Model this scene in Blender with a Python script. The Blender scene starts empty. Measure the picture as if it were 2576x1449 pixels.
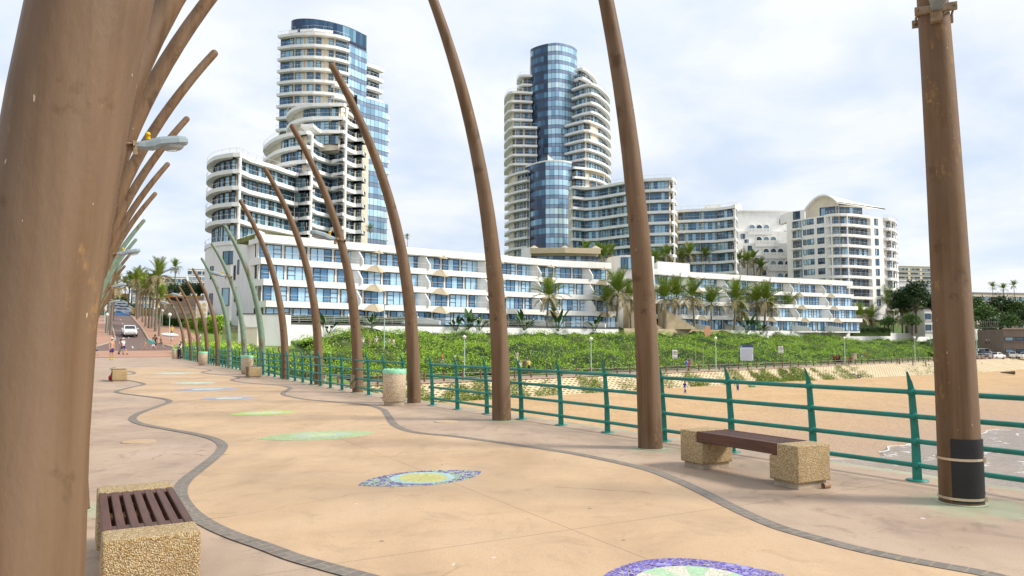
import bpy, bmesh, math, random
import numpy as np
from mathutils import Vector, Matrix, noise
R = math.radians
random.seed(7); rng = np.random.default_rng(7)
scn = bpy.context.scene
COL = scn.collection
# ------------------------------------------------------------------ camera model (photo measured at 2576 x 1449)
F, EYE, CX, CY = 1900., 1.6, 1288., 724.5
TH = math.atan((858 - CY) / F); CT, ST = math.cos(TH), math.sin(TH)
def ray(px, py):
    v = (CY - py) / F
    return ((px - CX) / F, CT - v * ST, ST + v * CT)
def gnd(px, py, z=0.):
    d = ray(px, py); k = (z - EYE) / d[2]
    return Vector((d[0] * k, d[1] * k, z))
def pix(px, py, Y):
    d = ray(px, py); k = Y / d[1]
    return Vector((d[0] * k, Y, EYE + d[2] * k))
def px_x(px, Y, py=700):
    return pix(px, py, Y).x
PHI = math.atan((230 - CX) / F * CT)
U = Vector((math.sin(PHI), math.cos(PHI), 0)); V = Vector((math.cos(PHI), -math.sin(PHI), 0))
PIER_RZ = -PHI                       # local +y runs along the pier, local +x towards the sea side
def P(u, v, z=0.): return Vector((u * U.x + v * V.x, u * U.y + v * V.y, z))
def uv_of(p): return p[0] * U.x + p[1] * U.y, p[0] * V.x + p[1] * V.y
CS = Vector((.77, .638, 0)); LN = Vector((-.638, .77, 0))    # along the coast / landward
def st_of(x, y): return x * CS.x + y * CS.y, x * LN.x + y * LN.y
def S(s, t, z=0.): return Vector((s * CS.x + t * LN.x, s * CS.y + t * LN.y, z))
def on_t(px, T):
    k = (px - CX) / F * CT
    Y = T / (LN.x * k + LN.y)
    return k * Y, Y
def lerp_tab(tab, x):
    if x <= tab[0][0]: return tab[0][1]
    for (a, b), (c, d) in zip(tab, tab[1:]):
        if x <= c: return b + (d - b) * (x - a) / (c - a)
    return tab[-1][1]
def sstep(a, b, x):
    x = min(1, max(0, (x - a) / (b - a))); return x * x * (3 - 2 * x)
TP = [(-400, -12), (0, -7.6), (24, -6.35), (66, -5.3), (68.2, -5.2), (70.6, -3.0), (76, -3.0), (78, -2.5), (90, .1), (103, 2.1), (104.4, 2.3), (107, 4.3), (114, 4.4), (127, 15.5), (160, 17), (600, 24)]
RP = [(70, -.03), (84, 0), (100, .6), (110, 1.6), (117, 2.4), (130, 3.7), (165, 6.4), (230, 11), (500, 16)]
def G(x, y):
    s, t = st_of(x, y); u, v = uv_of((x, y))
    if t > 76 and s > 196: t = max(76, t - 10 * sstep(196, 208, s))
    a = lerp_tab(TP, t)
    if 80 < t < 104.6: a -= 1.5 * sstep(54, 42, s) * sstep(80, 90, t)
    if t < 68: return a
    b = lerp_tab(RP, u)
    k = min(1, max(0, (t - 98) / 12)); w = sstep(9.5 + 14.5 * k, 23 + 23 * k, v)
    g = b * (1 - w) + a * w
    return g if t > 71 else a + (g - a) * (t - 68) / 3
def hit(px, py, off=0.):
    d = ray(px, py); k = 8.
    while k < 700:
        if EYE + d[2] * k <= G(d[0] * k, d[1] * k) + off: break
        k *= 1.004
    return Vector((d[0] * k, d[1] * k, G(d[0] * k, d[1] * k) + off))
# ------------------------------------------------------------------ object bookkeeping
def tag(o, label=None, cat=None, group=None, kind=None):
    if label: o['label'] = label
    if cat: o['category'] = cat
    if group: o['group'] = group
    if kind: o['kind'] = kind
    return o
def thing(name, label, cat, loc=(0, 0, 0), rz=0., group=None):
    o = bpy.data.objects.new(name, None); COL.objects.link(o)
    o.empty_display_size = .1
    o.location = loc; o.rotation_euler = (0, 0, rz)
    return tag(o, label, cat, group)
def origin(p):
    v = Vector((0, 0, 0))
    while p is not None:
        v += p.location; p = p.parent
    return v
def dup(root, loc, rz, label=None, group=None, sc=None):
    def cp(o, par):
        c = o.copy(); COL.objects.link(c)
        if par is not None: c.parent = par
        for ch in o.children: cp(ch, c)
        return c
    r = cp(root, None)
    r.location = loc; r.rotation_euler = (0, 0, rz)
    if sc is not None: r.scale = (sc, sc, sc)
    if label: r['label'] = label
    if group: r['group'] = group
    return r
class MB:
    def __init__(s): s.v = []; s.f = []; s.m = []; s.uv = {}; s.sm = []
    def add(s, vs, fs, m=0, uvs=None, smooth=False):
        o = len(s.v); s.v += [tuple(p) for p in vs]
        for i, f in enumerate(fs):
            if uvs is not None: s.uv[len(s.f)] = uvs[i]
            s.f.append([o + k for k in f]); s.m.append(m); s.sm.append(smooth)
    def quad(s, a, b, c, d, m=0, uv=None): s.add([a, b, c, d], [(0, 1, 2, 3)], m, None if uv is None else [uv])
    def obox(s, o, ax, ay, az, m=0):
        o, ax, ay, az = map(Vector, (o, ax, ay, az))
        vs = [o, o + ax, o + ax + ay, o + ay, o + az, o + ax + az, o + ax + ay + az, o + ay + az]
        s.add(vs, [(0, 3, 2, 1), (4, 5, 6, 7), (0, 1, 5, 4), (1, 2, 6, 5), (2, 3, 7, 6), (3, 0, 4, 7)], m)
    def box(s, c, sz, m=0, rz=0., ch=0.):
        cx, cy, cz = c; a, b, h = sz[0] / 2, sz[1] / 2, sz[2] / 2
        co, si = math.cos(rz), math.sin(rz)
        def w(x, y, z): return (cx + x * co - y * si, cy + x * si + y * co, cz + z)
        if ch <= 0:
            vs = [w(x, y, z) for z in (-h, h) for x, y in ((-a, -b), (a, -b), (a, b), (-a, b))]
            s.add(vs, [(0, 3, 2, 1), (4, 5, 6, 7), (0, 1, 5, 4), (1, 2, 6, 5), (2, 3, 7, 6), (3, 0, 4, 7)], m); return
        def ring(aa, bb, z, k): return [w(x, y, z) for x, y in ((-aa + k, -bb), (aa - k, -bb), (aa, -bb + k), (aa, bb - k), (aa - k, bb), (-aa + k, bb), (-aa, bb - k), (-aa, -bb + k))]
        rs = [ring(a - ch, b - ch, -h, ch * .6), ring(a, b, -h + ch, ch), ring(a, b, h - ch, ch), ring(a - ch * .3, b - ch * .3, h - ch * .3, ch), ring(a - ch, b - ch, h, ch * .6)]
        s.loft(rs, m, smooth=False)
    def loft(s, rings, m=0, cap=True, smooth=True, close=True, uvs=False):
        n = len(rings[0]); vs = [p for r in rings for p in r]; fs = []; uu = []
        for i in range(len(rings) - 1):
            for j in range(n if close else n - 1):
                k = (j + 1) % n
                fs.append((i * n + j, i * n + k, (i + 1) * n + k, (i + 1) * n + j))
                uu.append([(j / n, i), ((j + 1) / n, i), ((j + 1) / n, i + 1), (j / n, i + 1)])
        s.add(vs, fs, m, uu if uvs else None, smooth)
        if cap and close:
            s.add(rings[0], [tuple(range(n))[::-1]], m); s.add(rings[-1], [tuple(range(n))], m)
    def tube(s, path, rad, n=8, m=0, cap=True, smooth=True, uvs=False):
        path = [Vector(p) for p in path]; rings = []
        if not hasattr(rad, '__len__'): rad = [rad] * len(path)
        prev = None
        for i, p in enumerate(path):
            d = (path[min(i + 1, len(path) - 1)] - path[max(i - 1, 0)]).normalized()
            if prev is None:
                a = d.cross(Vector((0, 0, 1)))
                if a.length < .05: a = d.cross(Vector((0, 1, 0)))
            else: a = prev - d * prev.dot(d)
            a.normalize(); prev = a; b = d.cross(a)
            rings.append([p + (a * math.cos(2 * math.pi * k / n) + b * math.sin(2 * math.pi * k / n)) * rad[i] for k in range(n)])
        s.loft(rings, m, cap, smooth, uvs=uvs)
    def lathe(s, prof, c=(0, 0, 0), n=16, m=0, smooth=True, cap=True):
        s.loft([[(c[0] + r * math.cos(2 * math.pi * k / n), c[1] + r * math.sin(2 * math.pi * k / n), c[2] + z) for k in range(n)] for r, z in prof], m, cap, smooth)
    def prism(s, poly, z0, z1, m=0):
        n = len(poly); lo = [(p[0], p[1], z0) for p in poly]; hi = [(p[0], p[1], z1) for p in poly]
        s.add(lo + hi, [tuple(range(n))[::-1], tuple(range(n, 2 * n))] + [(i, (i + 1) % n, n + (i + 1) % n, n + i) for i in range(n)], m)
    def sphere(s, c, r, m=0, nu=10, nv=6, sc=(1, 1, 1)):
        rings = []
        for i in range(nv + 1):
            a = -math.pi / 2 + math.pi * (i + .02 if i == 0 else i - .02 if i == nv else i) / nv
            rings.append([(c[0] + r * sc[0] * math.cos(a) * math.cos(2 * math.pi * k / nu), c[1] + r * sc[1] * math.cos(a) * math.sin(2 * math.pi * k / nu), c[2] + r * sc[2] * math.sin(a)) for k in range(nu)])
        s.loft(rings, m)
    def mesh(s, name, mats, off=None):
        me = bpy.data.meshes.new(name)
        vs = s.v if off is None else [(a - off.x, b - off.y, c - off.z) for a, b, c in s.v]
        me.from_pydata(vs, [], s.f)
        for m in mats: me.materials.append(m)
        me.polygons.foreach_set('material_index', s.m)
        me.polygons.foreach_set('use_smooth', s.sm)
        if s.uv:
            l = me.uv_layers.new(name='UVMap').data
            for i, u in s.uv.items():
                for k, c in zip(me.polygons[i].loop_indices, u): l[k].uv = c
        me.update(); return me
    def build(s, name, mats, parent=None):
        if not isinstance(mats, (list, tuple)): mats = [mats]
        me = s.mesh(name, mats, origin(parent) if parent is not None else None)
        o = bpy.data.objects.new(name, me); COL.objects.link(o)
        if parent is not None: o.parent = parent
        return o
def np_quads(name, verts, mats, parent=None, smooth=False):
    """verts: (N*4,3) array, one quad per four"""
    n = len(verts) // 4
    if parent is not None: verts = np.asarray(verts) - np.array(origin(parent))
    me = bpy.data.meshes.new(name)
    me.vertices.add(n * 4); me.vertices.foreach_set('co', np.ascontiguousarray(verts, dtype=np.float32).ravel())
    me.loops.add(n * 4); me.loops.foreach_set('vertex_index', np.arange(n * 4, dtype=np.int32))
    me.polygons.add(n); me.polygons.foreach_set('loop_start', np.arange(0, n * 4, 4, dtype=np.int32))
    me.update(calc_edges=True); me.validate()
    if not isinstance(mats, (list, tuple)): mats = [mats]
    for m in mats: me.materials.append(m)
    o = bpy.data.objects.new(name, me); COL.objects.link(o)
    if parent is not None: o.parent = parent
    return o
def leaves(centres, per, spread, size, up=.3, flat=.6):
    """random leaf quads around centres: returns (N*4,3)"""
    c = np.repeat(np.asarray(centres, dtype=float), per, axis=0); n = len(c)
    sp = np.asarray(spread if hasattr(spread, '__len__') else (spread,) * 3)
    c = c + rng.normal(size=(n, 3)) * sp
    a = rng.normal(size=(n, 3)); a[:, 2] *= flat; a[:, 2] += up; a /= np.linalg.norm(a, axis=1, keepdims=True)
    b = rng.normal(size=(n, 3)); b -= a * (a * b).sum(1, keepdims=True); b /= np.linalg.norm(b, axis=1, keepdims=True)
    l = size * rng.uniform(.6, 1.4, (n, 1)); w = l * rng.uniform(.35, .6, (n, 1))
    q = np.stack([c - b * w * .5, c + a * l * .45 + b * w * .15 - b * w * .3, c + a * l, c + b * w * .6 + a * l * .4], 1)
    return q.reshape(-1, 3)
# ------------------------------------------------------------------ materials
class NT:
    def __init__(s, m): s.t = m.node_tree; s.n = s.t.nodes; s.l = s.t.links
    def node(s, typ, **kw):
        n = s.n.new(typ)
        for k, v in kw.items():
            if k in n.inputs.keys(): s.put(n.inputs[k], v)
            else: setattr(n, k, v)
        return n
    def put(s, sock, v):
        if isinstance(v, bpy.types.NodeSocket): s.l.new(v, sock)
        else: sock.default_value = v
    def math(s, op, a, b=0., c=None):
        n = s.n.new('ShaderNodeMath'); n.operation = op; s.put(n.inputs[0], a); s.put(n.inputs[1], b)
        if c is not None: s.put(n.inputs[2], c)
        return n.outputs[0]
    def ramp(s, fac, stops, interp='LINEAR'):
        n = s.n.new('ShaderNodeValToRGB'); n.color_ramp.interpolation = interp
        e = n.color_ramp.elements
        while len(e) < len(stops): e.new(.5)
        for k, (p, c) in zip(e, stops):
            k.position = p; k.color = (*c, 1) if len(c) == 3 else c
        s.put(n.inputs[0], fac); return n.outputs[0]
    def mix(s, f, a, b, mode='MIX'):
        n = s.n.new('ShaderNodeMix'); n.data_type = 'RGBA'; n.blend_type = mode
        s.put(n.inputs[0], f)
        for i, c in ((6, a), (7, b)): s.put(n.inputs[i], c if isinstance(c, bpy.types.NodeSocket) else (*c, 1) if len(c) == 3 else c)
        return n.outputs[2]
    def co(s, kind='Object', scale=None, rot=None):
        n = s.n.new('ShaderNodeTexCoord').outputs[kind]
        if scale is not None or rot is not None:
            m = s.n.new('ShaderNodeMapping'); s.l.new(n, m.inputs[0])
            if scale is not None: m.inputs['Scale'].default_value = scale
            if rot is not None: m.inputs['Rotation'].default_value = rot
            n = m.outputs[0]
        return n
    def geo(s): return s.n.new('ShaderNodeNewGeometry')
    def noise(s, co, scale, detail=4., rough=.55, dist=0., out=0):
        n = s.node('ShaderNodeTexNoise', Vector=co, Scale=scale, Detail=detail, Roughness=rough, Distortion=dist)
        return n.outputs[out]
    def vor(s, co, scale, feature='F1', out='Distance', rnd=1.):
        n = s.n.new('ShaderNodeTexVoronoi'); n.feature = feature
        s.put(n.inputs['Vector'], co); n.inputs['Scale'].default_value = scale; n.inputs['Randomness'].default_value = rnd
        return n.outputs[out]
    def wn(s, co, out=0, dim='3D'):
        n = s.n.new('ShaderNodeTexWhiteNoise'); n.noise_dimensions = dim; s.put(n.inputs['Vector'], co); return n.outputs[out]
    def bump(s, h, strength=.3, dist=.02):
        n = s.node('ShaderNodeBump', Height=h, Strength=strength, Distance=dist); return n.outputs[0]
def M(name, base=None, rough=.7, metal=0., spec=.4, fn=None, **kw):
    m = bpy.data.materials.new(name); m.use_nodes = True
    t = NT(m); b = t.n['Principled BSDF']
    b.inputs['Roughness'].default_value = rough; b.inputs['Metallic'].default_value = metal
    b.inputs['Specular IOR Level'].default_value = spec
    if base is not None: b.inputs['Base Color'].default_value = (*base, 1)
    for k, v in kw.items(): b.inputs[k].default_value = v
    if fn:
        r = fn(t) or {}
        for k, v in r.items(): t.put(b.inputs[k], v)
    return m
def vary(base, amt=.25, scale=3., rough=.7, name='paint', stain=None, bump=0., kind='Object', metal=0., spec=.4, fine=0.):
    lo = tuple(c * (1 - amt) for c in base); hi = tuple(min(1, c * (1 + amt * .6)) for c in base)
    def fn(t):
        co = t.co(kind)
        c = t.ramp(t.noise(co, scale, 6, .6), [(.3, lo), (.7, hi)])
        if fine: c = t.mix(t.math('MULTIPLY', t.noise(co, scale * 30, 2), fine), c, tuple(k * .5 for k in base))
        if stain: c = t.mix(t.ramp(t.noise(t.co(kind, (1, 1, .15)), scale * 1.7, 5, .65), [(.52, (0, 0, 0)), (.75, (.7, .7, .7))]), c, stain)
        r = {'Base Color': c}
        if bump: r['Normal'] = t.bump(t.noise(co, scale * 8, 4), bump, .02)
        return r
    return M(name, rough=rough, fn=fn, metal=metal, spec=spec)
MAT = {}
def build_mats():
    A = MAT
    def deck(c1, c2, c3, nm, dirt):
        def fn(t):
            co = t.co('Object')
            c = t.ramp(t.noise(co, .55, 8, .62, .6), [(.3, c2), (.5, c1), (.72, c3)])
            c = t.mix(t.ramp(t.noise(t.co('Object', (1, .28, 1), (0, 0, .5)), .9, 6, .6), [(.5, (0, 0, 0)), (.75, (.55, .55, .55))]), c, tuple(k * .72 for k in c2))
            c = t.mix(t.ramp(t.noise(co, 60, 3), [(.35, (.35, .35, .35)), (.55, (0, 0, 0))]), c, tuple(k * .75 for k in c1))
            # wandering hairline cracks and small gum spots
            cw = t.node('ShaderNodeVectorMath', operation='ADD'); t.l.new(co, cw.inputs[0])
            nv = t.node('ShaderNodeTexNoise', Vector=co, Scale=1.3, Detail=5.); sc = t.node('ShaderNodeVectorMath', operation='SCALE'); t.l.new(nv.outputs[1], sc.inputs[0]); sc.inputs['Scale'].default_value = .9
            t.l.new(sc.outputs[0], cw.inputs[1])
            e = t.vor(cw.outputs[0], .33, 'DISTANCE_TO_EDGE')
            cr = t.math('MULTIPLY', t.ramp(e, [(0, (1, 1, 1)), (.007, (0, 0, 0))]), t.ramp(t.noise(co, .35, 2), [(.5, (0, 0, 0)), (.62, (.75, .75, .75))]))
            c = t.mix(cr, c, tuple(k * .5 for k in c2))
            # saw-cut joints: one along the pier, others across it
            def dot(d):
                n = t.node('ShaderNodeVectorMath', operation='DOT_PRODUCT'); t.l.new(co, n.inputs[0]); n.inputs[1].default_value = d; return n.outputs['Value']
            uu, vv = dot(tuple(U)), dot(tuple(V))
            j1 = t.math('LESS_THAN', t.math('ABSOLUTE', t.math('SUBTRACT', vv, 3.62)), .006)
            j2 = t.math('LESS_THAN', t.math('ABSOLUTE', t.math('SUBTRACT', t.math('FRACT', t.math('ADD', t.math('DIVIDE', uu, 4.6), .31)), .5)), .0014)
            c = t.mix(t.math('MULTIPLY', t.math('MAXIMUM', j1, j2), .55), c, tuple(k * .45 for k in c2))
            bl = t.math('MULTIPLY', t.ramp(t.noise(co, 1.9, 9, .72, .8), [(.53, (0, 0, 0)), (.66, (1, 1, 1))]), dirt)
            c = t.mix(bl, c, tuple(k * .55 for k in c2))
            c = t.mix(t.math('MULTIPLY', t.math('GREATER_THAN', t.noise(co, 5.5, 2), .76), .8), c, (.62, .58, .52))
            for (su, sv, sr) in ((4.35, 7.55, .75), (8.9, 7.35, .5), (13.5, 7.3, .45), (8.3, .02, .5)):
                q = P(su, sv); dn = t.node('ShaderNodeVectorMath', operation='DISTANCE'); t.l.new(co, dn.inputs[0]); dn.inputs[1].default_value = tuple(q)
                dd = t.math('ADD', t.math('DIVIDE', dn.outputs['Value'], sr), t.math('MULTIPLY', t.math('SUBTRACT', t.noise(co, 3.5, 6, .65), .5), 1.5))
                c = t.mix(t.ramp(dd, [(.45, (.62,) * 3), (.95, (0, 0, 0))]), c, (.36, .42, .27))
            g = t.vor(co, 1.5); gm = t.math('MULTIPLY', t.math('LESS_THAN', g, .03), .7)
            c = t.mix(gm, c, (.12, .09, .07))
            return {'Base Color': c, 'Normal': t.bump(t.noise(co, 45, 5), .35, .006), 'Roughness': t.ramp(t.noise(co, .9, 4), [(.3, (.45,) * 3), (.7, (.75,) * 3)])}
        return M(nm, spec=.15, fn=fn)
    A['deck'] = deck((.45, .33, .24), (.36, .265, .195), (.51, .385, .28), 'brown_concrete', .5)
    A['lane'] = deck((.54, .375, .23), (.44, .30, .185), (.60, .425, .27), 'peach_concrete', .28)
    A['apron'] = vary((.36, .36, .25), .3, .8, .8, 'green_stained_concrete', (.28, .38, .26))
    A['greenstain'] = vary((.40, .46, .31), .35, 2.5, .8, 'verdigris_stained_concrete', (.36, .50, .36))
    def cob(t):
        uv = t.co('UV')
        b = t.n.new('ShaderNodeTexBrick'); t.l.new(uv, b.inputs['Vector'])
        b.inputs['Scale'].default_value = 1.; b.inputs['Brick Width'].default_value = .17; b.inputs['Row Height'].default_value = .11; b.inputs['Mortar Size'].default_value = .008
        b.inputs['Color1'].default_value = (.20, .18, .16, 1); b.inputs['Color2'].default_value = (.27, .24, .21, 1); b.inputs['Mortar'].default_value = (.36, .29, .21, 1)
        c = t.mix(t.math('MULTIPLY', t.noise(t.co('Object'), 14, 5), .6), b.outputs[0], (.13, .115, .10))
        return {'Base Color': c, 'Normal': t.bump(t.noise(t.co('Object'), 30, 4), .6, .01)}
    A['cobble'] = M('grey_cobble', rough=.85, spec=.15, fn=cob)
    def tusk(pat):
        def fn(t):
            co = t.co('Object')
            st = t.noise(t.co('Object', (6, 6, .35)), 1.2, 6, .6)
            c = t.ramp(st, [(.28, (.085, .046, .02)), (.48, (.145, .081, .038)), (.7, (.20, .12, .063))])
            c = t.mix(t.ramp(t.noise(co, 1.1, 4), [(.45, (0, 0, 0)), (.7, (.6, .6, .6))]), c, (.19, .122, .072))
            c = t.mix(t.ramp(t.noise(t.co('Object', (3.2, 3.2, .16), (.02, .03, 0)), 1.1, 5, .6), [(.46, (0, 0, 0)), (.7, (.6, .6, .6))]), c, (.19, .135, .095))
            c = t.mix(t.ramp(t.noise(t.co('Object', (1.4, 1.4, 1.1)), 2.1, 6, .6), [(.60, (0, 0, 0)), (.68, (.7, .7, .7))]), c, (.075, .04, .016))
            rust = t.math('MULTIPLY', t.ramp(t.noise(t.co('Object', (2.2, 2.2, .9)), 1.6, 8, .7), [(.585, (0, 0, 0)), (.69, (1, 1, 1))]), t.ramp(t.noise(co, 22, 4), [(.45, (0, 0, 0)), (.6, (.8, .8, .8))]))
            c = t.mix(rust, c, (.42, .24, .07))
            if pat > .01:
                pm = t.ramp(t.noise(t.co('Object', (2.5, 2.5, .7)), 1.3, 7, .65), [(.62 - pat * .45, (0, 0, 0)), (.72 - pat * .45, (.9, .9, .9))])
                c = t.mix(pm, c, t.mix(t.noise(co, 6, 5), (.10, .17, .115), (.24, .34, .25)))
            g = t.noise(t.co('Object', (9, 9, 4)), 3, 3)
            c = t.mix(t.math('MULTIPLY', t.math('GREATER_THAN', g, .735), .8), c, (.55, .45, .33))
            return {'Base Color': c, 'Normal': t.bump(t.noise(t.co('Object', (3, 3, 1.2)), 6, 5), .25, .02), 'Roughness': t.ramp(st, [(.3, (.48,) * 3), (.7, (.7,) * 3)])}
        return M('weathered_bronze', metal=.1, spec=.3, fn=fn)
    A['tusk'] = tusk(.0); A['tusk_green'] = tusk(.62); A['tusk_mid'] = tusk(.3)
    def agg(t):
        co = t.co('Object'); v = t.n.new('ShaderNodeTexVoronoi'); t.l.new(co, v.inputs['Vector']); v.inputs['Scale'].default_value = 115
        c = t.ramp(t.node('ShaderNodeSeparateColor', Color=v.outputs['Color']).outputs[0], [(0, (.26, .15, .05)), (.25, (.5, .33, .13)), (.55, (.62, .43, .2)), (.8, (.7, .55, .32)), (1, (.76, .66, .45))])
        c = t.mix(t.ramp(v.outputs['Distance'], [(.35, (0, 0, 0)), (.7, (.8, .8, .8))]), c, (.3, .22, .12))
        c = t.mix(t.ramp(t.noise(co, 3, 4), [(.5, (0, 0, 0)), (.8, (.35, .35, .35))]), c, (.3, .2, .1))
        return {'Base Color': c, 'Normal': t.bump(t.math('MULTIPLY', v.outputs['Distance'], -1), .9, .012)}
    A['agg'] = M('exposed_aggregate', rough=.7, fn=agg)
    def aggp(t):
        co = t.co('Object'); v = t.n.new('ShaderNodeTexVoronoi'); t.l.new(co, v.inputs['Vector']); v.inputs['Scale'].default_value = 60
        c = t.ramp(t.node('ShaderNodeSeparateColor', Color=v.outputs['Color']).outputs[0], [(0, (.34, .23, .14)), (.4, (.58, .45, .31)), (1, (.68, .57, .42))])
        return {'Base Color': c, 'Normal': t.bump(t.math('MULTIPLY', v.outputs['Distance'], -1), .8, .012)}
    A['aggpale'] = M('pale_aggregate', rough=.75, fn=aggp)
    def wood(t):
        n = t.noise(t.co('Object', (30, 1.5, 30)), 1.5, 6, .6)
        return {'Base Color': t.ramp(n, [(.3, (.055, .023, .015)), (.7, (.13, .053, .033))]), 'Normal': t.bump(n, .2, .005)}
    A['wood'] = M('dark_hardwood', rough=.5, fn=wood)
    A['plinth'] = vary((.40, .33, .24), .3, 6, .85, 'plinth_concrete', (.2, .17, .12))
    A['rail'] = vary((.010, .205, .16), .2, 4, .42, 'teal_paint', (.012, .15, .115), .05, spec=.5)
    A['steel'] = vary((.42, .44, .44), .15, 8, .4, 'galvanised_steel', metal=.6)
    A['lampgrey'] = vary((.27, .33, .36), .12, 8, .45, 'grey_lamp_paint')
    A['bracket'] = vary((.32, .24, .15), .4, 14, .7, 'rusty_bracket', (.28, .13, .05))
    A['lampglass'] = M('lamp_glass', (.75, .77, .76), .08, spec=.6, **{'Transmission Weight': .75, 'IOR': 1.3})
    A['yellow'] = M('yellow_plastic', (.8, .5, .02), .4)
    A['black'] = vary((.012, .012, .014), .3, 5, .45, 'black_plate')
    A['strap'] = M('steel_strap', (.6, .5, .36), .35, .7)
    A['white'] = vary((.86, .85, .82), .05, .35, .6, 'white_render', (.66, .62, .54))
    A['whiteb'] = vary((.86, .855, .83), .05, .5, .55, 'white_balcony', (.72, .66, .54))
    A['cream'] = vary((.70, .63, .50), .08, .5, .7, 'cream_wall')
    A['soffit'] = vary((.74, .70, .62), .06, .5, .7, 'pale_soffit')
    A['frame'] = M('dark_window_frame', (.025, .03, .035), .4)
    A['railw'] = M('pale_metal_railing', (.62, .60, .58), .4, .3)
    def glass(base, curt, amt):
        def fn(t):
            oi = t.n.new('ShaderNodeObjectInfo'); uv = t.co('UV')
            f = t.node('ShaderNodeVectorMath', operation='FLOOR'); t.l.new(uv, f.inputs[0])
            ad = t.node('ShaderNodeVectorMath', operation='ADD'); t.l.new(f.outputs[0], ad.inputs[0])
            cb = t.node('ShaderNodeCombineXYZ', Z=t.math('MULTIPLY', oi.outputs['Random'], 137.)); t.l.new(cb.outputs[0], ad.inputs[1])
            w = t.wn(ad.outputs[0])
            k = t.math('MULTIPLY', t.math('GREATER_THAN', w, 1 - amt), t.ramp(t.noise(t.co('UV', (9, .2, 1)), 1, 2), [(.3, (.55,) * 3), (.7, (.95,) * 3)]))
            c = t.mix(k, t.mix(w, tuple(x * .55 for x in base), base), curt)  # pane blue stands in for reflected sky and curtains
            return {'Base Color': c, 'Metallic': t.math('SUBTRACT', .34, t.math('MULTIPLY', k, .2))}
        return M('sky_toned_window_glass', rough=.06, spec=.7, fn=fn)
    A['glass'] = glass((.11, .25, .40), (.40, .64, .78), .45)
    A['glassm'] = glass((.12, .24, .32), (.38, .58, .68), .4)
    A['glassd'] = glass((.07, .14, .21), (.28, .44, .55), .3)
    A['glassl'] = glass((.16, .36, .58), (.50, .74, .92), .6)
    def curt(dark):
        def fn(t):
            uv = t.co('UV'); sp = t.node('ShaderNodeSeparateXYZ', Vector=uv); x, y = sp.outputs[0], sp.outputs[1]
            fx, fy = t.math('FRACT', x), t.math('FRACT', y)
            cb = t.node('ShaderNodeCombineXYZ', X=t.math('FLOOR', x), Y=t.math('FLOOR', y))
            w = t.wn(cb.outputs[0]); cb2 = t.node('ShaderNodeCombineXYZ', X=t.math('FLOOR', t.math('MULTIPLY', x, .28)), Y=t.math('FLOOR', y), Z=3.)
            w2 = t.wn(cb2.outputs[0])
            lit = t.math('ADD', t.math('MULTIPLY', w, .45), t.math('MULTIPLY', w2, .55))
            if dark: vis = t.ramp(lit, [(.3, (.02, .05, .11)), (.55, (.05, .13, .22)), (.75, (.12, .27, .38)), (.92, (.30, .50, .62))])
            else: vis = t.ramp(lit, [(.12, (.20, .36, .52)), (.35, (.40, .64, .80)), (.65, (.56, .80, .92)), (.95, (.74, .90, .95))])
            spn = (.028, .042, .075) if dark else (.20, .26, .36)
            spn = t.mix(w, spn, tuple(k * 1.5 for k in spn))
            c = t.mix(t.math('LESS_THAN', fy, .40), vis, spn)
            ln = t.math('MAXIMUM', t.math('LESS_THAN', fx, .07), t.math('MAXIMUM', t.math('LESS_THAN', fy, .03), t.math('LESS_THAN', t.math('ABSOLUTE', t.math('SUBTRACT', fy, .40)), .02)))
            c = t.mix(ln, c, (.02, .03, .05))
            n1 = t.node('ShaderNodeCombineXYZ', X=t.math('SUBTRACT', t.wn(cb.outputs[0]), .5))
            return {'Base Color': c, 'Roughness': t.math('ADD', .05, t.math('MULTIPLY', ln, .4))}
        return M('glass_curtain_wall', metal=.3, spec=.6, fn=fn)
    A['curtain'] = curt(False); A['curtaind'] = curt(True)  # bright and dark colourings of the same glass
    def leafm(cols, nm, rough=.5, tr=.0):
        def fn(t):
            g = t.geo(); w = t.n.new('ShaderNodeObjectInfo').outputs['Random']
            n = t.noise(t.co('Object'), .22, 4)
            n2 = t.noise(t.co('Object'), 1.1, 3)  # finer noise darkens clumps, painting in shaded gaps between leaves
            f = t.math('ADD', t.math('MULTIPLY', g.outputs['Random Per Island'], .38), t.math('ADD', t.math('MULTIPLY', n, .45), t.math('MULTIPLY', t.math('SUBTRACT', n2, .42), .95)))
            f = t.math('ADD', f, t.math('MULTIPLY', t.math('SUBTRACT', w, .5), .15))
            return {'Base Color': t.ramp(f, [(.2 + .6 * i / (len(cols) - 1), c) for i, c in enumerate(cols)])}
        return M(nm, rough=rough, spec=.3, fn=fn)
    A['bush'] = leafm([(.06, .14, .010), (.16, .33, .018), (.29, .48, .03), (.40, .57, .055), (.44, .50, .16)], 'bush_leaves')
    A['olive'] = leafm([(.09, .13, .03), (.20, .25, .08), (.30, .34, .15)], 'olive_leaves')
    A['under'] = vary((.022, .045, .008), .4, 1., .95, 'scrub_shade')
    A['bushd'] = leafm([(.012, .035, .01), (.03, .07, .018), (.05, .10, .025)], 'dark_leaves')
    A['bushm'] = leafm([(.03, .075, .012), (.06, .13, .02), (.11, .18, .035)], 'mid_leaves')
    A['creeper'] = leafm([(.08, .15, .015), (.20, .30, .03), (.32, .36, .08)], 'creeper_leaves')
    A['palm'] = leafm([(.10, .17, .018), (.20, .28, .03), (.36, .40, .07)], 'palm_fronds')
    A['palmdry'] = leafm([(.17, .14, .06), (.30, .25, .12), (.42, .36, .20)], 'dry_fronds')
    A['banana'] = leafm([(.02, .06, .012), (.05, .12, .02), (.10, .18, .03)], 'strelitzia_leaves')
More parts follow.
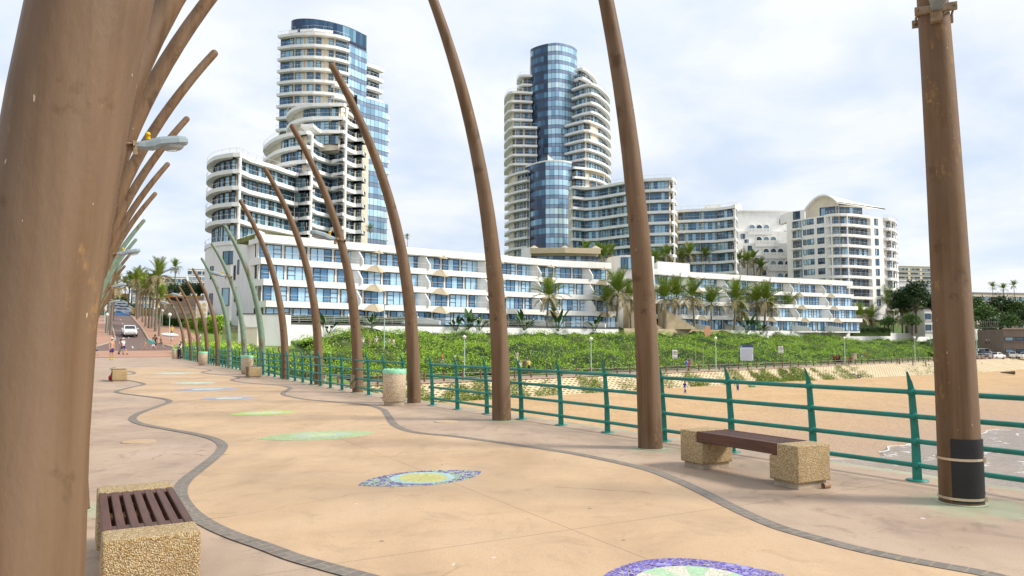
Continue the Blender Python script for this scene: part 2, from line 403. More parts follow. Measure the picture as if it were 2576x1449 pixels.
    def trunk(t):
        s = t.noise(t.co('Object', (4, 4, 16)), 1, 4)
        return {'Base Color': t.ramp(s, [(.3, (.14, .11, .085)), (.7, (.32, .27, .21))]), 'Normal': t.bump(s, .6, .05)}
    A['trunk'] = M('palm_trunk', rough=.9, fn=trunk)
    A['bark'] = vary((.12, .09, .06), .3, 6, .9, 'tree_bark')
    def soil(t):
        co = t.co('Object')
        return {'Base Color': t.ramp(t.noise(co, .3, 8, .65), [(.3, (.03, .06, .012)), (.5, (.06, .11, .02)), (.75, (.12, .14, .04))])}
    A['soil'] = M('green_ground', rough=.95, fn=soil)
    A['earth'] = vary((.22, .13, .07), .35, .4, .95, 'bare_earth', (.12, .07, .04), .4)
    A['lawn'] = vary((.17, .26, .035), .25, .5, .9, 'lawn_grass', fine=.4)
    def sand(t):
        co = t.co('Object'); g = t.geo(); z = t.node('ShaderNodeSeparateXYZ', Vector=g.outputs['Position']).outputs[2]
        d = t.ramp(t.noise(co, .25, 8, .6), [(.3, (.47, .305, .155)), (.7, (.57, .385, .215))])
        d = t.mix(t.ramp(t.noise(t.co('Object', (1, .45, 1), (0, 0, .69)), 1.6, 6, .7), [(.56, (0, 0, 0)), (.68, (.6, .6, .6))]), d, (.36, .22, .11))
        zz = t.math('ADD', z, t.math('MULTIPLY', t.math('SUBTRACT', t.noise(co, .12, 4), .5), .35))
        wet = t.math('SUBTRACT', 1, t.math('MULTIPLY', t.math('ADD', zz, 6.36), 1.6)); wet.node.use_clamp = True
        c = t.mix(wet, d, (.40, .27, .18))
        c = t.mix(t.ramp(t.vor(co, .9), [(.06, (.5, .5, .5)), (.14, (0, 0, 0))]), c, (.42, .27, .14))
        h = t.math('ADD', t.noise(co, 1.1, 7, .65), t.math('MULTIPLY', t.noise(co, 5, 4), .35))
        n = t.bump(h, .9, .25)
        return {'Base Color': c, 'Normal': n, 'Roughness': t.math('SUBTRACT', .95, t.math('MULTIPLY', wet, .45))}
    A['sand'] = M('beach_sand', rough=.95, spec=.3, fn=sand)
    def sea(t):
        co = t.co('Object'); w = t.n.new('ShaderNodeTexWave'); t.l.new(t.co('Object', (1, 1, 1), (0, 0, -.69)), w.inputs['Vector'])
        w.bands_direction = 'Y'; w.inputs['Scale'].default_value = .12; w.inputs['Distortion'].default_value = 7; w.inputs['Detail'].default_value = 4; w.inputs['Detail Scale'].default_value = 1.2
        n = t.noise(co, .9, 8, .7, 1.2)
        fm = t.math('MULTIPLY', t.ramp(w.outputs[1], [(.74, (0, 0, 0)), (.96, (1, 1, 1))]), t.ramp(n, [(.50, (0, 0, 0)), (.64, (1, 1, 1))]))
        c = t.mix(fm, t.ramp(t.noise(co, .2, 5), [(.3, (.25, .195, .155)), (.7, (.36, .27, .205))]), (.72, .70, .67))
        return {'Base Color': c, 'Normal': t.bump(t.math('ADD', n, fm), .35, .25), 'Roughness': t.math('ADD', .12, t.math('MULTIPLY', fm, .5))}
    A['sea'] = M('shallow_sea', rough=.12, spec=.5, fn=sea)
    A['foam'] = vary((.58, .55, .51), .3, 3, .6, 'foam')
    def brick(sc, c1, c2, mo):
        def fn(t):
            b = t.n.new('ShaderNodeTexBrick'); t.l.new(t.co('Object', None, (0, 0, PHI)), b.inputs['Vector']); b.inputs['Scale'].default_value = sc
            for k, c in (('Color1', c1), ('Color2', c2), ('Mortar', mo)): b.inputs[k].default_value = (*c, 1)
            b.inputs['Mortar Size'].default_value = .025
            c = t.mix(t.ramp(t.noise(t.co('Object'), .4, 6), [(.4, (0, 0, 0)), (.75, (.5, .5, .5))]), b.outputs[0], tuple(x * .65 for x in c1))
            return {'Base Color': c}
        return fn
    A['paver'] = M('red_brick_paving', rough=.8, fn=brick(2.2, (.50, .27, .18), (.42, .225, .155), (.36, .23, .16)))
    A['road'] = M('brown_brick_road', rough=.8, fn=brick(2.2, (.205, .135, .115), (.17, .115, .10), (.13, .095, .085)))
    A['kerb'] = vary((.42, .33, .25), .2, 2, .85, 'kerb_concrete')
    A['prom'] = vary((.34, .24, .19), .2, .6, .85, 'promenade_paving', (.28, .2, .17))
    A['roadmark'] = M('road_paint', (.62, .58, .5), .7)
    def terra(t):
        uv = t.co('UV'); v = t.n.new('ShaderNodeTexVoronoi')
        sp = t.node('ShaderNodeSeparateXYZ', Vector=uv); x, y = sp.outputs[0], sp.outputs[1]
        yy = t.math('FLOOR', y); xs = t.math('ADD', x, t.math('MULTIPLY', t.math('MODULO', yy, 2.), .5))
        fx = t.math('ABSOLUTE', t.math('SUBTRACT', t.math('FRACT', xs), .5)); fy = t.math('FRACT', y)
        hole = t.math('MULTIPLY', t.math('LESS_THAN', fx, .27), t.math('LESS_THAN', fy, .36))
        edge = t.math('LESS_THAN', t.math('ABSOLUTE', t.math('SUBTRACT', fx, .48)), .025)
        c = t.ramp(t.noise(t.co('Object'), .5, 6), [(.3, (.56, .44, .27)), (.7, (.66, .55, .36))])
        c = t.mix(t.math('MULTIPLY', edge, .5), c, (.3, .22, .13))
        c = t.mix(hole, c, (.10, .075, .04))
        h = t.math('SUBTRACT', 1, hole)
        return {'Base Color': c, 'Normal': t.bump(h, .8, .15)}
    A['terra'] = M('interlocking_retaining_blocks', rough=.9, fn=terra)
    A['bollard'] = vary((.16, .075, .05), .3, 4, .8, 'brown_timber_post')
    A['rope'] = M('grey_rope', (.35, .33, .29), .8)
    A['lamppost'] = vary((.42, .55, .50), .12, 3, .5, 'pale_green_post')
    A['lamphead'] = vary((.82, .78, .7), .05, 3, .4, 'lamp_head')
    A['sail'] = vary((.50, .42, .29), .08, 1, .8, 'beige_shade_cloth')
    A['grass_roof'] = vary((.22, .25, .07), .4, .8, .95, 'planted_roof', (.3, .27, .13))
    A['stone'] = vary((.50, .40, .26), .2, .8, .85, 'sandstone_wall', (.32, .25, .16))
    A['ochre'] = vary((.55, .34, .10), .15, .6, .8, 'ochre_wall')
    A['brickw'] = M('brick_wall', rough=.85, fn=brick(3., (.24, .18, .14), (.19, .14, .115), (.28, .24, .2)))
    A['greydark'] = vary((.09, .085, .09), .2, .8, .8, 'dark_grey_wall')
    A['tileroof'] = vary((.3, .27, .24), .2, 2, .8, 'grey_roof')
    A['fencew'] = vary((.35, .30, .24), .2, 2, .7, 'palisade')
    A['orange'] = vary((.75, .24, .03), .1, 3, .5, 'orange_paint')
    A['salmon'] = M('salmon_panel', (.78, .38, .22), .5)
    A['bag'] = vary((.28, .62, .40), .15, 20, .35, 'green_bin_bag')
    A['lid'] = A['bag']
build_mats()
# ------------------------------------------------------------------ helper curves
def catmull(pts, n=8):
    pts = [Vector(p) for p in pts]; q = [pts[0] * 2 - pts[1]] + pts + [pts[-1] * 2 - pts[-2]]; out = []
    for i in range(1, len(q) - 2):
        for k in range(n):
            t = k / n; a, b, c, d = q[i - 1], q[i], q[i + 1], q[i + 2]
            out.append(.5 * ((2 * b) + (c - a) * t + (2 * a - 5 * b + 4 * c - d) * t * t + (3 * b - a - 3 * c + d) * t ** 3))
    out.append(pts[-1]); return out
RAILTAB = [(-4, 9.0), (0, 8.72), (5.44, 8.32), (8.11, 8.11), (10.91, 7.95), (12.26, 7.85), (13.6, 7.74), (15, 7.64), (16.3, 7.54), (17.8, 7.47), (21.1, 7.25), (26, 7.15), (80, 7.15)]
def vrail(u): return lerp_tab(RAILTAB, u)
def struct(name, mb, m): return tag(mb.build(name, m), kind='structure')
# ------------------------------------------------------------------ pier deck
def pier():
    us = [-4 + i * 1.4 for i in range(64)]
    mb = MB(); top = [P(u, -1.7) for u in us] + [P(u, vrail(u) + .35) for u in reversed(us)]
    mb.prism(top, -.55, 0.)
    o = struct('pier_deck', mb, MAT['deck'])
    mb = MB(); edge = [P(u, vrail(u) + .36) for u in us if u < 72] + [P(u, vrail(u) + .85) for u in reversed(us) if u < 72]
    mb.prism(edge, -.6, -.06)
    struct('pier_edge', mb, MAT['apron'])
    mb = MB()
    for u in range(2, 70, 9):
        for v in (.3, 6.6):
            p = P(u, v); mb.lathe([(.5, -12), (.5, -.55)], (p.x, p.y, 0), 14)
        a, b = P(u - .5, -1.2), P(u - .5, 7.0); d = U * 1.0
        mb.obox((a.x, a.y, -1.2), d, b - a, (0, 0, .6))
    struct('pier_supports', mb, MAT['plinth'])
    right = [(2720, 1500), (2576, 1468), (2472, 1444), (2408, 1432), (2270, 1407), (2142, 1379), (2015, 1345), (1940, 1321), (1850, 1281), (1767, 1239), (1690, 1204), (1610, 1177), (1450, 1143), (1300, 1120), (1140, 1098), (1063, 1091), (1016, 1081), (988, 1065), (975, 1045), (959, 1029), (912, 1018), (834, 1011), (769, 1005), (720, 996), (712, 988.6), (730, 977), (715, 972), (691, 969), (626, 964), (590, 959), (584, 954.7), (600, 951), (585, 946), (530, 941), (508, 936.5), (530, 931), (500, 927), (470, 923)]
    left = [(1090, 1520), (990, 1475), (830, 1430), (740, 1404), (671, 1378), (578, 1345), (511, 1312), (470, 1278), (452, 1241), (467, 1209), (511, 1174), (548, 1143), (560, 1121), (538, 1105), (489, 1092), (422, 1080), (356, 1067), (333, 1054), (351, 1040), (391, 1025), (426, 1011), (409, 1003), (356, 996), (302, 989), (295, 984), (329, 975), (362, 967), (340, 960), (295, 953), (290, 948), (335, 941), (330, 935), (280, 929), (290, 924)]
    R_ = catmull([gnd(*p) for p in right], 6); L_ = catmull([gnd(*p) for p in left], 6)
    # the lane between the two cobble strips, triangulated as one sheet
    bm = bmesh.new(); vs = [bm.verts.new((p.x, p.y, .004)) for p in L_ + R_[::-1]]
    f = bm.faces.new(vs); bmesh.ops.triangulate(bm, faces=[f]); me = bpy.data.meshes.new('pier_lane'); bm.to_mesh(me); bm.free()
    if me.polygons[0].normal.z < 0: me.flip_normals()
    me.materials.append(MAT['lane']); o = bpy.data.objects.new('pier_lane', me); COL.objects.link(o); tag(o, kind='structure')
    for nm, C, w in (('cobble_strip', L_, .075), ('cobble_strip', R_, .075)):
        mb = MB(); acc = 0.; prev = None
        for i, p in enumerate(C):
            d = (C[min(i + 1, len(C) - 1)] - C[max(i - 1, 0)]).normalized(); n = Vector((-d.y, d.x, 0))
            a, b = p + n * w, p - n * w
            if prev:
                pa, pb, ps = prev; e = acc + (p - ps).length
                mb.quad((pa.x, pa.y, .009), (a.x, a.y, .009), (b.x, b.y, .009), (pb.x, pb.y, .009), 0, [(0, acc), (0, e), (.15, e), (.15, acc)]); acc = e
            prev = (a, b, p)
        for fc in mb.f: pass
        o = struct(nm, mb, MAT['cobble'])
        o.data.update()
        if o.data.polygons[0].normal.z < 0: o.data.flip_normals()
pier()
# ------------------------------------------------------------------ mosaics set into the deck
def mosaic_mat(kind):
    def fn(t):
        uv = t.co('UV'); sp = t.node('ShaderNodeSeparateXYZ', Vector=uv); x, y = sp.outputs[0], sp.outputs[1]
        co = t.co('Object'); v = t.n.new('ShaderNodeTexVoronoi'); t.l.new(co, v.inputs['Vector']); v.inputs['Scale'].default_value = 26
        e = t.vor(co, 26, 'DISTANCE_TO_EDGE'); w = t.node('ShaderNodeSeparateColor', Color=v.outputs['Color']).outputs[0]
        def rad(sx, sy):
            return t.math('SQRT', t.math('ADD', t.math('POWER', t.math('MULTIPLY', x, sx), 2.), t.math('POWER', t.math('MULTIPLY', y, sy), 2.)))
        def two(a, b): return t.mix(w, a, b)
        if kind == 'eye':
            c = two((.055, .04, .22), (.13, .09, .36))
            d = t.vor(t.co('UV', (7, 3.2, 1)), 1.6); ring = t.math('LESS_THAN', t.math('ABSOLUTE', t.math('SUBTRACT', d, .36)), .07); ins = t.math('LESS_THAN', d, .30)
            c = t.mix(ring, c, two((.36, .55, .30), (.5, .66, .40))); c = t.mix(ins, c, two((.10, .2, .16), (.16, .30, .22)))
            r = rad(2.1, 1.22); c = t.mix(t.math('LESS_THAN', r, 1.), c, two((.26, .48, .48), (.44, .62, .58)))
            r2 = rad(2.9, 1.5); c = t.mix(t.math('LESS_THAN', r2, 1.), c, two((.48, .48, .12), (.60, .57, .2)))
            an = t.math('ARCTAN2', t.math('MULTIPLY', y, 1.5), t.math('MULTIPLY', x, 2.9)); sk = t.math('LESS_THAN', t.math('ABSOLUTE', t.math('SINE', t.math('MULTIPLY', an, 4.))), .16)
            c = t.mix(t.math('MULTIPLY', sk, t.math('LESS_THAN', r2, .75)), c, (.32, .26, .08))
        elif kind == 'big':
            c = two((.07, .03, .27), (.18, .14, .48)); st = t.vor(co, 9); c = t.mix(t.math('LESS_THAN', st, .28), c, (.28, .28, .66))
            r2 = rad(1.75, 1.5); an = t.math('ARCTAN2', t.math('MULTIPLY', y, 1.5), t.math('MULTIPLY', x, 1.75)); wd = t.math('GREATER_THAN', t.math('SINE', t.math('MULTIPLY', an, 7.)), 0.)
            c = t.mix(t.math('LESS_THAN', r2, 1.), c, t.mix(wd, two((.6, .6, .5), (.66, .64, .52)), two((.32, .55, .34), (.42, .64, .42))))
            c = t.mix(t.math('LESS_THAN', r2, .3), c, two((.5, .62, .2), (.7, .74, .35)))
        else:
            a1, a2, b1, b2 = {'green': ((.27, .40, .17), (.42, .54, .27), (.32, .45, .42), (.48, .52, .32)), 'lime': ((.30, .44, .08), (.46, .58, .17), (.46, .54, .34), (.56, .60, .42)), 'blue': ((.20, .23, .38), (.33, .36, .48), (.42, .52, .50), (.52, .58, .52)), 'pale': ((.36, .47, .40), (.50, .58, .46), (.50, .56, .5), (.6, .62, .54))}[kind]
            c = two(a1, a2); r = t.math('ADD', rad(1.7, 1.4), t.math('MULTIPLY', t.math('SUBTRACT', t.noise(co, 3, 3), .5), 1.0))
            c = t.mix(t.math('LESS_THAN', r, .8), c, two(b1, b2)); c = t.mix(t.math('LESS_THAN', r, .4), c, two(tuple(k * 1.1 for k in a1), (.7, .7, .4)))
        c = t.mix(t.math('GREATER_THAN', t.math('ABSOLUTE', y), 2.), c, (.5, .5, .3))
        c = t.mix(t.math('LESS_THAN', e, .05), c, (.42, .40, .30))
        return {'Base Color': c, 'Normal': t.bump(t.math('MINIMUM', e, .1), .6, .01)}
    return M('mosaic_tiles_' + kind, rough=.65, spec=.12, fn=fn)
MM = {k: mosaic_mat(k) for k in ('eye', 'big', 'green', 'lime', 'blue', 'pale')}
def mosaic(l, r, t, b, kind, label):
    A, B = gnd(*l), gnd(*r); T, Bo = gnd(*t), gnd(*b)
    c = (A + B) / 2; ax = (B - A) / 2; n = Vector((-ax.y, ax.x, 0)).normalized(); h = abs((T - Bo).dot(n)) / 2
    c = c + n * ((T + Bo) / 2 - c).dot(n) * .5
    N = 40; up = []; dn = []
    for i in range(N + 1):
        x = -1 + 2 * i / N; y = (1 - x * x) ** .85
        up.append((x, y)); dn.append((x, -y))
    mb = MB()
    def w(x, y): p = c + ax * x + n * h * y; return (p.x, p.y, .0085)
    for i in range(N):
        mb.quad(w(*dn[i]), w(*dn[i + 1]), w(*up[i + 1]), w(*up[i]), 0, [dn[i], dn[i + 1], up[i + 1], up[i]])
    rim = [w(*p) for p in up] + [w(*p) for p in dn[::-1][1:-1]]
    mb.add(rim + [(p[0], p[1], .0005) for p in rim], [(i, len(rim) + i, len(rim) + (i + 1) % len(rim), (i + 1) % len(rim)) for i in range(len(rim))])
    o = mb.build('mosaic', MM[kind]); tag(o, label, 'mosaic', 'eye shaped mosaics set in the pier floor')
mosaic((903, 1223), (1213, 1187), (1100, 1180), (1035, 1227), 'eye', 'purple eye shaped floor mosaic with green rings and yellow centre')
mosaic((1490, 1490), (2000, 1458), (1790, 1399), (1720, 1560), 'big', 'big purple floor mosaic cut by the bottom of the photo, green petals inside')
mosaic((648, 1106), (946, 1087), (840, 1083), (770, 1110), 'green', 'long pale green floor mosaic with blue squiggles in the middle')
mosaic((572, 1044), (750, 1035), (690, 1033), (630, 1047), 'lime', 'lime green lens shaped mosaic just beyond the pale green one')
mosaic((502, 1005), (650, 1000), (590, 998), (560, 1007), 'blue', 'blue lens shaped floor mosaic with white middle, level with the bin')
mosaic((440, 982), (598, 977), (540, 975.5), (510, 984), 'blue', 'faint blue floor mosaic, narrower one behind the white centred blue one')
mosaic((428, 966), (540, 962), (490, 961), (470, 968), 'pale', 'faded grey green floor mosaic between the two far benches')
mosaic((380, 941), (490, 938), (440, 937), (420, 942.5), 'pale', 'faintest thin floor mosaic farthest along the pier')
def manhole(px, py, label, r=.27):
    p = gnd(px, py); th = thing('manhole_cover', label, 'manhole cover', p)
    mb = MB(); mb.lathe([(r * .93, .001), (r * .93, .008), (r * .9, .010)], p, 28); mb.build('cover', MAT['lane'], th)
    mb = MB(); mb.lathe([(r, .0), (r, .007), (r * .95, .0075), (r * .945, .001)], p, 28, cap=False); mb.build('ring', MAT['plinth'], th)
manhole(350, 1111, 'round concrete manhole cover left of the winding left cobble strip')
manhole(1122, 1061, 'round concrete manhole cover near the foot of a tall bare pole by the railing', .25)
# ------------------------------------------------------------------ tusks
UT = lambda n: (4.51, 9.0, 13.59)[n] if n < 3 else 4.4 + 4.55 * n + .021 * n * n + .18
HT = [14.5, 13.3, 11.0, 8.5, 8.15, 7.8, 7.4, 7.0, 6.7, 6.4, 6.2, 5.9, 5.7, 5.45, 5.3]
DB = [.40, .37, .385, .36, .345, .34, .335, .33, .32, .32, .31, .31, .3, .3, .3]
ordn = ['first', 'second', 'third', 'fourth', 'fifth', 'sixth', 'seventh', 'eighth', 'ninth', 'tenth', 'eleventh', 'twelfth', 'thirteenth', 'fourteenth', 'fifteenth']
def tusk_axis(n, side):
    """side +1: sea side row leaning left; -1: left row leaning right"""
    u = UT(n); v0 = [7.62, 7.37, 7.31, 7.34, 7.33, 7.36, 7.2][min(n, 6)] if side > 0 else -.14
    h = HT[n]
    if side < 0: u = {0: 3.25, 1: 8.4}.get(n, UT(n)); v0 = {0: -.262, 1: -.14}.get(n, -.28); h = {0: 10., 1: 10.3, 2: 8.8, 3: 8.3, 4: 7.95, 5: 7.6}.get(n, HT[n])
    D = 2.25 * (h / 8.4) * (.4 if n == 0 and side > 0 else (1.25 if n == 0 else 1.75 if n == 1 else 1.15) if side < 0 else 1.); pts = []
    for i in range(25):
        k = i / 24; z = h * k; c1 = .08 if side > 0 or n == 0 else -.2 if n == 1 else -.06
        pts.append(P(u, v0 - side * D * (c1 * k + (1 - c1) * k ** (2.5 if c1 > 0 else 2.25)), z))
    rad = [(.46 if n == 0 and side < 0 else DB[n]) / 2 * (1 - (.12 if n == 0 and side < 0 else .52) * min(1.1, h * i / 24 / min(h, 8.8)) ** 1.15) for i in range(25)]
    if n == 0 and side < 0: rad = [lerp_tab([(0, .262), (.75, .25), (1.57, .202), (3, .21), (10, .12)], p.z) for p in pts]
    return pts, rad
TUSK = {}
def tusk(n, side, mat, label):
    pts, rad = tusk_axis(n, side); base = pts[0].copy()
    th = thing('curved_pole', label, 'curved pole', base, 0, 'whale rib poles along the right railing' if side > 0 else 'whale rib poles along the left edge')
    mb = MB(); tip = pts[-1]; d = (pts[-1] - pts[-2]).normalized(); r = rad[-1]
    path = [pts[0] + Vector((0, 0, -.02))] + pts[1:] + [tip + d * r * .5, tip + d * r * .85, tip + d * r * .98]
    mb.tube(path, rad + [r * .88, r * .55, r * .18], 20)
    mb.build('shaft', MAT[mat], th)
    mb = MB(); mb.lathe([(rad[0] + .03, .004), (rad[0] + .022, .008), (rad[0] + .003, .009)], (base.x, base.y, 0), 24, cap=False); mb.build('base_ring', MAT['greenstain'], th)
    TUSK[(n, side)] = (th, pts, rad)
    return th
matr = ['tusk', 'tusk', 'tusk', 'tusk', 'tusk', 'tusk', 'tusk', 'tusk_green', 'tusk_green', 'tusk_green', 'tusk', 'tusk', 'tusk', 'tusk', 'tusk_mid']
where = ['nearest brown pole at right, wrapped low down in a black plate', 'brown curved pole just left of the near wooden bench, top out of frame', 'tall brown curved pole rising in front of the sea facing terraces, top out of frame',
         'brown curved pole behind the near litter bin, tip before the curved tower', 'brown curved pole with grey street light and small box at foot', 'brown curved pole whose tip meets the stepped balconies, sixth from right',
         'brown curved pole before the corner of the white terrace block', 'green patinated curved pole, nearest of the three green ones', 'green patinated curved pole that carries a street light, middle of the three green',
         'green patinated curved pole, farthest of the three green ones', 'brown curved pole just beyond the last green one', 'brown curved pole behind the third litter bin, twelfth along the railing',
         'slim brown far pole, third from the far end of the railing', 'slim brown far pole, second from the far end of the railing', 'farthest curved pole of the railing row, beside the man in white shirt']
for n in range(15): tusk(n, 1, matr[n], where[n])
wl = ['huge brown pole filling the left edge of the photo', 'brown pole just behind the huge left one, its foot beside the near left bench', 'brown pole of the left row, third back, top leaving the frame', 'brown pole of the left row with scratched highest visible tip',
      'brown pole of the left row, second highest visible tip', 'brown pole of the left row, third highest visible tip', 'brown pole of the left row, fourth highest visible tip']
for n in range(15):
    m = 'tusk' if n < 7 else ['tusk_green', 'tusk_green', 'tusk_mid', 'tusk', 'tusk_mid', 'tusk', 'tusk', 'tusk'][n - 7]
    tusk(n, -1, m, wl[n] if n < 7 else 'curved pole of the left row, mostly hidden, %s from the near end' % ordn[n])
# wrap plate, straps and box on poles
def wrap():
    th, pts, rad = TUSK[(0, 1)]; c = pts[0]; r = rad[0]
    mb = MB(); a0 = math.atan2(-1, .02) ; N = 18
    a0, a1 = R(-142), R(-28)
    for i in range(N):
        A, B = a0 + (a1 - a0) * i / N, a0 + (a1 - a0) * (i + 1) / N
        for (k0, k1) in ((.03, .64),):
            q = [(c.x + rr * math.cos(x), c.y + rr * math.sin(x), z) for x, rr, z in ((A, r + .006, k0), (B, r + .006, k0), (B, r + .006, k1), (A, r + .006, k1))]
            mb.quad(*q)
            mb.quad((c.x + r * math.cos(A), c.y + r * math.sin(A), k1), q[3], q[2], (c.x + r * math.cos(B), c.y + r * math.sin(B), k1))
    for z in (.12, .3, .56):
        for i in range(3):
            A = a0 + (a1 - a0) * (.12 + .38 * i); mb.sphere((c.x + (r + .007) * math.cos(A), c.y + (r + .007) * math.sin(A), z), .006, 0, 6, 4)
    mb.build('wrap_plate', MAT['black'], th)
    for z in (.06, .44):
        mb = MB(); mb.lathe([(r + .002, z - .012), (r + .012, z - .012), (r + .012, z + .012), (r + .002, z + .012)], (c.x, c.y, 0), 24, cap=False, smooth=False)
        mb.box((c.x + .75 * (r + .01), c.y - .66 * (r + .01), z), (.04, .04, .05), 0, R(-40))
        mb.build('strap', MAT['strap'], th)
    th, pts, rad = TUSK[(4, 1)]
    mb = MB(); p = pts[0]; q = p - U * .1 + V * -.2; mb.box((q.x, q.y, .34), (.16, .08, .42), 0, PIER_RZ, .01); mb.build('box', MAT['tusk_mid'], th)
wrap()
# ------------------------------------------------------------------ street lights clamped to the poles
def pole_light():
    root = thing('street_light', 'grey street light', 'street light')
    # local: arm runs along +x, pole centre at origin, clamp radius .16
    mb = MB()
    mb.box((-.16, 0, 0), (.04, .44, .09)); mb.box((.16, 0, 0), (.04, .44, .09)); mb.box((.18, 0, -.05), (.08, .12, .26))
    for y in (-.19, .19): mb.tube([(-.24, y, 0), (.24, y, 0)], .014, 8)
    mb.build('clamp', MAT['bracket'], root)
    mb = MB()
    def sec(x, w, z0, z1, k=.25): return [(x, -w, z0 + (z1 - z0) * k), (x, -w * .6, z0), (x, w * .6, z0), (x, w, z0 + (z1 - z0) * k), (x, w, z1 - (z1 - z0) * .3), (x, w * .6, z1), (x, -w * .6, z1), (x, -w, z1 - (z1 - z0) * .3)]
    mb.loft([sec(.2, .06, -.05, .06), sec(.36, .08, -.08, .09), sec(.5, .12, -.08, .13), sec(.62, .15, -.03, .16), sec(.95, .16, .0, .19), sec(1.08, .11, .03, .18), sec(1.12, .06, .06, .14)], 0, smooth=False)
    mb.build('lamp_housing', MAT['lampgrey'], root)
    mb = MB(); mb.sphere((.82, 0, .02), .17, 0, 14, 8, (1.35, .8, .75)); mb.build('lamp_bowl', MAT['lampglass'], root)
    mb = MB(); mb.lathe([(.045, .12), (.045, .2), (.05, .2), (.05, .24), (.03, .26)], (.42, 0, 0), 12); mb.build('light_sensor', MAT['yellow'], root)
    return root
lp = pole_light(); used = False
for (n, side, label) in ((0, 1, 'grey lamp clamped high on the nearest right pole, seen from below'), (4, 1, 'grey street light clamped to the fifth right pole before the white terraces'), (8, 1, 'grey street light on the middle green pole'), (12, 1, 'small grey street light on far pole above the lawn'), (14, 1, 'small grey street light on the farthest right pole by the road palms'),
                         (2, -1, 'grey street light with yellow cap jutting right from the big left poles'), (6, -1, 'grey street light jutting from the left row just above the palms'), (10, -1, 'small grey street light jutting from the left row over the brick walkway'), (14, -1, 'smallest street light on the left row, beside the walkway lamps')):
    th, pts, rad = TUSK[(n, side)]; z = 4.9; i = min(range(len(pts)), key=lambda k: abs(pts[k].z - z)); p = pts[i]
    d = -V if side > 0 else V
    rz = math.atan2(d.y, d.x)
    if (n, side) == (0, 1): rz = math.atan2(-.86, -.36); p = p + Vector((0, 0, .12))
    if used: o = dup(lp, p, rz, label)
    else: o = lp; o.location = p; o.rotation_euler = (0, 0, rz); used = True; o['label'] = label
    o['group'] = 'street lights clamped to the curved poles'
    o.rotation_euler = (0, R(-6), rz); o.scale = (.86,) * 3
# ------------------------------------------------------------------ railing
def railing():
    th = thing('pier_railing', 'teal green metal railing with pointed posts and four rails along the pier edge', 'railing', P(20, 7.4))
    hs = (.175, .45, .735, 1.015)
    segs = [(-3.2, 17.95), (19.0, 72.5)]
    for a, b in segs:
        u = a; us = []
        while u < b: us.append(u); u += 1.36
        # shift so that posts stand where the photo has them
    near = [-2.6, -1.24, .12, 1.48, 2.80, 4.12, 5.44, 6.78, 8.11, 9.50, 10.91, 12.26, 13.59, 14.95, 16.27, 17.62]
    far = [19.3 + i * 1.28 for i in range(42)]
    for u in near + far:
        p = P(u, vrail(u) + .03); w = .055; t = .012
        mb = MB()
        # flat plate, wide across the run, tapering to a point that leans inwards
        prof = [(0, .05, 0), (.5, .043, .01), (1.02, .034, .05), (1.12, .026, .075), (1.25, .006, .125)]
        rings = []
        for z, hw, lean in prof:
            c = p - V * lean + Vector((0, 0, z))
            ang = V * .55 + U * -.83
            a_, b_ = (V * .8 - U * .6) * hw, (V * .6 + U * .8) * t
            rings.append([c - a_ - b_, c + a_ - b_, c + a_ + b_, c - a_ + b_])
        mb.loft(rings, 0, smooth=False)
        for h in hs:
            c = p - V * .05 * (h / 1.02) ** 1.5
            mb.tube([c - U * .035 + Vector((0, 0, h)), c + U * .035 + Vector((0, 0, h))], .042, 10)
        mb.lathe([(.12, .002), (.12, .012), (.03, .014)], (p.x, p.y, 0), 16)
        mb.build('post', MAT['rail'], th)
    for ulist in (near, far):
        for h in hs:
            mb = MB(); path = []
            uu = [ulist[0] - .12] + ulist + [ulist[-1] + .15]
            for u in uu:
                c = P(u, vrail(u) + .03) - V * .05 * (h / 1.02) ** 1.5; path.append((c.x, c.y, h))
            mb.tube(path, .029, 8); mb.build('rail', MAT['rail'], th)
railing()
# ------------------------------------------------------------------ benches and bins
def rounded_block(mb, x0, x1, y0, y1, z0, z1, ch=.035): mb.box(((x0 + x1) / 2, (y0 + y1) / 2, (z0 + z1) / 2), (x1 - x0, y1 - y0, z1 - z0), 0, 0, ch)
def ell(s, W, L):
    """one cast block with a step for the seat, edges rounded"""
    pr = [(L, .07), (L, .47), (L - .29, .47), (L - .29, .335), (L - .40, .335), (L - .40, .07)]
    bm = bmesh.new(); a = [bm.verts.new((-W, s * y, z)) for y, z in pr]; b = [bm.verts.new((W, s * y, z)) for y, z in pr]; n = len(pr)
    bm.faces.new(a); bm.faces.new(b[::-1])
    for i in range(n): bm.faces.new((a[i], b[i], b[(i + 1) % n], a[(i + 1) % n]))
    bmesh.ops.recalc_face_normals(bm, faces=bm.faces[:])
    bmesh.ops.bevel(bm, geom=[e for e in bm.edges], offset=.022, segments=3, affect='EDGES', profile=.6)
    me = bpy.data.meshes.new('support_block'); bm.to_mesh(me); bm.free(); me.polygons.foreach_set('use_smooth', [True] * len(me.polygons)); me.materials.append(MAT['agg']); return me
def bench():
    root = thing('bench', 'bench', 'bench', group='slatted benches on pebble blocks')
    W = .262; L = .93
    for s in (-1, 1):
        b = bpy.data.objects.new('support_block', ell(s, W, L)); COL.objects.link(b); b.parent = root
        mb = MB(); mb.box((0, s * (L - .20), .037), (2 * W - .08, .33, .072)); mb.build('plinth', MAT['plinth'], b)
    mb = MB(); ln = 2 * (L - .293)
    for i in range(7):
        x = -W + .035 + i * (2 * W - .07) / 6
        edge = i in (0, 6)
        mb.box((x, 0, .405 if edge else .435), (.05, ln, .13 if edge else .065), 0, 0, .006)
    for y in (-ln / 2 + .06, ln / 2 - .06): mb.box((0, y, .432), (2 * W - .12, .12, .06))
    mb.box((0, 0, .38), (2 * W - .12, .08, .04))
    mb.build('seat', MAT['wood'], root)
    return root
bn = bench()
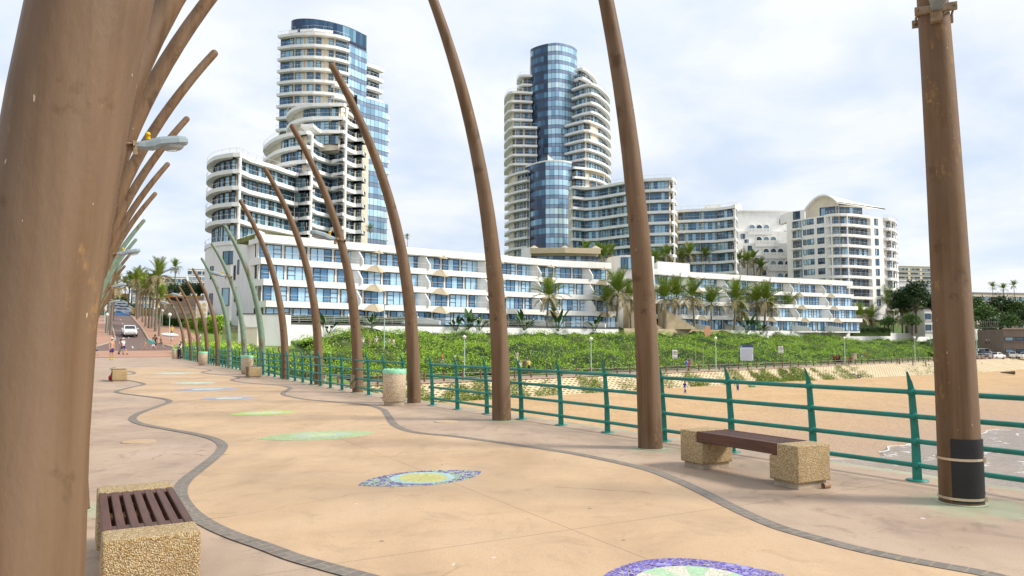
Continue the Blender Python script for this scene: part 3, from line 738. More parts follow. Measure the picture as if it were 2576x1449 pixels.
bn.location = P(6.62, 6.93); bn.rotation_euler = (0, 0, PIER_RZ); bn['label'] = 'slatted bench on two pebble blocks beside the nearest right poles'
dup(bn, P(5.86, .345), PIER_RZ + R(.5), 'slatted bench on pebble blocks at lower left, seen end on beside the huge pole')
dup(bn, P(34.5, 1.02), PIER_RZ, 'small distant bench end at left, red object at its foot')
dup(bn, P(35.2, 6.35), PIER_RZ - R(4), 'small distant bench at right, in front of a litter bin')
def bin_():
    root = thing('litter_bin', 'bin', 'litter bin', group='round pebble litter bins along the railing')
    mb = MB(); mb.lathe([(.268, .10), (.285, .115), (.285, .80), (.275, .835), (.235, .84)], (0, 0, 0), 28, cap=True); mb.build('drum', MAT['aggpale'], root)
    mb = MB(); mb.lathe([(.245, 0), (.25, .09), (.245, .101)], (0, 0, 0), 24); mb.build('base', MAT['plinth'], root)
    mb = MB(); N = 36; rings = []
    for r, z, am in ((.292, .79, .012), (.293, .85, .008), (.28, .895, .01), (.25, .905, .01), (.24, .87, .005)):
        rings.append([((r + am * math.sin(k * 2.7 + z * 30)) * math.cos(2 * math.pi * k / N), (r + am * math.sin(k * 2.7 + z * 30)) * math.sin(2 * math.pi * k / N), z + am * math.sin(k * 1.9)) for k in range(N)])
    mb.loft(rings, 0, cap=False); mb.build('bin_liner', MAT['bag'], root)
    return root
b0 = bin_(); b0.location = P(18.05, 6.66); b0['label'] = 'round pebble litter bin with green liner, nearest one, beside a brown pole'
dup(b0, P(38.3, 6.62), 1., 'pebble litter bin with green liner just behind the far right bench')
dup(b0, P(53.5, 6.45), 2., 'small pebble litter bin with green liner, third along the railing')
dup(b0, P(74, 6.6), 3., 'farthest litter bin, half hidden by the man in white shirt')
mb = MB(); p = gnd(2082, 1228)
mb.tube([p + Vector((-.06, -.03, .03)), p + Vector((.02, .01, .03))], [.03, .032], 12, cap=False); mb.tube([p + Vector((-.06, -.03, .03)), p + Vector((.02, .01, .03))], [.026, .028], 12, cap=False)
tag(mb.build('paper_cup', vary((.35, .22, .13), .2, 5)), 'crumpled brown paper cup lying at the near bench block', 'cup')
mb = MB(); p = gnd(279, 958, 0); mb.sphere(p + Vector((0, 0, .12)), .11, 0, 10, 6, (1, .8, 1.1)); mb.box(p + Vector((.02, 0, .26)), (.05, .05, .1)); tag(mb.build('red_bag', vary((.4, .03, .03), .3, 6)), 'small red bag on the ground by the far left bench', 'bag')
# sign hanging on the railing
def sign_rail():
    p = pix(815, 948, 29.6); th = thing('rail_sign', 'small white sign with red prohibition rings hung on the teal railing', 'sign', p, 0)
    ex = (U * -1).normalized(); up = Vector((0, 0, 1)); nrm = -V
    mb = MB(); mb.obox(p - ex * .26 - up * .2, ex * .52, up * .34, V * .012); mb.build('board', MAT['white'], th)
    red = M('sign_red', (.55, .03, .03), .5); blk = M('sign_black', (.03, .03, .03), .5)
    for k in (-.12, .12):
        c = p + ex * k + nrm * .008 + up * .02; mb = MB(); N = 18
        for i in range(N):
            a, b = 2 * math.pi * i / N, 2 * math.pi * (i + 1) / N
            f = lambda a, r: c + ex * math.cos(a) * r + up * math.sin(a) * r
            mb.quad(f(a, .075), f(b, .075), f(b, .095), f(a, .095))
        mb.obox(c - (ex + up) * .055 + nrm * .001 - (up - ex) * .01, (ex + up) * .11, (up - ex) * .02, nrm * .002)
        mb.build('ring_mark', red, th)
        mb = MB(); mb.obox(c - ex * .04 - up * .03 - nrm * .004, ex * .08, up * .04, nrm * .003); mb.obox(c + ex * .01 - up * .05 - nrm * .004, ex * .02, up * .1, nrm * .003); mb.build('symbol', blk, th)
sign_rail()
# ------------------------------------------------------------------ terrain, beach, sea, promenade
def grid_sheet(name, mat, ss, ts, zf, keep=None, kind='structure', uv=None):
    vs = []; idx = {}
    for i, s in enumerate(ss):
        for j, t in enumerate(ts):
            p = S(s, t); vs.append((p.x, p.y, zf(p.x, p.y, s, t)))
    n = len(ts); fs = []
    mb = MB()
    for i in range(len(ss) - 1):
        for j in range(n - 1):
            if keep and not keep((ss[i] + ss[i + 1]) / 2, (ts[j] + ts[j + 1]) / 2): continue
            fs.append((i * n + j, (i + 1) * n + j, (i + 1) * n + j + 1, i * n + j + 1))
    mb.add(vs, fs, 0, [[uv(ss[k // n], ts[k % n]) for k in f] for f in fs] if uv else None, True)
    o = mb.build(name, mat); tag(o, kind=kind); return o
def frange(a, b, st):
    n = int(round((b - a) / st)); return [a + (b - a) * i / n for i in range(n + 1)]
far = lambda a, b, c: [a - 5000, a - 1800, a - 700, a - 250] + frange(a, b, c) + [b + 250, b + 700, b + 1800, b + 5000]
def zground(x, y, s, t):
    g = G(x, y) - .12
    if t > 78: g += (noise.noise(Vector((x * .12, y * .12, 1))) * .5) * min(1, (t - 78) / 8) * sstep(12, 20, uv_of((x, y))[1])
    return g
grid_sheet('ground', MAT['soil'], far(-110, 330, 4), [-5000, -1500, -500, -150] + frange(-60, 66, 14) + [67, 68.2, 69, 70.6, 72, 74] + frange(76, 130, 3) + frange(136, 260, 10) + [400, 900, 2000, 5000], lambda x, y, s, t: min(zground(x, y, s, t), -5.75) if t < 71.5 and uv_of((x, y))[1] > 8.5 or t < 67 else zground(x, y, s, t))
def zbeach(x, y, s, t):
    z = lerp_tab(TP, t); return z + .12 * noise.noise(Vector((x * .15, y * .15, 3))) * sstep(68, 62, t) + .03 * noise.noise(Vector((x * .6, y * .6, 5)))
grid_sheet('beach', MAT['sand'], frange(-110, 330, 2.2) + [420, 700], frange(-10, 68.4, 1.6), zbeach)
mb = MB(); q = [S(-3000, -4000), S(4000, -4000), S(4000, 32), S(-3000, 32)]; mb.add([(p.x, p.y, -6.32) for p in q], [(0, 1, 2, 3)]); struct('sea', mb, MAT['sea'])
# foam where the ripples run out on the sand
mb = MB()
def shore(s, zz):
    a, b = 5., 60.
    for _ in range(22):
        m = (a + b) / 2; p = S(s, m)
        if zbeach(p.x, p.y, s, m) > zz: b = m
        else: a = m
    return a
for off_, wd, cut in ((0., .17, -.12), (-2.6, .2, .05), (-5.5, .3, .08), (-10., .4, .02)):
    row = []
    for i in range(620):
        s_ = 8 + i * .25; t_ = shore(s_, -6.32) + off_ + .5 * noise.noise(Vector((s_ * .45, off_, 1))) * (1 if off_ else .3); w_ = wd * (.45 + .9 * abs(noise.noise(Vector((s_ * 1.3, off_, 5)))))
        if noise.noise(Vector((s_ * .22, off_ * 3, 9))) < cut: row = []; continue
        a, b = S(s_, t_ - w_), S(s_, t_ + .05); cur = ((a.x, a.y, -6.306), (b.x, b.y, -6.304 + (.03 if off_ == 0 else 0)))
        if row: mb.quad(row[0], cur[0], cur[1], row[1])
        row = cur
struct('foam', mb, MAT['foam'])
# promenade and its retaining wall
grid_sheet('promenade', MAT['prom'], frange(-7, 330, 6), [70.7, 72, 73.5, 75.6], lambda x, y, s, t: -2.96 + G(x, y) * 0, )
def wall_t(t0, s): return 70.75 if t0 else 68.6 - sstep(90, 210, s) * 5.0
def ret_wall():
    o = thing('retaining_wall', 'pale interlocking block retaining wall between promenade and sand, creepers on it', 'retaining wall', S(60, 69, -5))
    mb = MB(); st = 3.; ss = frange(-12, 330, st)
    for a, b in zip(ss, ss[1:]):
        rows = [0, .33, .66, 1.0]
        for k0, k1 in zip(rows, rows[1:]):
            def w(s, k): p = S(s, 70.8 + (wall_t(0, s) - 70.8) * k); return (p.x, p.y, -2.93 + (-2.5) * k)
            L = abs(70.8 - wall_t(0, a)) + 2.2
            mb.quad(w(a, k1), w(b, k1), w(b, k0), w(a, k0), 0, [(a / .9, (1 - k1) * L / .40), (b / .9, (1 - k1) * L / .40), (b / .9, (1 - k0) * L / .40), (a / .9, (1 - k0) * L / .40)])
    mb.build('block_face', MAT['terra'], o)
    mb = MB(); a, b = S(-12, 70.55), S(330, 70.55); mb.obox((a.x, a.y, -3.05), b - a, LN * .35, (0, 0, .14)); mb.build('coping', MAT['kerb'], o)
ret_wall()
grid_sheet('car_park', MAT['prom'], frange(200, 330, 6), [75.6, 80, 86.5], lambda x, y, s, t: -2.955)
# creepers on the wall: one countless mass
C = []
for (s0, s1, d) in ((30, 37, 9), (38, 42, 8), (43, 55, 10), (56, 60, 7), (61, 64.5, 8), (69, 73, 9), (76, 88, 3), (91, 95, 9), (99, 105, 9), (108, 124, 14), (127, 131, 8), (133, 138, 6), (140, 144, 3), (160, 190, 1)):
    for _ in range(int((s1 - s0) * d * 5)):
        s = random.uniform(s0, s1); k = random.random() ** .8; t = 70.9 + (wall_t(0, s) - 70.9) * k
        if math.sin(s * 1.3) * .3 + math.sin(s * .37) * .3 + k < .15: continue
        p = S(s, t - .12); C.append((p.x, p.y, -2.85 - 2.4 * k))
np_ = leaves(C, 12, (.22, .2, .16), .22, .2)
tag(np_quads('creepers', np_, MAT['creeper']), kind='stuff')
# paving at the shore end, road up the hill, lawn
def strip(name, mat, ulist, v0, v1, off, nv=5, uvw=None):
    mb = MB(); rows = []
    for u in ulist:
        a, b = (v0(u) if callable(v0) else v0), (v1(u) if callable(v1) else v1)
        r = []
        for k in range(nv):
            p = P(u, a + (b - a) * k / (nv - 1)); r.append((p.x, p.y, (max(G(p.x, p.y), -.02) if name != 'lawn' else G(p.x, p.y)) + off))
        rows.append(r)
    mb.loft(rows, 0, close=False)
    o = struct(name, mb, mat)
    if o.data.polygons[0].normal.z < 0: o.data.flip_normals()
    return o
us = frange(82, 96, 1.) + frange(98, 170, 2.)
strip('brick_paving', MAT['paver'], frange(83.5, 96, 1.) + frange(98, 168, 2.), -7, 13.5, .03, 12)
vr0 = lambda u: 2.8 - sstep(112, 98, u) * 3.0
vr1 = lambda u: 6.5 + sstep(112, 96, u) * 3.0
strip('road', MAT['road'], frange(97, 112, 1.) + frange(114, 176, 2.), vr0, vr1, .05, 7)
for f, sg in ((vr0, -1), (vr1, 1)):
    mb = MB(); rows = []
    for u in frange(100, 112, 1.) + frange(114, 176, 2.):
        r = []
        for dv, dz in ((0, .05), (0, .17), (.2, .17), (.2, .05)):
            p = P(u, f(u) + sg * dv); r.append((p.x, p.y, G(p.x, p.y) + dz))
        rows.append(r)
    mb.loft(rows, 0, close=False); struct('kerb', mb, MAT['kerb'])
mb = MB()
for u in (101, 113, 138, 150): 
    for a in (4.3,):
        q = [P(u, a), P(u, a + .14), P(u + 2.2, a + .14), P(u + 2.2, a)]
        mb.add([(p.x, p.y, G(p.x, p.y) + .056) for p in q], [(0, 1, 2, 3)])
struct('road_marking', mb, MAT['roadmark'])
strip('lawn', MAT['lawn'], frange(80, 128, 2.), lambda u: 13.0 - sstep(100, 86, u) * 2.5, lambda u: 25 , .06, 12)
strip('lawn_path', MAT['paver'], frange(86, 120, 2.), lambda u: 12.2 - sstep(100, 86, u) * 2.5, lambda u: 13.0 - sstep(100, 86, u) * 2.5, .08, 3)
# ------------------------------------------------------------------ dune scrub (countless): bumpy mass of leaf clumps
def dune():
    C = []; Cm = []
    def bump(x, y): return .25 + 2.5 * abs(noise.noise(Vector((x * .11, y * .11, 2)))) ** .8 + 1.0 * abs(noise.noise(Vector((x * .32, y * .32, 7)))) + .25 * noise.noise(Vector((x * 1.1, y * 1.1, 4)))
    n = 0
    s = -60.
    while s < 300:
        st = .74 if s < 70 else .9 if s < 200 else 1.15
        t = 77.0 + random.random() * .4 + 10 * sstep(196, 208, s)
        while t < 106:
            ss, tt = s + random.uniform(-.4, .4), t + random.uniform(-.4, .4); p = S(ss, tt); u, v = uv_of(p)
            lim = 10.5 + max(0, u - 74) * .35
            if u > 92: lim = 25.4
            if v > lim and tt < (103.2 if ss > 28 else 103.5) and not (u > 80 and v < 26.5 and u < 92 and v > 13.5 and False):
                h = bump(p.x, p.y); rise = min(1, (tt - 76.6) / 3)
                if h > .05: C.append((p.x, p.y, zground(p.x, p.y, ss, tt) + max(.1, h * (.35 + .65 * rise)) * random.uniform(.6, 1.1)))
            t += st
        s += st
    sh = []
    for _ in range(70):
        ss, tt = random.uniform(8, 200), random.uniform(79, 102); p = S(ss, tt); u, v = uv_of(p)
        if v < 16 or (u > 92 and v < 27): continue
        r = random.uniform(.7, 1.8); z = zground(p.x, p.y, ss, tt) + bump(p.x, p.y) * .9
        for _ in range(int(26 * r * r)):
            a = rng.normal(size=3); a /= np.linalg.norm(a); sh.append((p.x + a[0] * r * random.random() ** .4, p.y + a[1] * r * random.random() ** .4, z + abs(a[2]) * r * .55))
    tag(np_quads('olive_shrubs', leaves(sh, 12, (.2, .2, .14), .2, .5), MAT['olive']), kind='stuff')
    pts = np.array(C); q = leaves(pts, 30, (.30, .30, .19), .23, .5)
    tag(np_quads('dune_scrub', q, MAT['bush']), kind='stuff')
    # the mass beneath the leaves, coloured near black as shade between clumps
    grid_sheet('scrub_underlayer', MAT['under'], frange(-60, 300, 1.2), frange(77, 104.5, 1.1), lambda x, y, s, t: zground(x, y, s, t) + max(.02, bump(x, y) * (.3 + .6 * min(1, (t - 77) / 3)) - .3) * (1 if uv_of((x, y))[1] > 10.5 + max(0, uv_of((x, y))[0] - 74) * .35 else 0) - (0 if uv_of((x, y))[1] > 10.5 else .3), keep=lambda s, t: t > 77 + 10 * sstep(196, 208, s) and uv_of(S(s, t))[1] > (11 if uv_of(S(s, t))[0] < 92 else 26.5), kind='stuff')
dune()
# bushes hugging the pier beyond the railing (toward the lawn)
C = []
for _ in range(1500):
    u = random.uniform(72, 92); v = random.uniform(8.3, 12.5 + (u - 72) * .12)
    if v > 12.5 and u > 86: continue
    p = P(u, v); h = max(0, G(p.x, p.y)) + .4 + .6 * random.random() * (1 if v > 8.8 else .5); C.append((p.x, p.y, h))
tag(np_quads('hedge_mass', leaves(C, 14, (.3, .3, .2), .26, .5), MAT['bush']), kind='stuff')
# ------------------------------------------------------------------ building kit
def pl(pts, py=500): return [Vector((pix(a, py, Y).x, Y, 0)) for a, Y in pts]
def off(pts, d):
    out = []
    for i, p in enumerate(pts):
        a = (p - pts[i - 1]).normalized() if i else None; b = (pts[i + 1] - p).normalized() if i < len(pts) - 1 else None
        if a is None: a = b
        if b is None: b = a
        n1, n2 = Vector((-a.y, a.x, 0)), Vector((-b.y, b.x, 0)); n = n1 + n2
        if n.length < .2: n = n1.copy()
        n.normalize(); out.append(p + n * (d / max(.55, n.dot(n1))))
    return out
def smooth(pts, k=3): return [Vector((p.x, p.y, 0)) for p in catmull(pts, k)]
def at_z(p, z): return (p.x, p.y, z)
class Bld:
    def __init__(s, name, label, cat, p, group=None):
        s.root = thing(name, label, cat, (p.x, p.y, G(p.x, p.y)), 0, group); s.nw = 0; s.extra = MB(); s.gm = None; s.shear = 0.
    def loft(s, name, front, d0, d1, z0, z1, mat, parent=None):
        mb = MB(); f = off(front, d0); b = off(front, d1)
        mb.loft([[at_z(p, z0), at_z(p, z1), at_z(q, z1), at_z(q, z0)] for p, q in zip(f, b)], 0, smooth=False)
        return mb.build(name, mat, parent or s.root)
    def body(s, front, depth, z0, z1, mat, name='wall', d0=0.):
        mb = MB(); f = off(front, d0 * .72); a, b = f[0], f[-1]; n = Vector((s.shear * depth, depth, 0))
        mb.prism(f + [b + n, a + n], z0, z1); return mb.build(name, mat, s.root)
    def slab(s, pts, z, th=.85, depth=3., mat=None): return s.loft('balcony', pts, 0, depth, z - th, z, mat or MAT['whiteb'])
    def rail(s, pts, z, inset=.12, h=.95, bars=1, post=2.6):
        mb = MB(); f = off(pts, inset)
        for a, b in zip(f, f[1:]):
            d = b - a; L = d.length
            if L < .05: continue
            e = d / L; n = Vector((e.y, -e.x, 0))
            for k in range(bars):
                zz = z + h * (k + 1) / bars; w = .045 if k == bars - 1 else .022
                mb.obox((a.x, a.y, zz - w), d, n * .05, (0, 0, w))
            for i in range(max(1, int(L / post))):
                p = a + d * (i + .5) / max(1, int(L / post)); mb.obox((p.x, p.y, z), e * .045, n * .04, n * .12 + Vector((0, 0, h)))
        return mb.build('railing', MAT['railw'], s.root)
    def win(s, o, e, n, w, h, mat, mull=1.15, fr=.09, transom=True, name='window'):
        """o lower left corner on the wall plane"""
        big = s.nw >= 100; mb = s.extra if big else MB(); up = Vector((0, 0, 1)); o = Vector(o)
        k = max(1, int(round(w / mull))); r = random.random() * 50
        g = o + n * .05
        for i in range(k):
            a, b = g + e * (w * i / k), g + e * (w * (i + 1) / k); q = math.floor(r * 7) + i
            mb.quad(a, b, b + up * h, a + up * h, 1, [(q + .02, .02), (q + .98, .02), (q + .98, .98), (q + .02, .98)])
        for i in range(k + 1):
            t = fr * (1.3 if i in (0, k) else .8); mb.obox(o + e * (w * i / k - t / 2), e * t, n * .13, up * h)
        mb.obox(o, e * w, n * .12, up * fr); mb.obox(o + up * (h - fr), e * w, n * .12, up * fr)
        if transom and h > 1.6:
            i = random.choice((0, k - 1)); mb.obox(o + e * (w * i / k) + up * h * .36, e * (w / k), n * .11, up * fr * .8); mb.obox(o + e * (w * i / k) + up * h * .68, e * (w / k), n * .11, up * fr * .8)
        s.nw += 1; s.gm = mat
        if not big: mb.build(name, [MAT['frame'], mat], s.root)
    def bays(s, pts, d, z0, z1, bay=4., col=.5, mat=None, skip=None, px=None):
        f = off(pts, d * .72); ci = 0
        for a, b in zip(f, f[1:]):
            D = b - a; L = D.length
            if L < 1.3: continue
            e = D / L; n = Vector((e.y, -e.x, 0)); k = max(1, int(round(L / bay))); w = L / k
            for i in range(k):
                ci += 1
                if skip and skip(ci, a + D * (i + .5) / k): continue
                o = a + e * (w * i + col / 2); s.win((o.x, o.y, z0), e, n, w - col, z1 - z0, mat or MAT['glass'])
    def done(s):
        if s.extra.f: tag(s.extra.build('window', [MAT['frame'], s.gm], s.root), kind='stuff')
    def curtain(s, pts, z0, z1, mat, panel=1.25, fh=3.27, name='glass_curtain_wall'):
        mb = MB(); acc = 0
        for a, b in zip(pts, pts[1:]):
            L = (b - a).length; n = max(1, int(L / panel / 2))
            for i in range(n):
                p, q = a.lerp(b, i / n), a.lerp(b, (i + 1) / n); u0, u1 = (acc + L * i / n) / panel, (acc + L * (i + 1) / n) / panel
                mb.quad(at_z(p, z0), at_z(q, z0), at_z(q, z1), at_z(p, z1), 0, [(u0, z0 / fh), (u1, z0 / fh), (u1, z1 / fh), (u0, z1 / fh)])
            acc += L
        return mb.build(name, mat, s.root)
    def column(s, p, z0, z1, r=.28):
        mb = MB(); mb.lathe([(r, z0), (r, z1)], (p.x, p.y, 0), 10); return mb.build('column', MAT['whiteb'], s.root)
FH = 3.27
# ------------------------------------------------------------------ left curved wing
def left_wing():
    pts = smooth(pl([(540, 162), (523, 158.5), (519.6, 154), (535, 149.3), (566, 146.8), (603, 146), (630, 150.4), (693, 156.8), (746, 163.7), (775, 162.2), (785, 163.2), (788, 167)], 440), 2)
    b = Bld('apartment_wing', 'low curved white apartment wing with wavy balconies left of the towers', 'apartment building', pts[8])
    b.body(pts[5:-6], 15, 21., 38.2, MAT['cream'], d0=2.2)
    tops = [38.5 - FH * i for i in range(5)]
    for i, z in enumerate(tops):
        b.slab(pts, z, .8, 3.); b.rail(pts, z)
        if i < 4: b.bays(pts[3:], 2.0, z - FH + .02, z - .9, 3.9, .45, MAT['glassm'])
    b.bays(pts[3:14], 2.0, 21.2, 24.4, 3.2, .2, MAT['glassm'])
    low = pts[:15]
    b.loft('balcony', low, 0, 3.2, 20.3, 21.1, MAT['whiteb']); b.rail(low, 21.1)
    b.body(low, 14, 2., 20.3, MAT['white'], 'podium', .25)
    for px in (603, 783):
        p = pl([(px, 146.6 if px == 603 else 163)], 440)[0]; b.column(p, 21, 38, .32)
    # small dark windows and the dark recess in the podium
    f = off(low, .14)
    for (px, z, w, h) in ((533, 13.8, 1., 2.6), (533, 8.6, 1., 2.4), (572, 16.5, 6., 2.6), (585, 8.5, 1.8, 3.4)):
        k = min(range(len(f)), key=lambda i: abs(f[i].x - pl([(px, 150)], 640)[0].x)); a, c = f[k], f[min(k + 1, len(f) - 1)]
        e = (c - a).normalized(); n = Vector((e.y, -e.x, 0)); b.win((a.x, a.y, z), e, n, w, h, MAT['glassm'], 1.5, .08, False)
    b.done()
left_wing()
# ------------------------------------------------------------------ stepped middle block
def middle():
    b1 = smooth(pl([(672, 187), (661, 181), (667, 176.5), (693, 170), (728, 166.5), (769.6, 165), (783, 166.5), (787, 171)], 400), 2)
    tail = pl([(787, 171.2), (800, 175), (835, 180), (864, 176.5), (869, 178)], 400)
    d = smooth(pl([(869, 178), (880, 180.5), (897, 183), (914, 182.6), (917, 186)], 400), 2)
    b2 = smooth(pl([(735, 192), (720, 187), (728, 181.5), (751, 178), (786, 176), (864.5, 176), (868, 178)], 300), 2)
    b = Bld('apartment_block', 'stepped white apartment block with curved terraces between low wing and left tower', 'apartment building', b1[6])
    b.body(pl([(785, 176), (835, 183.2), (868, 181)], 400), 12, 18, 47.6, MAT['cream'], d0=.3); b.body(pl([(869, 183), (880, 184.5), (897, 187), (912, 187.4)], 400), 8, 18, 54.4, MAT['cream'], d0=.2)
    b.body(b2, 14, 47., 57.7, MAT['cream'], d0=2.2); b.body(b1, 12, 36, 48., MAT['cream'], d0=2.2)
    zt = 58.1
    for i in range(3):
        z = zt - FH * i; b.slab(b2, z, .8, 3.2); b.rail(b2, z)
        if i < 2: b.bays(b2[6:], 2.0, z - FH + .02, z - .9, 3.6, .4)
    b.body(b2, 14, 48.3, 51.6 - .9, MAT['cream'], 'wall', 2.2); b.bays(b2[6:], 2.0, 48.4, 50.6, 3.6, .4)
    for i in range(4):
        z = 48.3 - FH * i + (.3 if i == 3 else 0); b.slab(b1, z, .8, 3.2); b.rail(b1, z)
        if i < 3: b.bays(b1[6:], 2.0, z - FH + .02, z - .9, 3.4, .4)
    dd = b.slab(tail, 51.6 - FH * 0, .8, 3)
    for i in range(9):
        z = 48.3 - FH * i; b.slab(tail, z, .8, 3.); b.rail(tail, z)
        b.bays(tail, 2.1, z - FH + .02, z - .9, 3.6, .5)
    for i in range(12):
        z = 54.8 - FH * i; b.slab(d, z, .9, 3.5); b.rail(d, z)
        if i < 11: b.bays(d, 2.4, z - FH + .02, z - 1.0, 3.4, .9, MAT['glassm'])
    for (px, Y, z1) in ((869, 177.6, 57.5), (784, 166.2, 47.8)): b.column(pl([(px, Y)], 400)[0], 18, z1, .35)
    b.done()
middle()
# ------------------------------------------------------------------ left tower
def left_tower():
    a = smooth(pl([(697, 201.8), (735, 200.2), (790, 199.6), (845, 201.2), (880, 204)], 150), 2)
    b = Bld('tower_block', 'tall left tower of white curved balconies with a blue glass side and glass crown', 'tower', a[3]); b.shear = -.3
    b.body(a, 16, 18, 85., MAT['cream'], d0=1.9)
    for i in range(13):
        z = 85.3 - FH * i; b.slab(a, z, .75, 3.); b.rail(a, z)
        if i: b.bays([a[0], a[2], a[4], a[6], a[8]], 1.75, z + .02, z + FH - .95, 5.3, .75)
    up = pl([(727, 203), (790, 201.4), (838, 203)], 60); b.slab(up, 87.1, .7, 4); b.rail(up, 87.1); 
    crown = smooth(pl([(735, 207), (732.5, 204.2), (741, 202.8), (762, 202.2), (792, 202.6), (831.7, 204.4), (878, 208), (923, 214)], 60), 3)
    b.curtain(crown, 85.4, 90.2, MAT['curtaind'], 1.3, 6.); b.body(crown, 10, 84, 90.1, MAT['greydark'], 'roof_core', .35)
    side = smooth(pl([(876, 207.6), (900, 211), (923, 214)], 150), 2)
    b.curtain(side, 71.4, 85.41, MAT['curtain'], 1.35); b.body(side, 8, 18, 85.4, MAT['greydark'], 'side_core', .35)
    bal = smooth(pl([(842, 200.4), (870, 203), (888, 207.5), (891, 211)], 250), 2)
    for i in range(8):
        z = 71.4 - FH * i; b.slab(bal, z, .75, 3.4); b.rail(bal, z)
        b.bays(bal, 3., z - FH + .02, z - .95, 3.4, .6, MAT['glassm'])
    lowc = smooth(pl([(896, 209.5), (920, 213), (950, 215.6), (975, 219)], 400), 2)
    b.curtain(lowc, 14, 71.3, MAT['curtain'], 1.35); b.body(lowc, 12, 14, 71.2, MAT['greydark'], 'rear_core', .35)
    rb = smooth(pl([(921, 214.6), (945, 216.8), (966, 220)], 180), 2)
    for i in range(4):
        z = 82.3 - FH * i; b.slab(rb, z, .9, 4); b.rail(rb, z)
        if i < 3: b.bays(off(rb, 0), 2.6, z - FH + .02, z - 1., 3.2, .4, MAT['glassm'])
    b.body(rb, 9, 71, 81.8, MAT['cream'], 'wall', 2.8)
    eb = pl([(975.5, 219.4), (980, 221)], 400)
    for i in range(12): b.slab(eb, 68 - FH * i, .9, 3)
    b.done()
left_tower()
# ------------------------------------------------------------------ right tower
def right_tower():
    b = Bld('tower_block', 'tall right tower with dark blue glass core between two wings of curved white balconies', 'tower', pl([(1395, 262)])[0])
    ld = smooth(pl([(1333.5, 266), (1336, 263), (1355, 260), (1378, 258)], 250), 2); rd = smooth(pl([(1378, 258), (1400, 257.2), (1420, 258.2), (1440, 260.4), (1452, 263.5), (1453, 267)], 250), 2)
    b.curtain(ld, 58, 105.6, MAT['curtaind'], 1.3); b.curtain(rd, 58, 105.6, MAT['curtain'], 1.3)  # left face dark, right face bright: sun-side shading is put into the colours
    b.body(ld + rd[1:], 11, 16, 105.4, MAT['greydark'], 'glass_core', .3)
    l2 = smooth(pl([(1323, 258), (1350, 252.6), (1372, 250)], 500), 2); r2 = smooth(pl([(1372, 250), (1395, 249.4), (1420, 250), (1438.5, 252.4)], 500), 2)
    b.curtain(l2, 12, 61.6, MAT['curtaind'], 1.45); b.curtain(r2, 12, 61.6, MAT['curtain'], 1.45); b.body(l2 + r2[1:], 9, 12, 61.5, MAT['greydark'], 'lower_core', .3)  # lower drum repeats the shaded left and lit right glass colours
    b.loft('parapet', l2 + r2[1:], -.15, .5, 61.6, 62.1, MAT['white'])
    fin = pl([(1378, 249.7)], 400)[0]; mb = MB(); mb.add([at_z(fin, 61.9), at_z(fin + Vector((2.4, .6, 0)), 61.9), at_z(fin, 64.), at_z(fin + Vector((0, .4, 0)), 61.9), at_z(fin + Vector((2.4, 1, 0)), 61.9), at_z(fin + Vector((0, .4, 0)), 64.)], [(0, 1, 2), (5, 4, 3), (0, 2, 5, 3), (1, 4, 5, 2)]); mb.build('roof_fin', MAT['white'], b.root)
    lu = smooth(pl([(1299.5, 271), (1300.5, 267), (1304, 264), (1313, 262), (1345, 262.5)], 200), 2)
    lm = smooth(pl([(1268.6, 275), (1268.2, 269), (1274, 263.4), (1288, 260), (1340, 261.2)], 300), 2)
    ll = smooth(pl([(1269, 275), (1269.6, 269), (1278, 263.2), (1290, 260), (1308, 256.8), (1325, 254.6)], 500), 2)
    lk = smooth(pl([(1268.6, 275), (1268.2, 269), (1276, 263), (1291, 258.4), (1352, 259)], 350), 2)
    for z in (96., 92.7): b.slab(lu, z, .75, 3.2); b.rail(lu, z, bars=1); 
    b.bays(lu, 2, 92.8, 95., 3.4, .4, MAT['glassd']); b.bays(lu, 2, 89.4, 91.8, 3.4, .4, MAT['glassd']); b.body(lu, 8, 85, 95.6, MAT['cream'], d0=2.1)
    b.body(lm, 10, 14, 88.8, MAT['cream'], d0=2.3)
    for i in range(23):
        z = 89.4 - FH * i; pts = lm if i < 4 else lk if i < 9 else ll
        b.slab(pts, z, .75, 3.2); b.rail(pts, z, bars=1)
        if i < 22: b.bays(pts[5:], 2.05, z - FH + .02, z - .95, 4.4, .9, MAT['glassd'] if i < 9 else MAT['glass'])
    b.body(ll, 8, 14, 58, MAT['cream'], d0=2.2); b.body(lk, 8, 57, 76, MAT['cream'], d0=2.2)
    ru = smooth(pl([(1443.6, 259), (1466, 256), (1491, 262.7), (1501, 268.5), (1502.5, 273)], 180), 2)
    rm = smooth(pl([(1438, 258.4), (1488, 252), (1518.6, 259.4), (1533, 266.5), (1535, 273)], 250), 2)
    rl = smooth(pl([(1420, 258), (1469, 251.6), (1492, 253.4), (1519, 259), (1536, 267), (1537.5, 274)], 400), 2)
    rk = smooth(pl([(1440, 251.8), (1446, 250.4), (1492, 253.4), (1519, 259), (1536, 267), (1537.5, 274)], 450), 2)
    for z in (96.4, 93.1): b.slab(ru, z, .75, 3.2); b.rail(ru, z, bars=1)
    for z in (93.2, 89.9): b.bays(ru, 2, z, z + 2.3, 3.4, .3)
    b.body(ru, 8, 86, 96, MAT['cream'], d0=2.1)
    b.body(rm, 9, 70, 89.2, MAT['cream'], d0=2.1); b.body(rl, 9, 30, 73.5, MAT['cream'], d0=2.1)
    for i in range(14):
        z = 89.6 - FH * i; pts = rm if i < 4 else rl if i < 9 else rk
        b.slab(pts, z, .75, 3.2); b.rail(pts, z, bars=1)
        if i < 13: b.bays(pts, 2., z - FH + .02, z - .95, 3.9, .5)
    b.done()
right_tower()
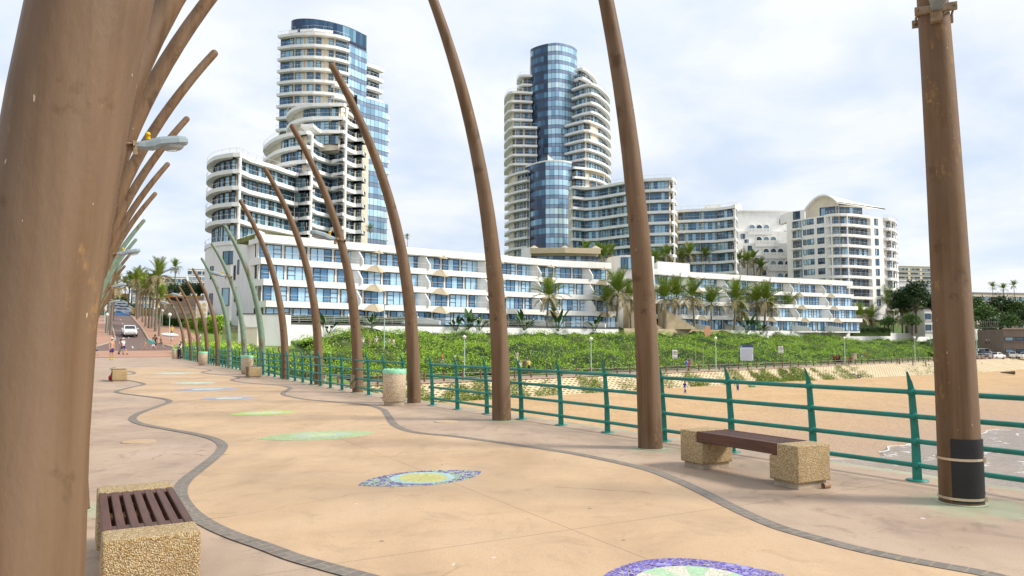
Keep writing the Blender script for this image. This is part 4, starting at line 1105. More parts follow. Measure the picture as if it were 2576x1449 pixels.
# ------------------------------------------------------------------ sea facing mid rises beside the right tower
def mid_rise(name, label, pts, zt, n, cat='apartment building', bay=4.3, sm=1, roof=None, col=.5, cols=(), g='glass', depth=12):
    b = Bld(name, label, cat, pts[len(pts) // 2])
    b.body(pts, depth, 10, zt - .4, MAT['cream'], d0=2.1)
    for i in range(n + 1):
        z = zt - 3.25 * i; b.slab(pts, z, .78, 3.1); b.rail(pts, z)
        if i < n: b.bays(pts, 1.95, z - 3.25 + .02, z - .88, bay, col, MAT[g])
    for c in cols: b.column(c, 12, zt - .5, .3)
    return b
r1 = pl([(1441, 231), (1446, 231.2), (1472, 233.6), (1502, 232), (1560, 225.5), (1600, 222), (1632, 220.6), (1690, 219), (1699, 220.4), (1702.5, 226)], 470)
b = mid_rise('apartment_block', 'white seven storey block with wavy balconies right of the right tower', r1, 49.6, 8, cols=[pl([(1694, 219.9)], 500)[0], pl([(1600, 222.4)], 500)[0]])
mb = MB(); A_ = pl([(1475, 229), (1525, 229.5)], 430); 
for k in range(8):
    p, q = A_[0].lerp(A_[1], k / 8), A_[0].lerp(A_[1], (k + 1) / 8); n = Vector((.5, 4.6, 0)); ar = lambda t: 54 - 1.4 * t ** 1.6
    for (t0, t1) in ((0, .3), (.3, .6), (.6, 1)):
        mb.quad(at_z(p + n * t0, ar(k / 8) + .7 * math.sin(t0 * 3)), at_z(q + n * t0, ar((k + 1) / 8) + .7 * math.sin(t0 * 3)), at_z(q + n * t1, ar((k + 1) / 8) + .7 * math.sin(t1 * 3)), at_z(p + n * t1, ar(k / 8) + .7 * math.sin(t1 * 3)))
mb.build('canopy', MAT['sail'], b.root)
for t in (.1, .5, .9):
    p = A_[0].lerp(A_[1], t) + Vector((.2, 2, 0)); b.column(p, 49.5, 53.2, .1)
b.done()
r2 = pl([(1704, 230), (1720, 229.4), (1799, 227), (1850, 222.6), (1854, 224), (1856, 230)], 560)
b = mid_rise('apartment_block', 'white four storey balcony block stepping down beyond the wavy seven storey one', r2, 41.9, 6, bay=4.6, cols=[pl([(1849, 223.4)], 560)[0]])
rp = pl([(1780, 231), (1813, 230)], 520); b.body(rp, 4, 41.5, 43.6, MAT['white'], 'roof_room'); b.done()
# ------------------------------------------------------------------ white stepped building with arches
def arch_house():
    b = Bld('apartment_block', 'bright white stepped building with small arches behind the palms', 'apartment building', pl([(1900, 258)])[0])
    def blk(px0, px1, z0, z1, Y, dep=8, name='wall'):
        q = pl([(px0, Y), (px1, Y + .5)], 600); return b.body(q, dep, z0, z1, MAT['white'], name), q
    blk(1856, 1984, 12, 46.6, 260.5, 10); blk(1850, 1868, 12, 50, 264, 4, 'lift_tower'); blk(1850, 1868, 12, 36, 256, 6); blk(1852, 1876, 12, 26, 252.5, 6)
    X, N_ = Vector((1, 0, 0)), Vector((0, -1, 0))
    def arch(px, Y, z, w=1.9):
        c = pl([(px, Y)], 600)[0] + N_ * .06; N = 8; mb = MB()
        ring = [at_z(c - X * w / 2, z), at_z(c + X * w / 2, z)] + [at_z(c + X * (w / 2) * math.cos(math.pi * j / N), z + 1.5 + .9 * math.sin(math.pi * j / N)) for j in range(N + 1)]
        big = [(c.x + (x - c.x) * 1.22, y + .03, z_ + (.18 if z_ > z + .1 else 0)) for x, y, z_ in ring]; bo = [(x, y - .35, z_) for x, y, z_ in big]; ri = [(x, y - .38, z_) for x, y, z_ in ring]; k = len(ring)
        mb.add(ring, [tuple(range(k))]); mb.add(ri + bo, [(j, (j + 1) % k, k + (j + 1) % k, k + j) for j in range(k)], 1); mb.add(bo + big, [(j, k + j, k + (j + 1) % k, (j + 1) % k) for j in range(k)], 1); mb.add(ring + ri, [(j, k + j, k + (j + 1) % k, (j + 1) % k) for j in range(k)], 1)
        mb.build('arched_window', [MAT['glassd'], MAT['white']], b.root)
    for i in range(6):
        z1 = 39.4 - i * 4.4; Y = 258.6 - i * 2.2; x0 = 1858 + 17 * i; Yb = 260.5 if i == 0 else Y + 2.2
        o, q = blk(x0, 1984, 12, z1, Y, 2.4, 'terrace')
        for p in (x0 + 34, x0 + 52, x0 + 70):
            if p < 1980: arch(p, Yb, z1 + .1)
        pq = pl([(x0 + 24, Y), (min(1983, x0 + 84), Y)], 600); b.loft('terrace_parapet', pq, -.25, .0, z1 - 1.2, z1 + .95, MAT['white'])
        for p in range(int(x0) + 28, min(1980, int(x0) + 82), 9): 
            g_ = pl([(p, Y)], 600)[0] + N_ * .27; mb = MB(); mb.obox(at_z(g_, z1 + .1), X * .5, N_ * .03, (0, 0, .55)); mb.build('parapet_slot', MAT['soffit'], b.root)
        for dx, dz in ((6, -2.6), (15, -4.6)):
            g_ = pl([(x0 + dx, Y)], 600)[0]; b.win(at_z(g_, z1 + dz), X, N_, 1.3, 1.7, MAT['glassd'], .7, .08, False)
    for p, z in ((1966, 42), (1975, 37.5)): arch(p, 260.5, z, 1.6)
    b.loft('parapet', pl([(1856, 260.4), (1984, 260.4)], 600), -.2, .4, 46.6, 47.1, MAT['white'])
    b.done()
arch_house()
# ------------------------------------------------------------------ rounded apartment block at right with vaulted roof
def round_block():
    L_ = pl([(1980, 238), (2032, 231.6), (2079, 226.4)], 620)
    b = Bld('apartment_block', 'cream rounded apartment block with vaulted roof and many balconies at right', 'apartment building', L_[1])
    cb = smooth(pl([(2079, 226), (2092, 224.2), (2118, 223.2), (2152, 224.2), (2192, 228)], 620), 2)
    w2 = pl([(2192, 228.4), (2224, 232)], 620)
    eb = smooth(pl([(2222, 232), (2238, 231.6), (2251, 234), (2258, 239), (2258, 244)], 620), 2)
    FLT = 3.1; zt = 39.7
    allp = L_ + [p for p in off(cb, 1.8)][1:] + w2 + off(eb, 1.8)[1:]
    mb = MB(); bk = pl([(2258, 256), (1995, 258)], 620); mb.prism(allp + bk, 8, 39.6); mb.build('wall', MAT['white'], b.root)
    # left wall: punched windows and one small balcony stack
    for i in range(9):
        z = zt - FLT * (i + 1) + .6
        for (p0, p1, h0, hh, nm) in ((1996, 2017, -.4, 2.3, 'd'), (2022, 2029, .2, 1.7, 'g'), (2032, 2048, .2, 1.7, 'g'), (2058, 2074, .1, 1.8, 'd')):
            f = lambda px: L_[0].lerp(L_[1], (px - 1980) / 52.) if px < 2032 else L_[1].lerp(L_[2], (px - 2032) / 47.)
            a, c = f(p0), f(p1); e = (c - a).normalized(); n = Vector((e.y, -e.x, 0)); b.win(at_z(a, z + h0), e, n, (c - a).length, hh, MAT['glassd'] if nm == 'd' else MAT['glass'], 1.1, .08, False)
        sb = pl([(1992, 236.2), (2018, 233)], 620); b.loft('small_balcony', sb, -.9, 0, z - .95, z - .45, MAT['whiteb']); b.rail(off(sb, -.9), z - .45, .05, .95, 2)
    for i in range(10):
        z = zt - FLT * i
        b.slab(cb, z, .8, 2.6, MAT['whiteb']); b.slab(eb, z, .8, 2.6, MAT['whiteb'])
        if i < 9: b.bays(cb[:7:2] + [cb[8]], 1.7, z - FLT + .03, z - 1., 2.9, .75, MAT['glassd'] if i % 3 else MAT['glass']); b.bays(eb, 1.7, z - FLT + .03, z - .95, 2.6, .5, MAT['glass'])
        b.rail(cb, z, .08, .95, 2); b.rail(eb, z, .08, .95, 2)
        if i < 9:
            e = (w2[1] - w2[0]).normalized(); n = Vector((e.y, -e.x, 0)); a = w2[0].lerp(w2[1], .3); b.win(at_z(a, z - FLT + .5), e, n, 1.7, 2., MAT['glass'], .85, .08, False)
    for k in (2, 5): b.column(off(cb, .25)[k], 8, zt - .5, .22)
    for k in (3, 5): b.column(off(eb, .25)[k], 8, zt - .5, .2)
    # penthouse and vault
    ph = pl([(2062, 229.4), (2104, 226.2), (2170, 229)], 560); b.body(ph, 8, 39.5, 42.6, MAT['cream'], 'penthouse')
    b.bays(ph, -.02, 39.8, 42.3, 3., .4, MAT['glass'])
    A, B = pl([(2022, 235)], 540)[0], pl([(2106, 225.6)], 540)[0]; ax = pl([(2228, 233)], 540)[0] - B; N = 12; mb = MB(); front = []; mid = []
    for j in range(N + 1):
        t = j / N; front.append((A.lerp(B, t), 42.2 + 1.0 * t + 3.4 * math.sin(math.pi * (t * .93 + .07 * t * t)) ** .85))
    f2 = [(p + ax * 1., 41.8 + (z - 42.2) * .35 + .2) for p, z in front]
    mb.loft([[at_z(p, z) for p, z in front], [at_z(p, z) for p, z in f2], [at_z(p, z + .45) for p, z in f2], [at_z(p, z + .45) for p, z in front], [at_z(p, z) for p, z in front]], 0, cap=False, smooth=False, close=False)
    mb.build('roof_vault', MAT['whiteb'], b.root)
    mb = MB(); ins = Vector((.8, .6, 0)); lo = [at_z(p + ins, 39.5) for p, z in front]; hi = [at_z(p + ins, z + .1) for p, z in front]; mb.loft([lo, hi], 0, cap=False, close=False, smooth=False); mb.build('gable_wall', MAT['cream'], b.root)
    for (px, Y) in ((1996, 235.4),):
        q = pl([(1982, 237.6), (2024, 233.4)], 540); b.body(q, 7, 39.5, 42.5, MAT['white'], 'roof_room'); e = (q[1] - q[0]).normalized(); n = Vector((e.y, -e.x, 0)); b.win(at_z(q[0].lerp(q[1], .33), 39.7), e, n, 2.2, 2.6, MAT['glassd'], 1.2, .08, False)
    q = pl([(2066, 229.0), (2100, 226.5)], 560); e = (q[1] - q[0]).normalized(); n = Vector((e.y, -e.x, 0)); b.win(at_z(q[0] + n * .1, 39.6), e, n, 4.2, 2.5, MAT['glassd'], 1.3, .08, False)
    b.done()
round_block()
# ------------------------------------------------------------------ terraces facing the sea
def terrace(name, label, base_pts, z0, bays, step=1.25, nfin=2, left_wall=True, fins=None, sails=None):
    b = Bld(name, label, 'terrace block', base_pts[0]); ST = 3.38
    n = 4
    for i in range(n):                                   # i = 0 ground floor
        pts = off(base_pts, step * i - step * 3)
        zf = z0 + ST * i; up = off(base_pts, step * (i + 1) - step * 3)
        # slab over this storey carries the terrace above
        b.loft('terrace_slab' if i < 3 else 'roof_parapet', pts if i == 3 else off(pts, 1.0), -.2, 5.2, zf + ST - .98, zf + ST + (.25 if i == 3 else 0), MAT['white'])
        b.body(pts, 9, zf - .5, zf + ST - .95, MAT['white'], 'wall', 2.4)
        if i: b.rail(off(base_pts, step * (i - 1) - step * 3 + 1.0), zf, -.1, .95, 2, 2.2)
        b.bays(pts, 2.35, zf + .05, zf + ST - 1.05, bays, .62, MAT['glassl'])
        # dividing fins and shade sails
        wl = off(pts, 2.4); ed = off(pts, -.9)
        L = 0; seg = []
        for a, c in zip(range(len(wl) - 1), range(1, len(wl))): seg.append((L, L + (wl[c] - wl[a]).length, a)); L = seg[-1][1]
        def at(lst, d):
            for l0, l1, a in seg:
                if d <= l1: return lst[a].lerp(lst[a + 1], (d - l0) / (l1 - l0))
            return lst[-1]
        d = fins[0] + i * .8
        while d < L - 2:
            w, q = at(wl, d), at(ed, d + 1.2); mid = w.lerp(q, .72); D = (q - w).normalized(); e = Vector((-D.y, D.x, 0)) * .28
            mb = MB(); h1, h2 = 2.35, 1.35
            side = [at_z(w, zf), at_z(q, zf), at_z(q, zf + h2 * .55), at_z(mid, zf + h1 * .92), at_z(w, zf + h1)]
            if i == 0: q2 = q - (q - w).normalized() * -2.2; side = [at_z(w, zf - .2), at_z(q2, zf - .2), at_z(q2, zf + .7), at_z(mid, zf + 1.25), at_z(w.lerp(mid, .4), zf + 1.3), at_z(w.lerp(mid, .3), zf + 2.1), at_z(w, zf + 2.2)]
            k = len(side); mb.add(side + [(x + e.x, y + e.y, z) for x, y, z in side], [tuple(range(k)), tuple(range(2 * k - 1, k - 1, -1))] + [(j, k + j, k + (j + 1) % k, (j + 1) % k) for j in range(k)])
            mb.build('dividing_wall', MAT['white'], b.root)
            if i < n:
                zz = zf + ST - 1.0; a, c = at(wl, min(L, d + .6)), at(wl, min(L, d + sails)); o1 = at(ed, min(L, d + .6 + sails * .25)); pk = at(ed, min(L, d + sails * .55)); w2 = at(wl, min(L, d + sails * .5))
                mb = MB(); A, C, K, W = at_z(a, zz - .1), at_z(c, zz - .1), at_z(pk, zz - .4), at_z(w2, zz + .95)
                Wm = w2.lerp(pk, .62); W = at_z(Wm, zz + .95)
                mb.add([A, C, K, W, at_z(a.lerp(pk, .6), zz - .12), at_z(c.lerp(pk, .6), zz - .12)], [(0, 4, 3), (4, 2, 3), (2, 5, 3), (5, 1, 3)])
                mb.tube([A, W], .04, 5); mb.tube([K, W], .04, 5); mb.tube([C, W], .04, 5)
                mb.build('shade_sail', MAT['sail'], b.root)
            d += fins[1]
    rt = off(base_pts, 2.4); 
    b.loft('planted_roof', rt, 0, 8.5, z0 + ST * 4 - .2, z0 + ST * 4 + .55, MAT['grass_roof'])
    for k in range(5):
        b.loft('roof_batten', rt, .6 + k * 1.5, .75 + k * 1.5, z0 + ST * 4 + .56, z0 + ST * 4 + .72, MAT['railw'])
    f0 = base_pts[0]; ff = off(base_pts, -3.75)
    return b
# A: between the poles
ap = [Vector(p) for p in ((-38.9, 116, 0), (-2, 145.5, 0), (9.5, 154.6, 0), (21, 159.5, 0))]
A = terrace('terrace_block', 'long white terraced apartment block with beige shade sails behind the curved poles', ap, 4.35, 4.3, fins=(13.5, 13.2), sails=8.5)
# its windowed left end and blank side wall
g0 = off(ap, -3.75)[0]; end = [pl([(585, 138)], 700)[0], pl([(612, 128)], 700)[0], pl([(640, 119.5)], 700)[0], Vector((-39.6, 117.2, 0))]
A.body(end, 3, 2, 18.9, MAT['white'], 'end_wall')
e = (end[1] - end[0]).normalized(); n = Vector((e.y, -e.x, 0))
for k, (t, z, w, h) in enumerate(((.15, 12.6, 1.6, 2.6), (.25, 8.6, 1.5, 2.6), (.5, 13.3, 1.3, 2.6), (.55, 6., 1.4, 2.2))): A.win(at_z(end[0].lerp(end[1], t), z), e, n, w, h, MAT['glassd'], 1., .08, False)
e = (end[3] - end[2]).normalized(); n = Vector((e.y, -e.x, 0))
for z in (4.8, 8., 11.4, 14.8):
    A.win(at_z(end[2].lerp(end[3], .3), z), e, n, 1., 2.2, MAT['glassd'], .9, .08, False)
A.done()
# rooftop bar at its right end
bp = pl([(1335, 166), (1420, 165), (1508, 166.5)], 640)
bb = Bld('rooftop_pavilion', 'low pavilion with beige canopy roof on top of the terraced block, right of tower base', 'pavilion', bp[1])
bb.root.location.z = 18.0
bb.body(bp, 7, 17.6, 20.8, MAT['cream'], 'wall', 1.6); bb.bays(bp, 1.5, 18.2, 20.4, 3., .25, MAT['glassd'])
bb.loft('canopy_roof', bp, -1., 6, 20.8, 22.0, MAT['sail']); bb.rail(bp, 18.4, -.8, 1., 3)
for t in (.05, .5, .95):
    p = bp[0].lerp(bp[2], t); mb = MB(); mb.lathe([(1.7, 22), (.9, 22.35), (.2, 22.8)], (p.x, p.y + 1, 0), 10); mb.build('canopy_cone', MAT['sail'], bb.root)
w = pl([(1312, 166.5), (1336, 165)], 620); bb.body(w, 5, 17.6, 22.2, MAT['white'], 'end_wall'); bb.done()
# B: beyond the stairs
bp = [pl([(1655, 172)], 760)[0], pl([(1735, 181)], 760)[0], pl([(1950, 196)], 760)[0], pl([(2145, 209)], 760)[0]]
B = terrace('terrace_block', 'white terraced apartment block behind the row of garden palms', bp, 4.35, 4.3, fins=(9.5, 12.0), sails=7.5)
st = smooth(pl([(1527, 176), (1532, 171), (1560, 167), (1592, 166), (1646, 169)], 700), 2); B.body(st, 10, 4, 20.6, MAT['white'], 'end_block', 0)
e = Vector((1, .05, 0)).normalized(); n = Vector((e.y, -e.x, 0))
for (px, z, w_) in ((1560, 17.4, 2.4), (1598, 17.6, 2.6)):
    p = pl([(px, 166.2)], 660)[0]; B.win(at_z(p + n * .8, z), e, n, w_, 2.6, MAT['glass'], .8, .09, False)
sh = pl([(1655, 176), (1735, 181)], 660); B.body(sh, 8, 17, 20.2, MAT['white'], 'roof_wall'); B.done()
# lower right terraces with the curved white bays
mb = None
# garden walls in front of the terraces
def gwall(name, label, pxs, T, z0, z1, mat, cat='garden wall', cap=True, th_=.35):
    pts = [Vector((*on_t(px, T), 0)) for px in pxs]; th = thing(name, label, cat, (pts[0].x, pts[0].y, z0))
    mb = MB(); f, k = off(pts, 0), off(pts, th_); mb.loft([[at_z(p, z0), at_z(p, z1), at_z(q, z1), at_z(q, z0)] for p, q in zip(f, k)], 0, smooth=False); mb.build('wall', mat, th)
    if cap:
        mb = MB(); f, k = off(pts, -.08), off(pts, th_ + .08); mb.loft([[at_z(p, z1), at_z(p, z1 + .28), at_z(q, z1 + .28), at_z(q, z1)] for p, q in zip(f, k)], 0, smooth=False); mb.build('coping', MAT['greydark'] if cap == 2 else MAT['white'], th)
    return th, pts
gt, gp = gwall('garden_wall', 'white garden wall with grey coping below the long terraced block', [655, 700, 800, 950, 1150, 1350, 1556], 104.6, -.5, 4.05, MAT['white'], cap=2)
# grey rail along it
mb = MB()
for a, b_ in zip(gp, gp[1:]):
    d = b_ - a
    for z in (4.6, 4.85, 5.1, 5.35): mb.obox(at_z(a, z), d, (0, .05, 0), (0, 0, .05))
    for k in range(int(d.length / 2.2)): p = a + d * k / int(d.length / 2.2); mb.obox(at_z(p, 4.3), (.05, 0, 0), (0, .05, 0), (0, 0, 1.1))
mb.build('wall_railing', MAT['railw'], gt)
gwall('garden_wall', 'sandy stained stone wall at the foot of the stairs, beside the salmon oval', [1570, 1640, 1720, 1836], 104.2, 1., 4.2, MAT['stone'], cap=False)
gwall('garden_wall', 'white garden wall running under the palms below the right terraced block', [1838, 1950, 2100, 2300, 2350], 104.4, 1., 4.1, MAT['white'], cap=False)
gwall('garden_wall', 'short white wall on the scrub slope at far right behind the nearest pole', [2440, 2506], 104.4, 2., 6., MAT['white'], cap=False)
def stairs(label, p0, p1, w, z0, z1, nn=16):
    th = thing('staircase', label, 'staircase', (p0.x, p0.y, z0)); d = (p1 - p0) / nn; L = Vector((-d.y, d.x, 0)).normalized() * w; mb = MB()
    for i in range(nn): mb.obox(at_z(p0 + d * i, z0), d, L, (0, 0, (z1 - z0) * (i + 1) / nn))
    mb.build('steps', MAT['stone'], th)
    e = Vector((0, -.12, 0)); mb = MB(); mb.add([at_z(p0 + e, z0), at_z(p1 + e, z0), at_z(p1 + e, z1 + .9), at_z(p0 + e, z0 + .9)] + [at_z(p0 - e * 0, z0), at_z(p1, z0), at_z(p1, z1 + .9), at_z(p0, z0 + .9)], [(0, 1, 2, 3), (7, 6, 5, 4), (3, 2, 6, 7), (1, 5, 6, 2), (0, 3, 7, 4)]); mb.build('side_wall', MAT['stone'], th)
stairs('sandstone stairs climbing left beside the salmon oval', pl([(1730, 170)], 800)[0], pl([(1655, 168)], 800)[0], 4, 4.2, 8.4)
stairs('sandstone stairs between the two terraced blocks, half hidden by palms', pl([(1648, 163)], 800)[0], pl([(1568, 162)], 800)[0], 4, 4.2, 9.2)
p = pix(1780, 834, 158); th = thing('oval_panel', 'salmon coloured oval panel standing against the stone wall', 'panel', p); mb = MB(); N = 20
ring = [(p.x + .72 * math.cos(2 * math.pi * i / N), p.y, p.z + 1.15 * math.sin(2 * math.pi * i / N)) for i in range(N)]
mb.loft([ring, [(x, y + .15, z) for x, y, z in ring]], 0, smooth=False); mb.build('face', MAT['salmon'], th); mb = MB(); mb.box((p.x, p.y + .25, p.z - 1.), (.1, .1, 2.)); mb.build('stand', MAT['steel'], th)
# ------------------------------------------------------------------ far buildings
def slabhouse(name, label, p0, p1, Y0, Y1, z0, z1, fl, mat, cat='apartment building', nb=6, frac=.55, dep=12, g='glassd', roof=None):
    q = pl([(p0, Y0), (p1, Y1)], 700); b = Bld(name, label, cat, q[0]); b.body(q, dep, z0, z1, mat)
    e = (q[1] - q[0]).normalized(); n = Vector((e.y, -e.x, 0)); L = (q[1] - q[0]).length; z = z1 - fl
    while z > z0:
        for k in range(nb): b.win(at_z(q[0] + e * (L * (k + .12) / nb), z + .2), e, n, L / nb * .76, fl * frac, MAT[g], 1.4, .1, False)
        b.loft('ledge', q, -.35, .0, z - .1, z + .15, mat); z -= fl
    b.loft('roof', q, -.4, dep, z1, z1 + .4, MAT[roof] if roof else mat); b.done()
slabhouse('apartment_block', 'far cream apartment slab with long rows of windows at right behind the trees', 2258, 2347, 560, 566, 20, 57.2, 3.1, MAT['cream'], nb=3, frac=.5)
slabhouse('apartment_block', 'small white arched house with roof terrace between the rounded block and dark tree', 2262, 2300, 262, 263, 8, 22.5, 4.4, MAT['white'], nb=2, frac=.5)
slabhouse('apartment_block', 'distant white three storey flats above the dark hedge at left', 400, 470, 425, 430, 10, 38, 3.4, MAT['white'], nb=5, frac=.6)
slabhouse('apartment_block', 'distant white flats right of the lone palm at left, beside the podium wall', 471, 520, 432, 436, 10, 43, 3.4, MAT['white'], nb=4, frac=.6)
slabhouse('house', 'distant grey roofed house seen over the road palms', 335, 388, 380, 384, 10, 35.5, 3.4, MAT['cream'], 'house', nb=4, roof='tileroof')
slabhouse('house', 'wide cream house with flat roof on the wooded hill at far right', 2448, 2530, 300, 304, 8, 20.6, 3.2, MAT['cream'], 'house', nb=6, roof='tileroof')
slabhouse('house', 'smaller cream house on the wooded hill at the right edge', 2532, 2600, 312, 316, 8, 21.2, 3.2, MAT['cream'], 'house', nb=5, roof='tileroof')
slabhouse('house', 'white gabled house corner low on the hill at the right edge', 2555, 2600, 262, 262, 2, 12.0, 3.2, MAT['white'], 'house', nb=2)
slabhouse('beach_building', 'brick beach building with white framed windows at the right edge', 2518, 2600, 214, 210, -3, 4.9, 3.4, MAT['brickw'], 'building', nb=3, frac=.3, roof='kerb')
slabhouse('house', 'dark roofed white house low behind the palms right of the rounded block', 2322, 2356, 232, 233, 3, 11.4, 3.4, MAT['white'], 'house', nb=2, roof='greydark')
# yellow site hoarding, excavator and earth bank on the left hill
def box_thing(name, label, cat, p0, p1, Y, z0, z1, mat, part='panel'):
    q = pl([(p0, Y), (p1, Y + 3)], 780); th = thing(name, label, cat, (q[0].x, q[0].y, z0)); mb = MB(); d = q[1] - q[0]; mb.obox(at_z(q[0], z0), d, (0, .3, 0), (0, 0, z1 - z0)); mb.build(part, mat, th)
    mb = MB(); nn = max(2, int(d.length / 3))
    for k in range(nn + 1): p = q[0] + d * k / nn; mb.obox(at_z(p + Vector((0, -.08, 0)), z0), (.15, 0, 0), (0, .1, 0), (0, 0, z1 - z0 + .1))
    mb.build('post', mat, th); return th
box_thing('site_wall', 'ochre wall behind the road palms, upper one', 'wall', 288, 322, 215, 12.8, 15.3, MAT['ochre'])
box_thing('site_wall', 'ochre garden wall low beside the palm trunks', 'wall', 333, 343, 150, 5.6, 8.3, MAT['ochre'])
box_thing('site_wall', 'ochre wall running behind the right hand road palms', 'wall', 343, 402, 158, 5.6, 8.4, MAT['ochre'])
box_thing('site_wall', 'ochre hoarding on the earth bank beside the excavator', 'wall', 400, 512, 232, 12.5, 15.6, MAT['ochre'])
# ------------------------------------------------------------------ palms
def palm_proto(seed, Ht, crown_r, nlive, ndry, lean=.3, wind=.35, coco=True, trunk_r=.17):
    rs = np.random.default_rng(seed); root = thing('palm_tree', 'palm', 'palm tree')
    top = Vector((lean, .1, Ht)); path = [Vector((lean * (k / 10) ** 1.8, .1 * k / 10, Ht * k / 10)) for k in range(11)]
    mb = MB(); rad = [trunk_r * (1.25 if k == 0 else 1 - .35 * k / 10) for k in range(11)]; rad[-1] *= 1.25; path[0].z = -2.6
    mb.tube(path, rad, 9); 
    for k in range(26): z = Ht * (k + .5) / 26; x = lean * (z / Ht) ** 1.8; mb.lathe([(trunk_r * (1.13 - .33 * z / Ht), -.05), (trunk_r * (1.2 - .33 * z / Ht), .03)], (x, .1 * z / Ht, z), 8, cap=False)
    mb.build('trunk', MAT['trunk'], root)
    def frond(az, el, L, droop, leaf):
        out = []; p = np.array(top); d = np.array([math.cos(az) * math.cos(el), math.sin(az) * math.cos(el), math.sin(el)]); n = 15; st = L / n; side = np.array([-math.sin(az), math.cos(az), 0])
        for i in range(n):
            k = i / n; q = p + d * st
            up = np.cross(side, d); up /= np.linalg.norm(up)
            w = .018 * L / 2.4
            out += [p - side * w, p + side * w, q + side * w * .7, q - side * w * .7]
            if i > 1:
                ll = leaf * (math.sin(math.pi * min(1, .12 + k * .92)) ** .6) * rs.uniform(.8, 1.15)
                for sgn in (-1, 1):
                    for sub in (0., .5):
                        b = p + (q - p) * sub; dirn = side * sgn * .75 + d * .55 - up * (.28 + .25 * rs.random()) + np.array([-wind * .25, 0, 0]); dirn /= np.linalg.norm(dirn); t = d * st * .36
                        e = b + dirn * ll - np.array([0, 0, ll * .12])
                        out += [b - t * .5, b + t * .5, e + t * .15, e - t * .1]
            p = q; d = d + np.array([-wind * .02, 0, -droop * (.4 + k)]) ; d /= np.linalg.norm(d)
        return out
    A, B = [], []
    for i in range(nlive):
        az = 2.4 * i + rs.uniform(-.3, .3); el = rs.uniform(.2, 1.45) if i % 3 else rs.uniform(.9, 1.5)
        A += frond(az, el, crown_r * rs.uniform(.85, 1.15), .055 + .045 * rs.random(), crown_r * .25)
    for i in range(ndry):
        az = 2.4 * i + rs.uniform(-.5, .5); B += frond(az, rs.uniform(-.9, .3), crown_r * rs.uniform(.65, .95), .13, crown_r * .22)
    np_quads('crown', np.array(A), MAT['palm'], root); np_quads('dry_fronds', np.array(B), MAT['palmdry'], root)
    if coco:
        mb = MB()
        for i in range(7): a = i * .9; mb.sphere(top + Vector((.25 * math.cos(a), .25 * math.sin(a), -.25 - .08 * (i % 3))), .13, 0, 7, 5)
        mb.build('coconuts', vary((.25, .28, .05), .3, 3), root)
    return root
PP = [palm_proto(1, 5.5, 3.4, 24, 9, .35, .5), palm_proto(2, 5.5, 3.2, 21, 13, -.25, .35), palm_proto(3, 5.5, 3.5, 26, 7, .1, .6), palm_proto(4, 9.5, 3.6, 24, 16, .4, .2, True, .26), palm_proto(5, 9.5, 3.4, 22, 20, -.3, .3, True, .26)]
used_p = set()
def place_palm(k, loc, sc, rz, label, group):
    if k in used_p: return dup(PP[k], loc, rz, label, group, sc)
    used_p.add(k); o = PP[k]; o.location = loc; o.rotation_euler = (0, 0, rz); o.scale = (sc,) * 3; o['label'] = label; o['group'] = group; return o
garden = [(1375, 738, 'lone taller palm in front of the long terraced block'), (1397, 790, 'short young palm leaning beside the lone taller palm'), (1528, 752, 'left palm of the clump at the foot of the stairs'), (1552, 726, 'tallest palm of the clump at the foot of the stairs'), (1588, 742, 'right palm of the clump before the stairs, close to a brown pole'),
          (1672, 742, 'palm half hidden by the brown pole beside the near bench'), (1697, 738, 'palm just right of the brown pole at the stairs'), (1748, 738, 'palm standing above the salmon oval'), (1790, 756, 'greyish ragged palm right of the salmon oval'), (1848, 745, 'tallest bright palm in front of the right terraced block'), (1870, 772, 'lower palm twinned with the tallest bright palm'),
          (1906, 752, 'palm in the middle of the garden row right of the twin palms'), (1924, 748, 'thin palm close behind the middle garden palm'), (1946, 768, 'palm near the right end of the first garden row'), (1984, 766, 'ragged windswept palm ending the first garden row'), (2160, 790, 'thin bare palm standing alone before the rounded block'),
          (2197, 792, 'small palm at the foot of the rounded block'), (2228, 764, 'biggest palm below the rounded block'), (2248, 790, 'shaded palm behind the biggest one below the rounded block'), (2283, 786, 'bright palm at the foot of the dark pandanus tree'), (2318, 792, 'last palm of the garden row before the nearest pole')]
for i, (px, py, lb) in enumerate(garden):
    T = 104.9 + (i % 3) * .5 if px > 1830 or px < 1560 else 105.2
    x, y = on_t(px, T); z0 = G(x, y) - .1; zc = pix(px, py + 4, y).z - .4; k = i % 3
    place_palm(k, (x, y, z0), max(.75, (zc - z0) / 5.5), random.uniform(-.4, .4), lb, 'garden palms below the terraces')
upper = [(1478, 628), (1501, 634), (1519, 640), (1541, 634), (1650, 648), (1668, 650), (1684, 636), (1715, 646), (1738, 634), (1760, 650), (1778, 640), (1806, 650), (1832, 640), (1862, 650), (1884, 654), (1901, 646), (1916, 668)]
for i, (px, py) in enumerate(upper):
    x, y = on_t(px, 138 + (i % 2) * 4); zc = pix(px, py, y).z - .6; z0 = zc - 5.5 * 1.12; k = (i * 2 + 1) % 3
    place_palm(k, (x, y, z0), max(.9, (zc - z0) / 5.5), random.uniform(-.5, .5), 'palm on the upper terrace behind the roofs, %s of that row from the left' % (ordn + ['sixteenth', 'seventeenth'])[i], 'palms on the upper terrace')
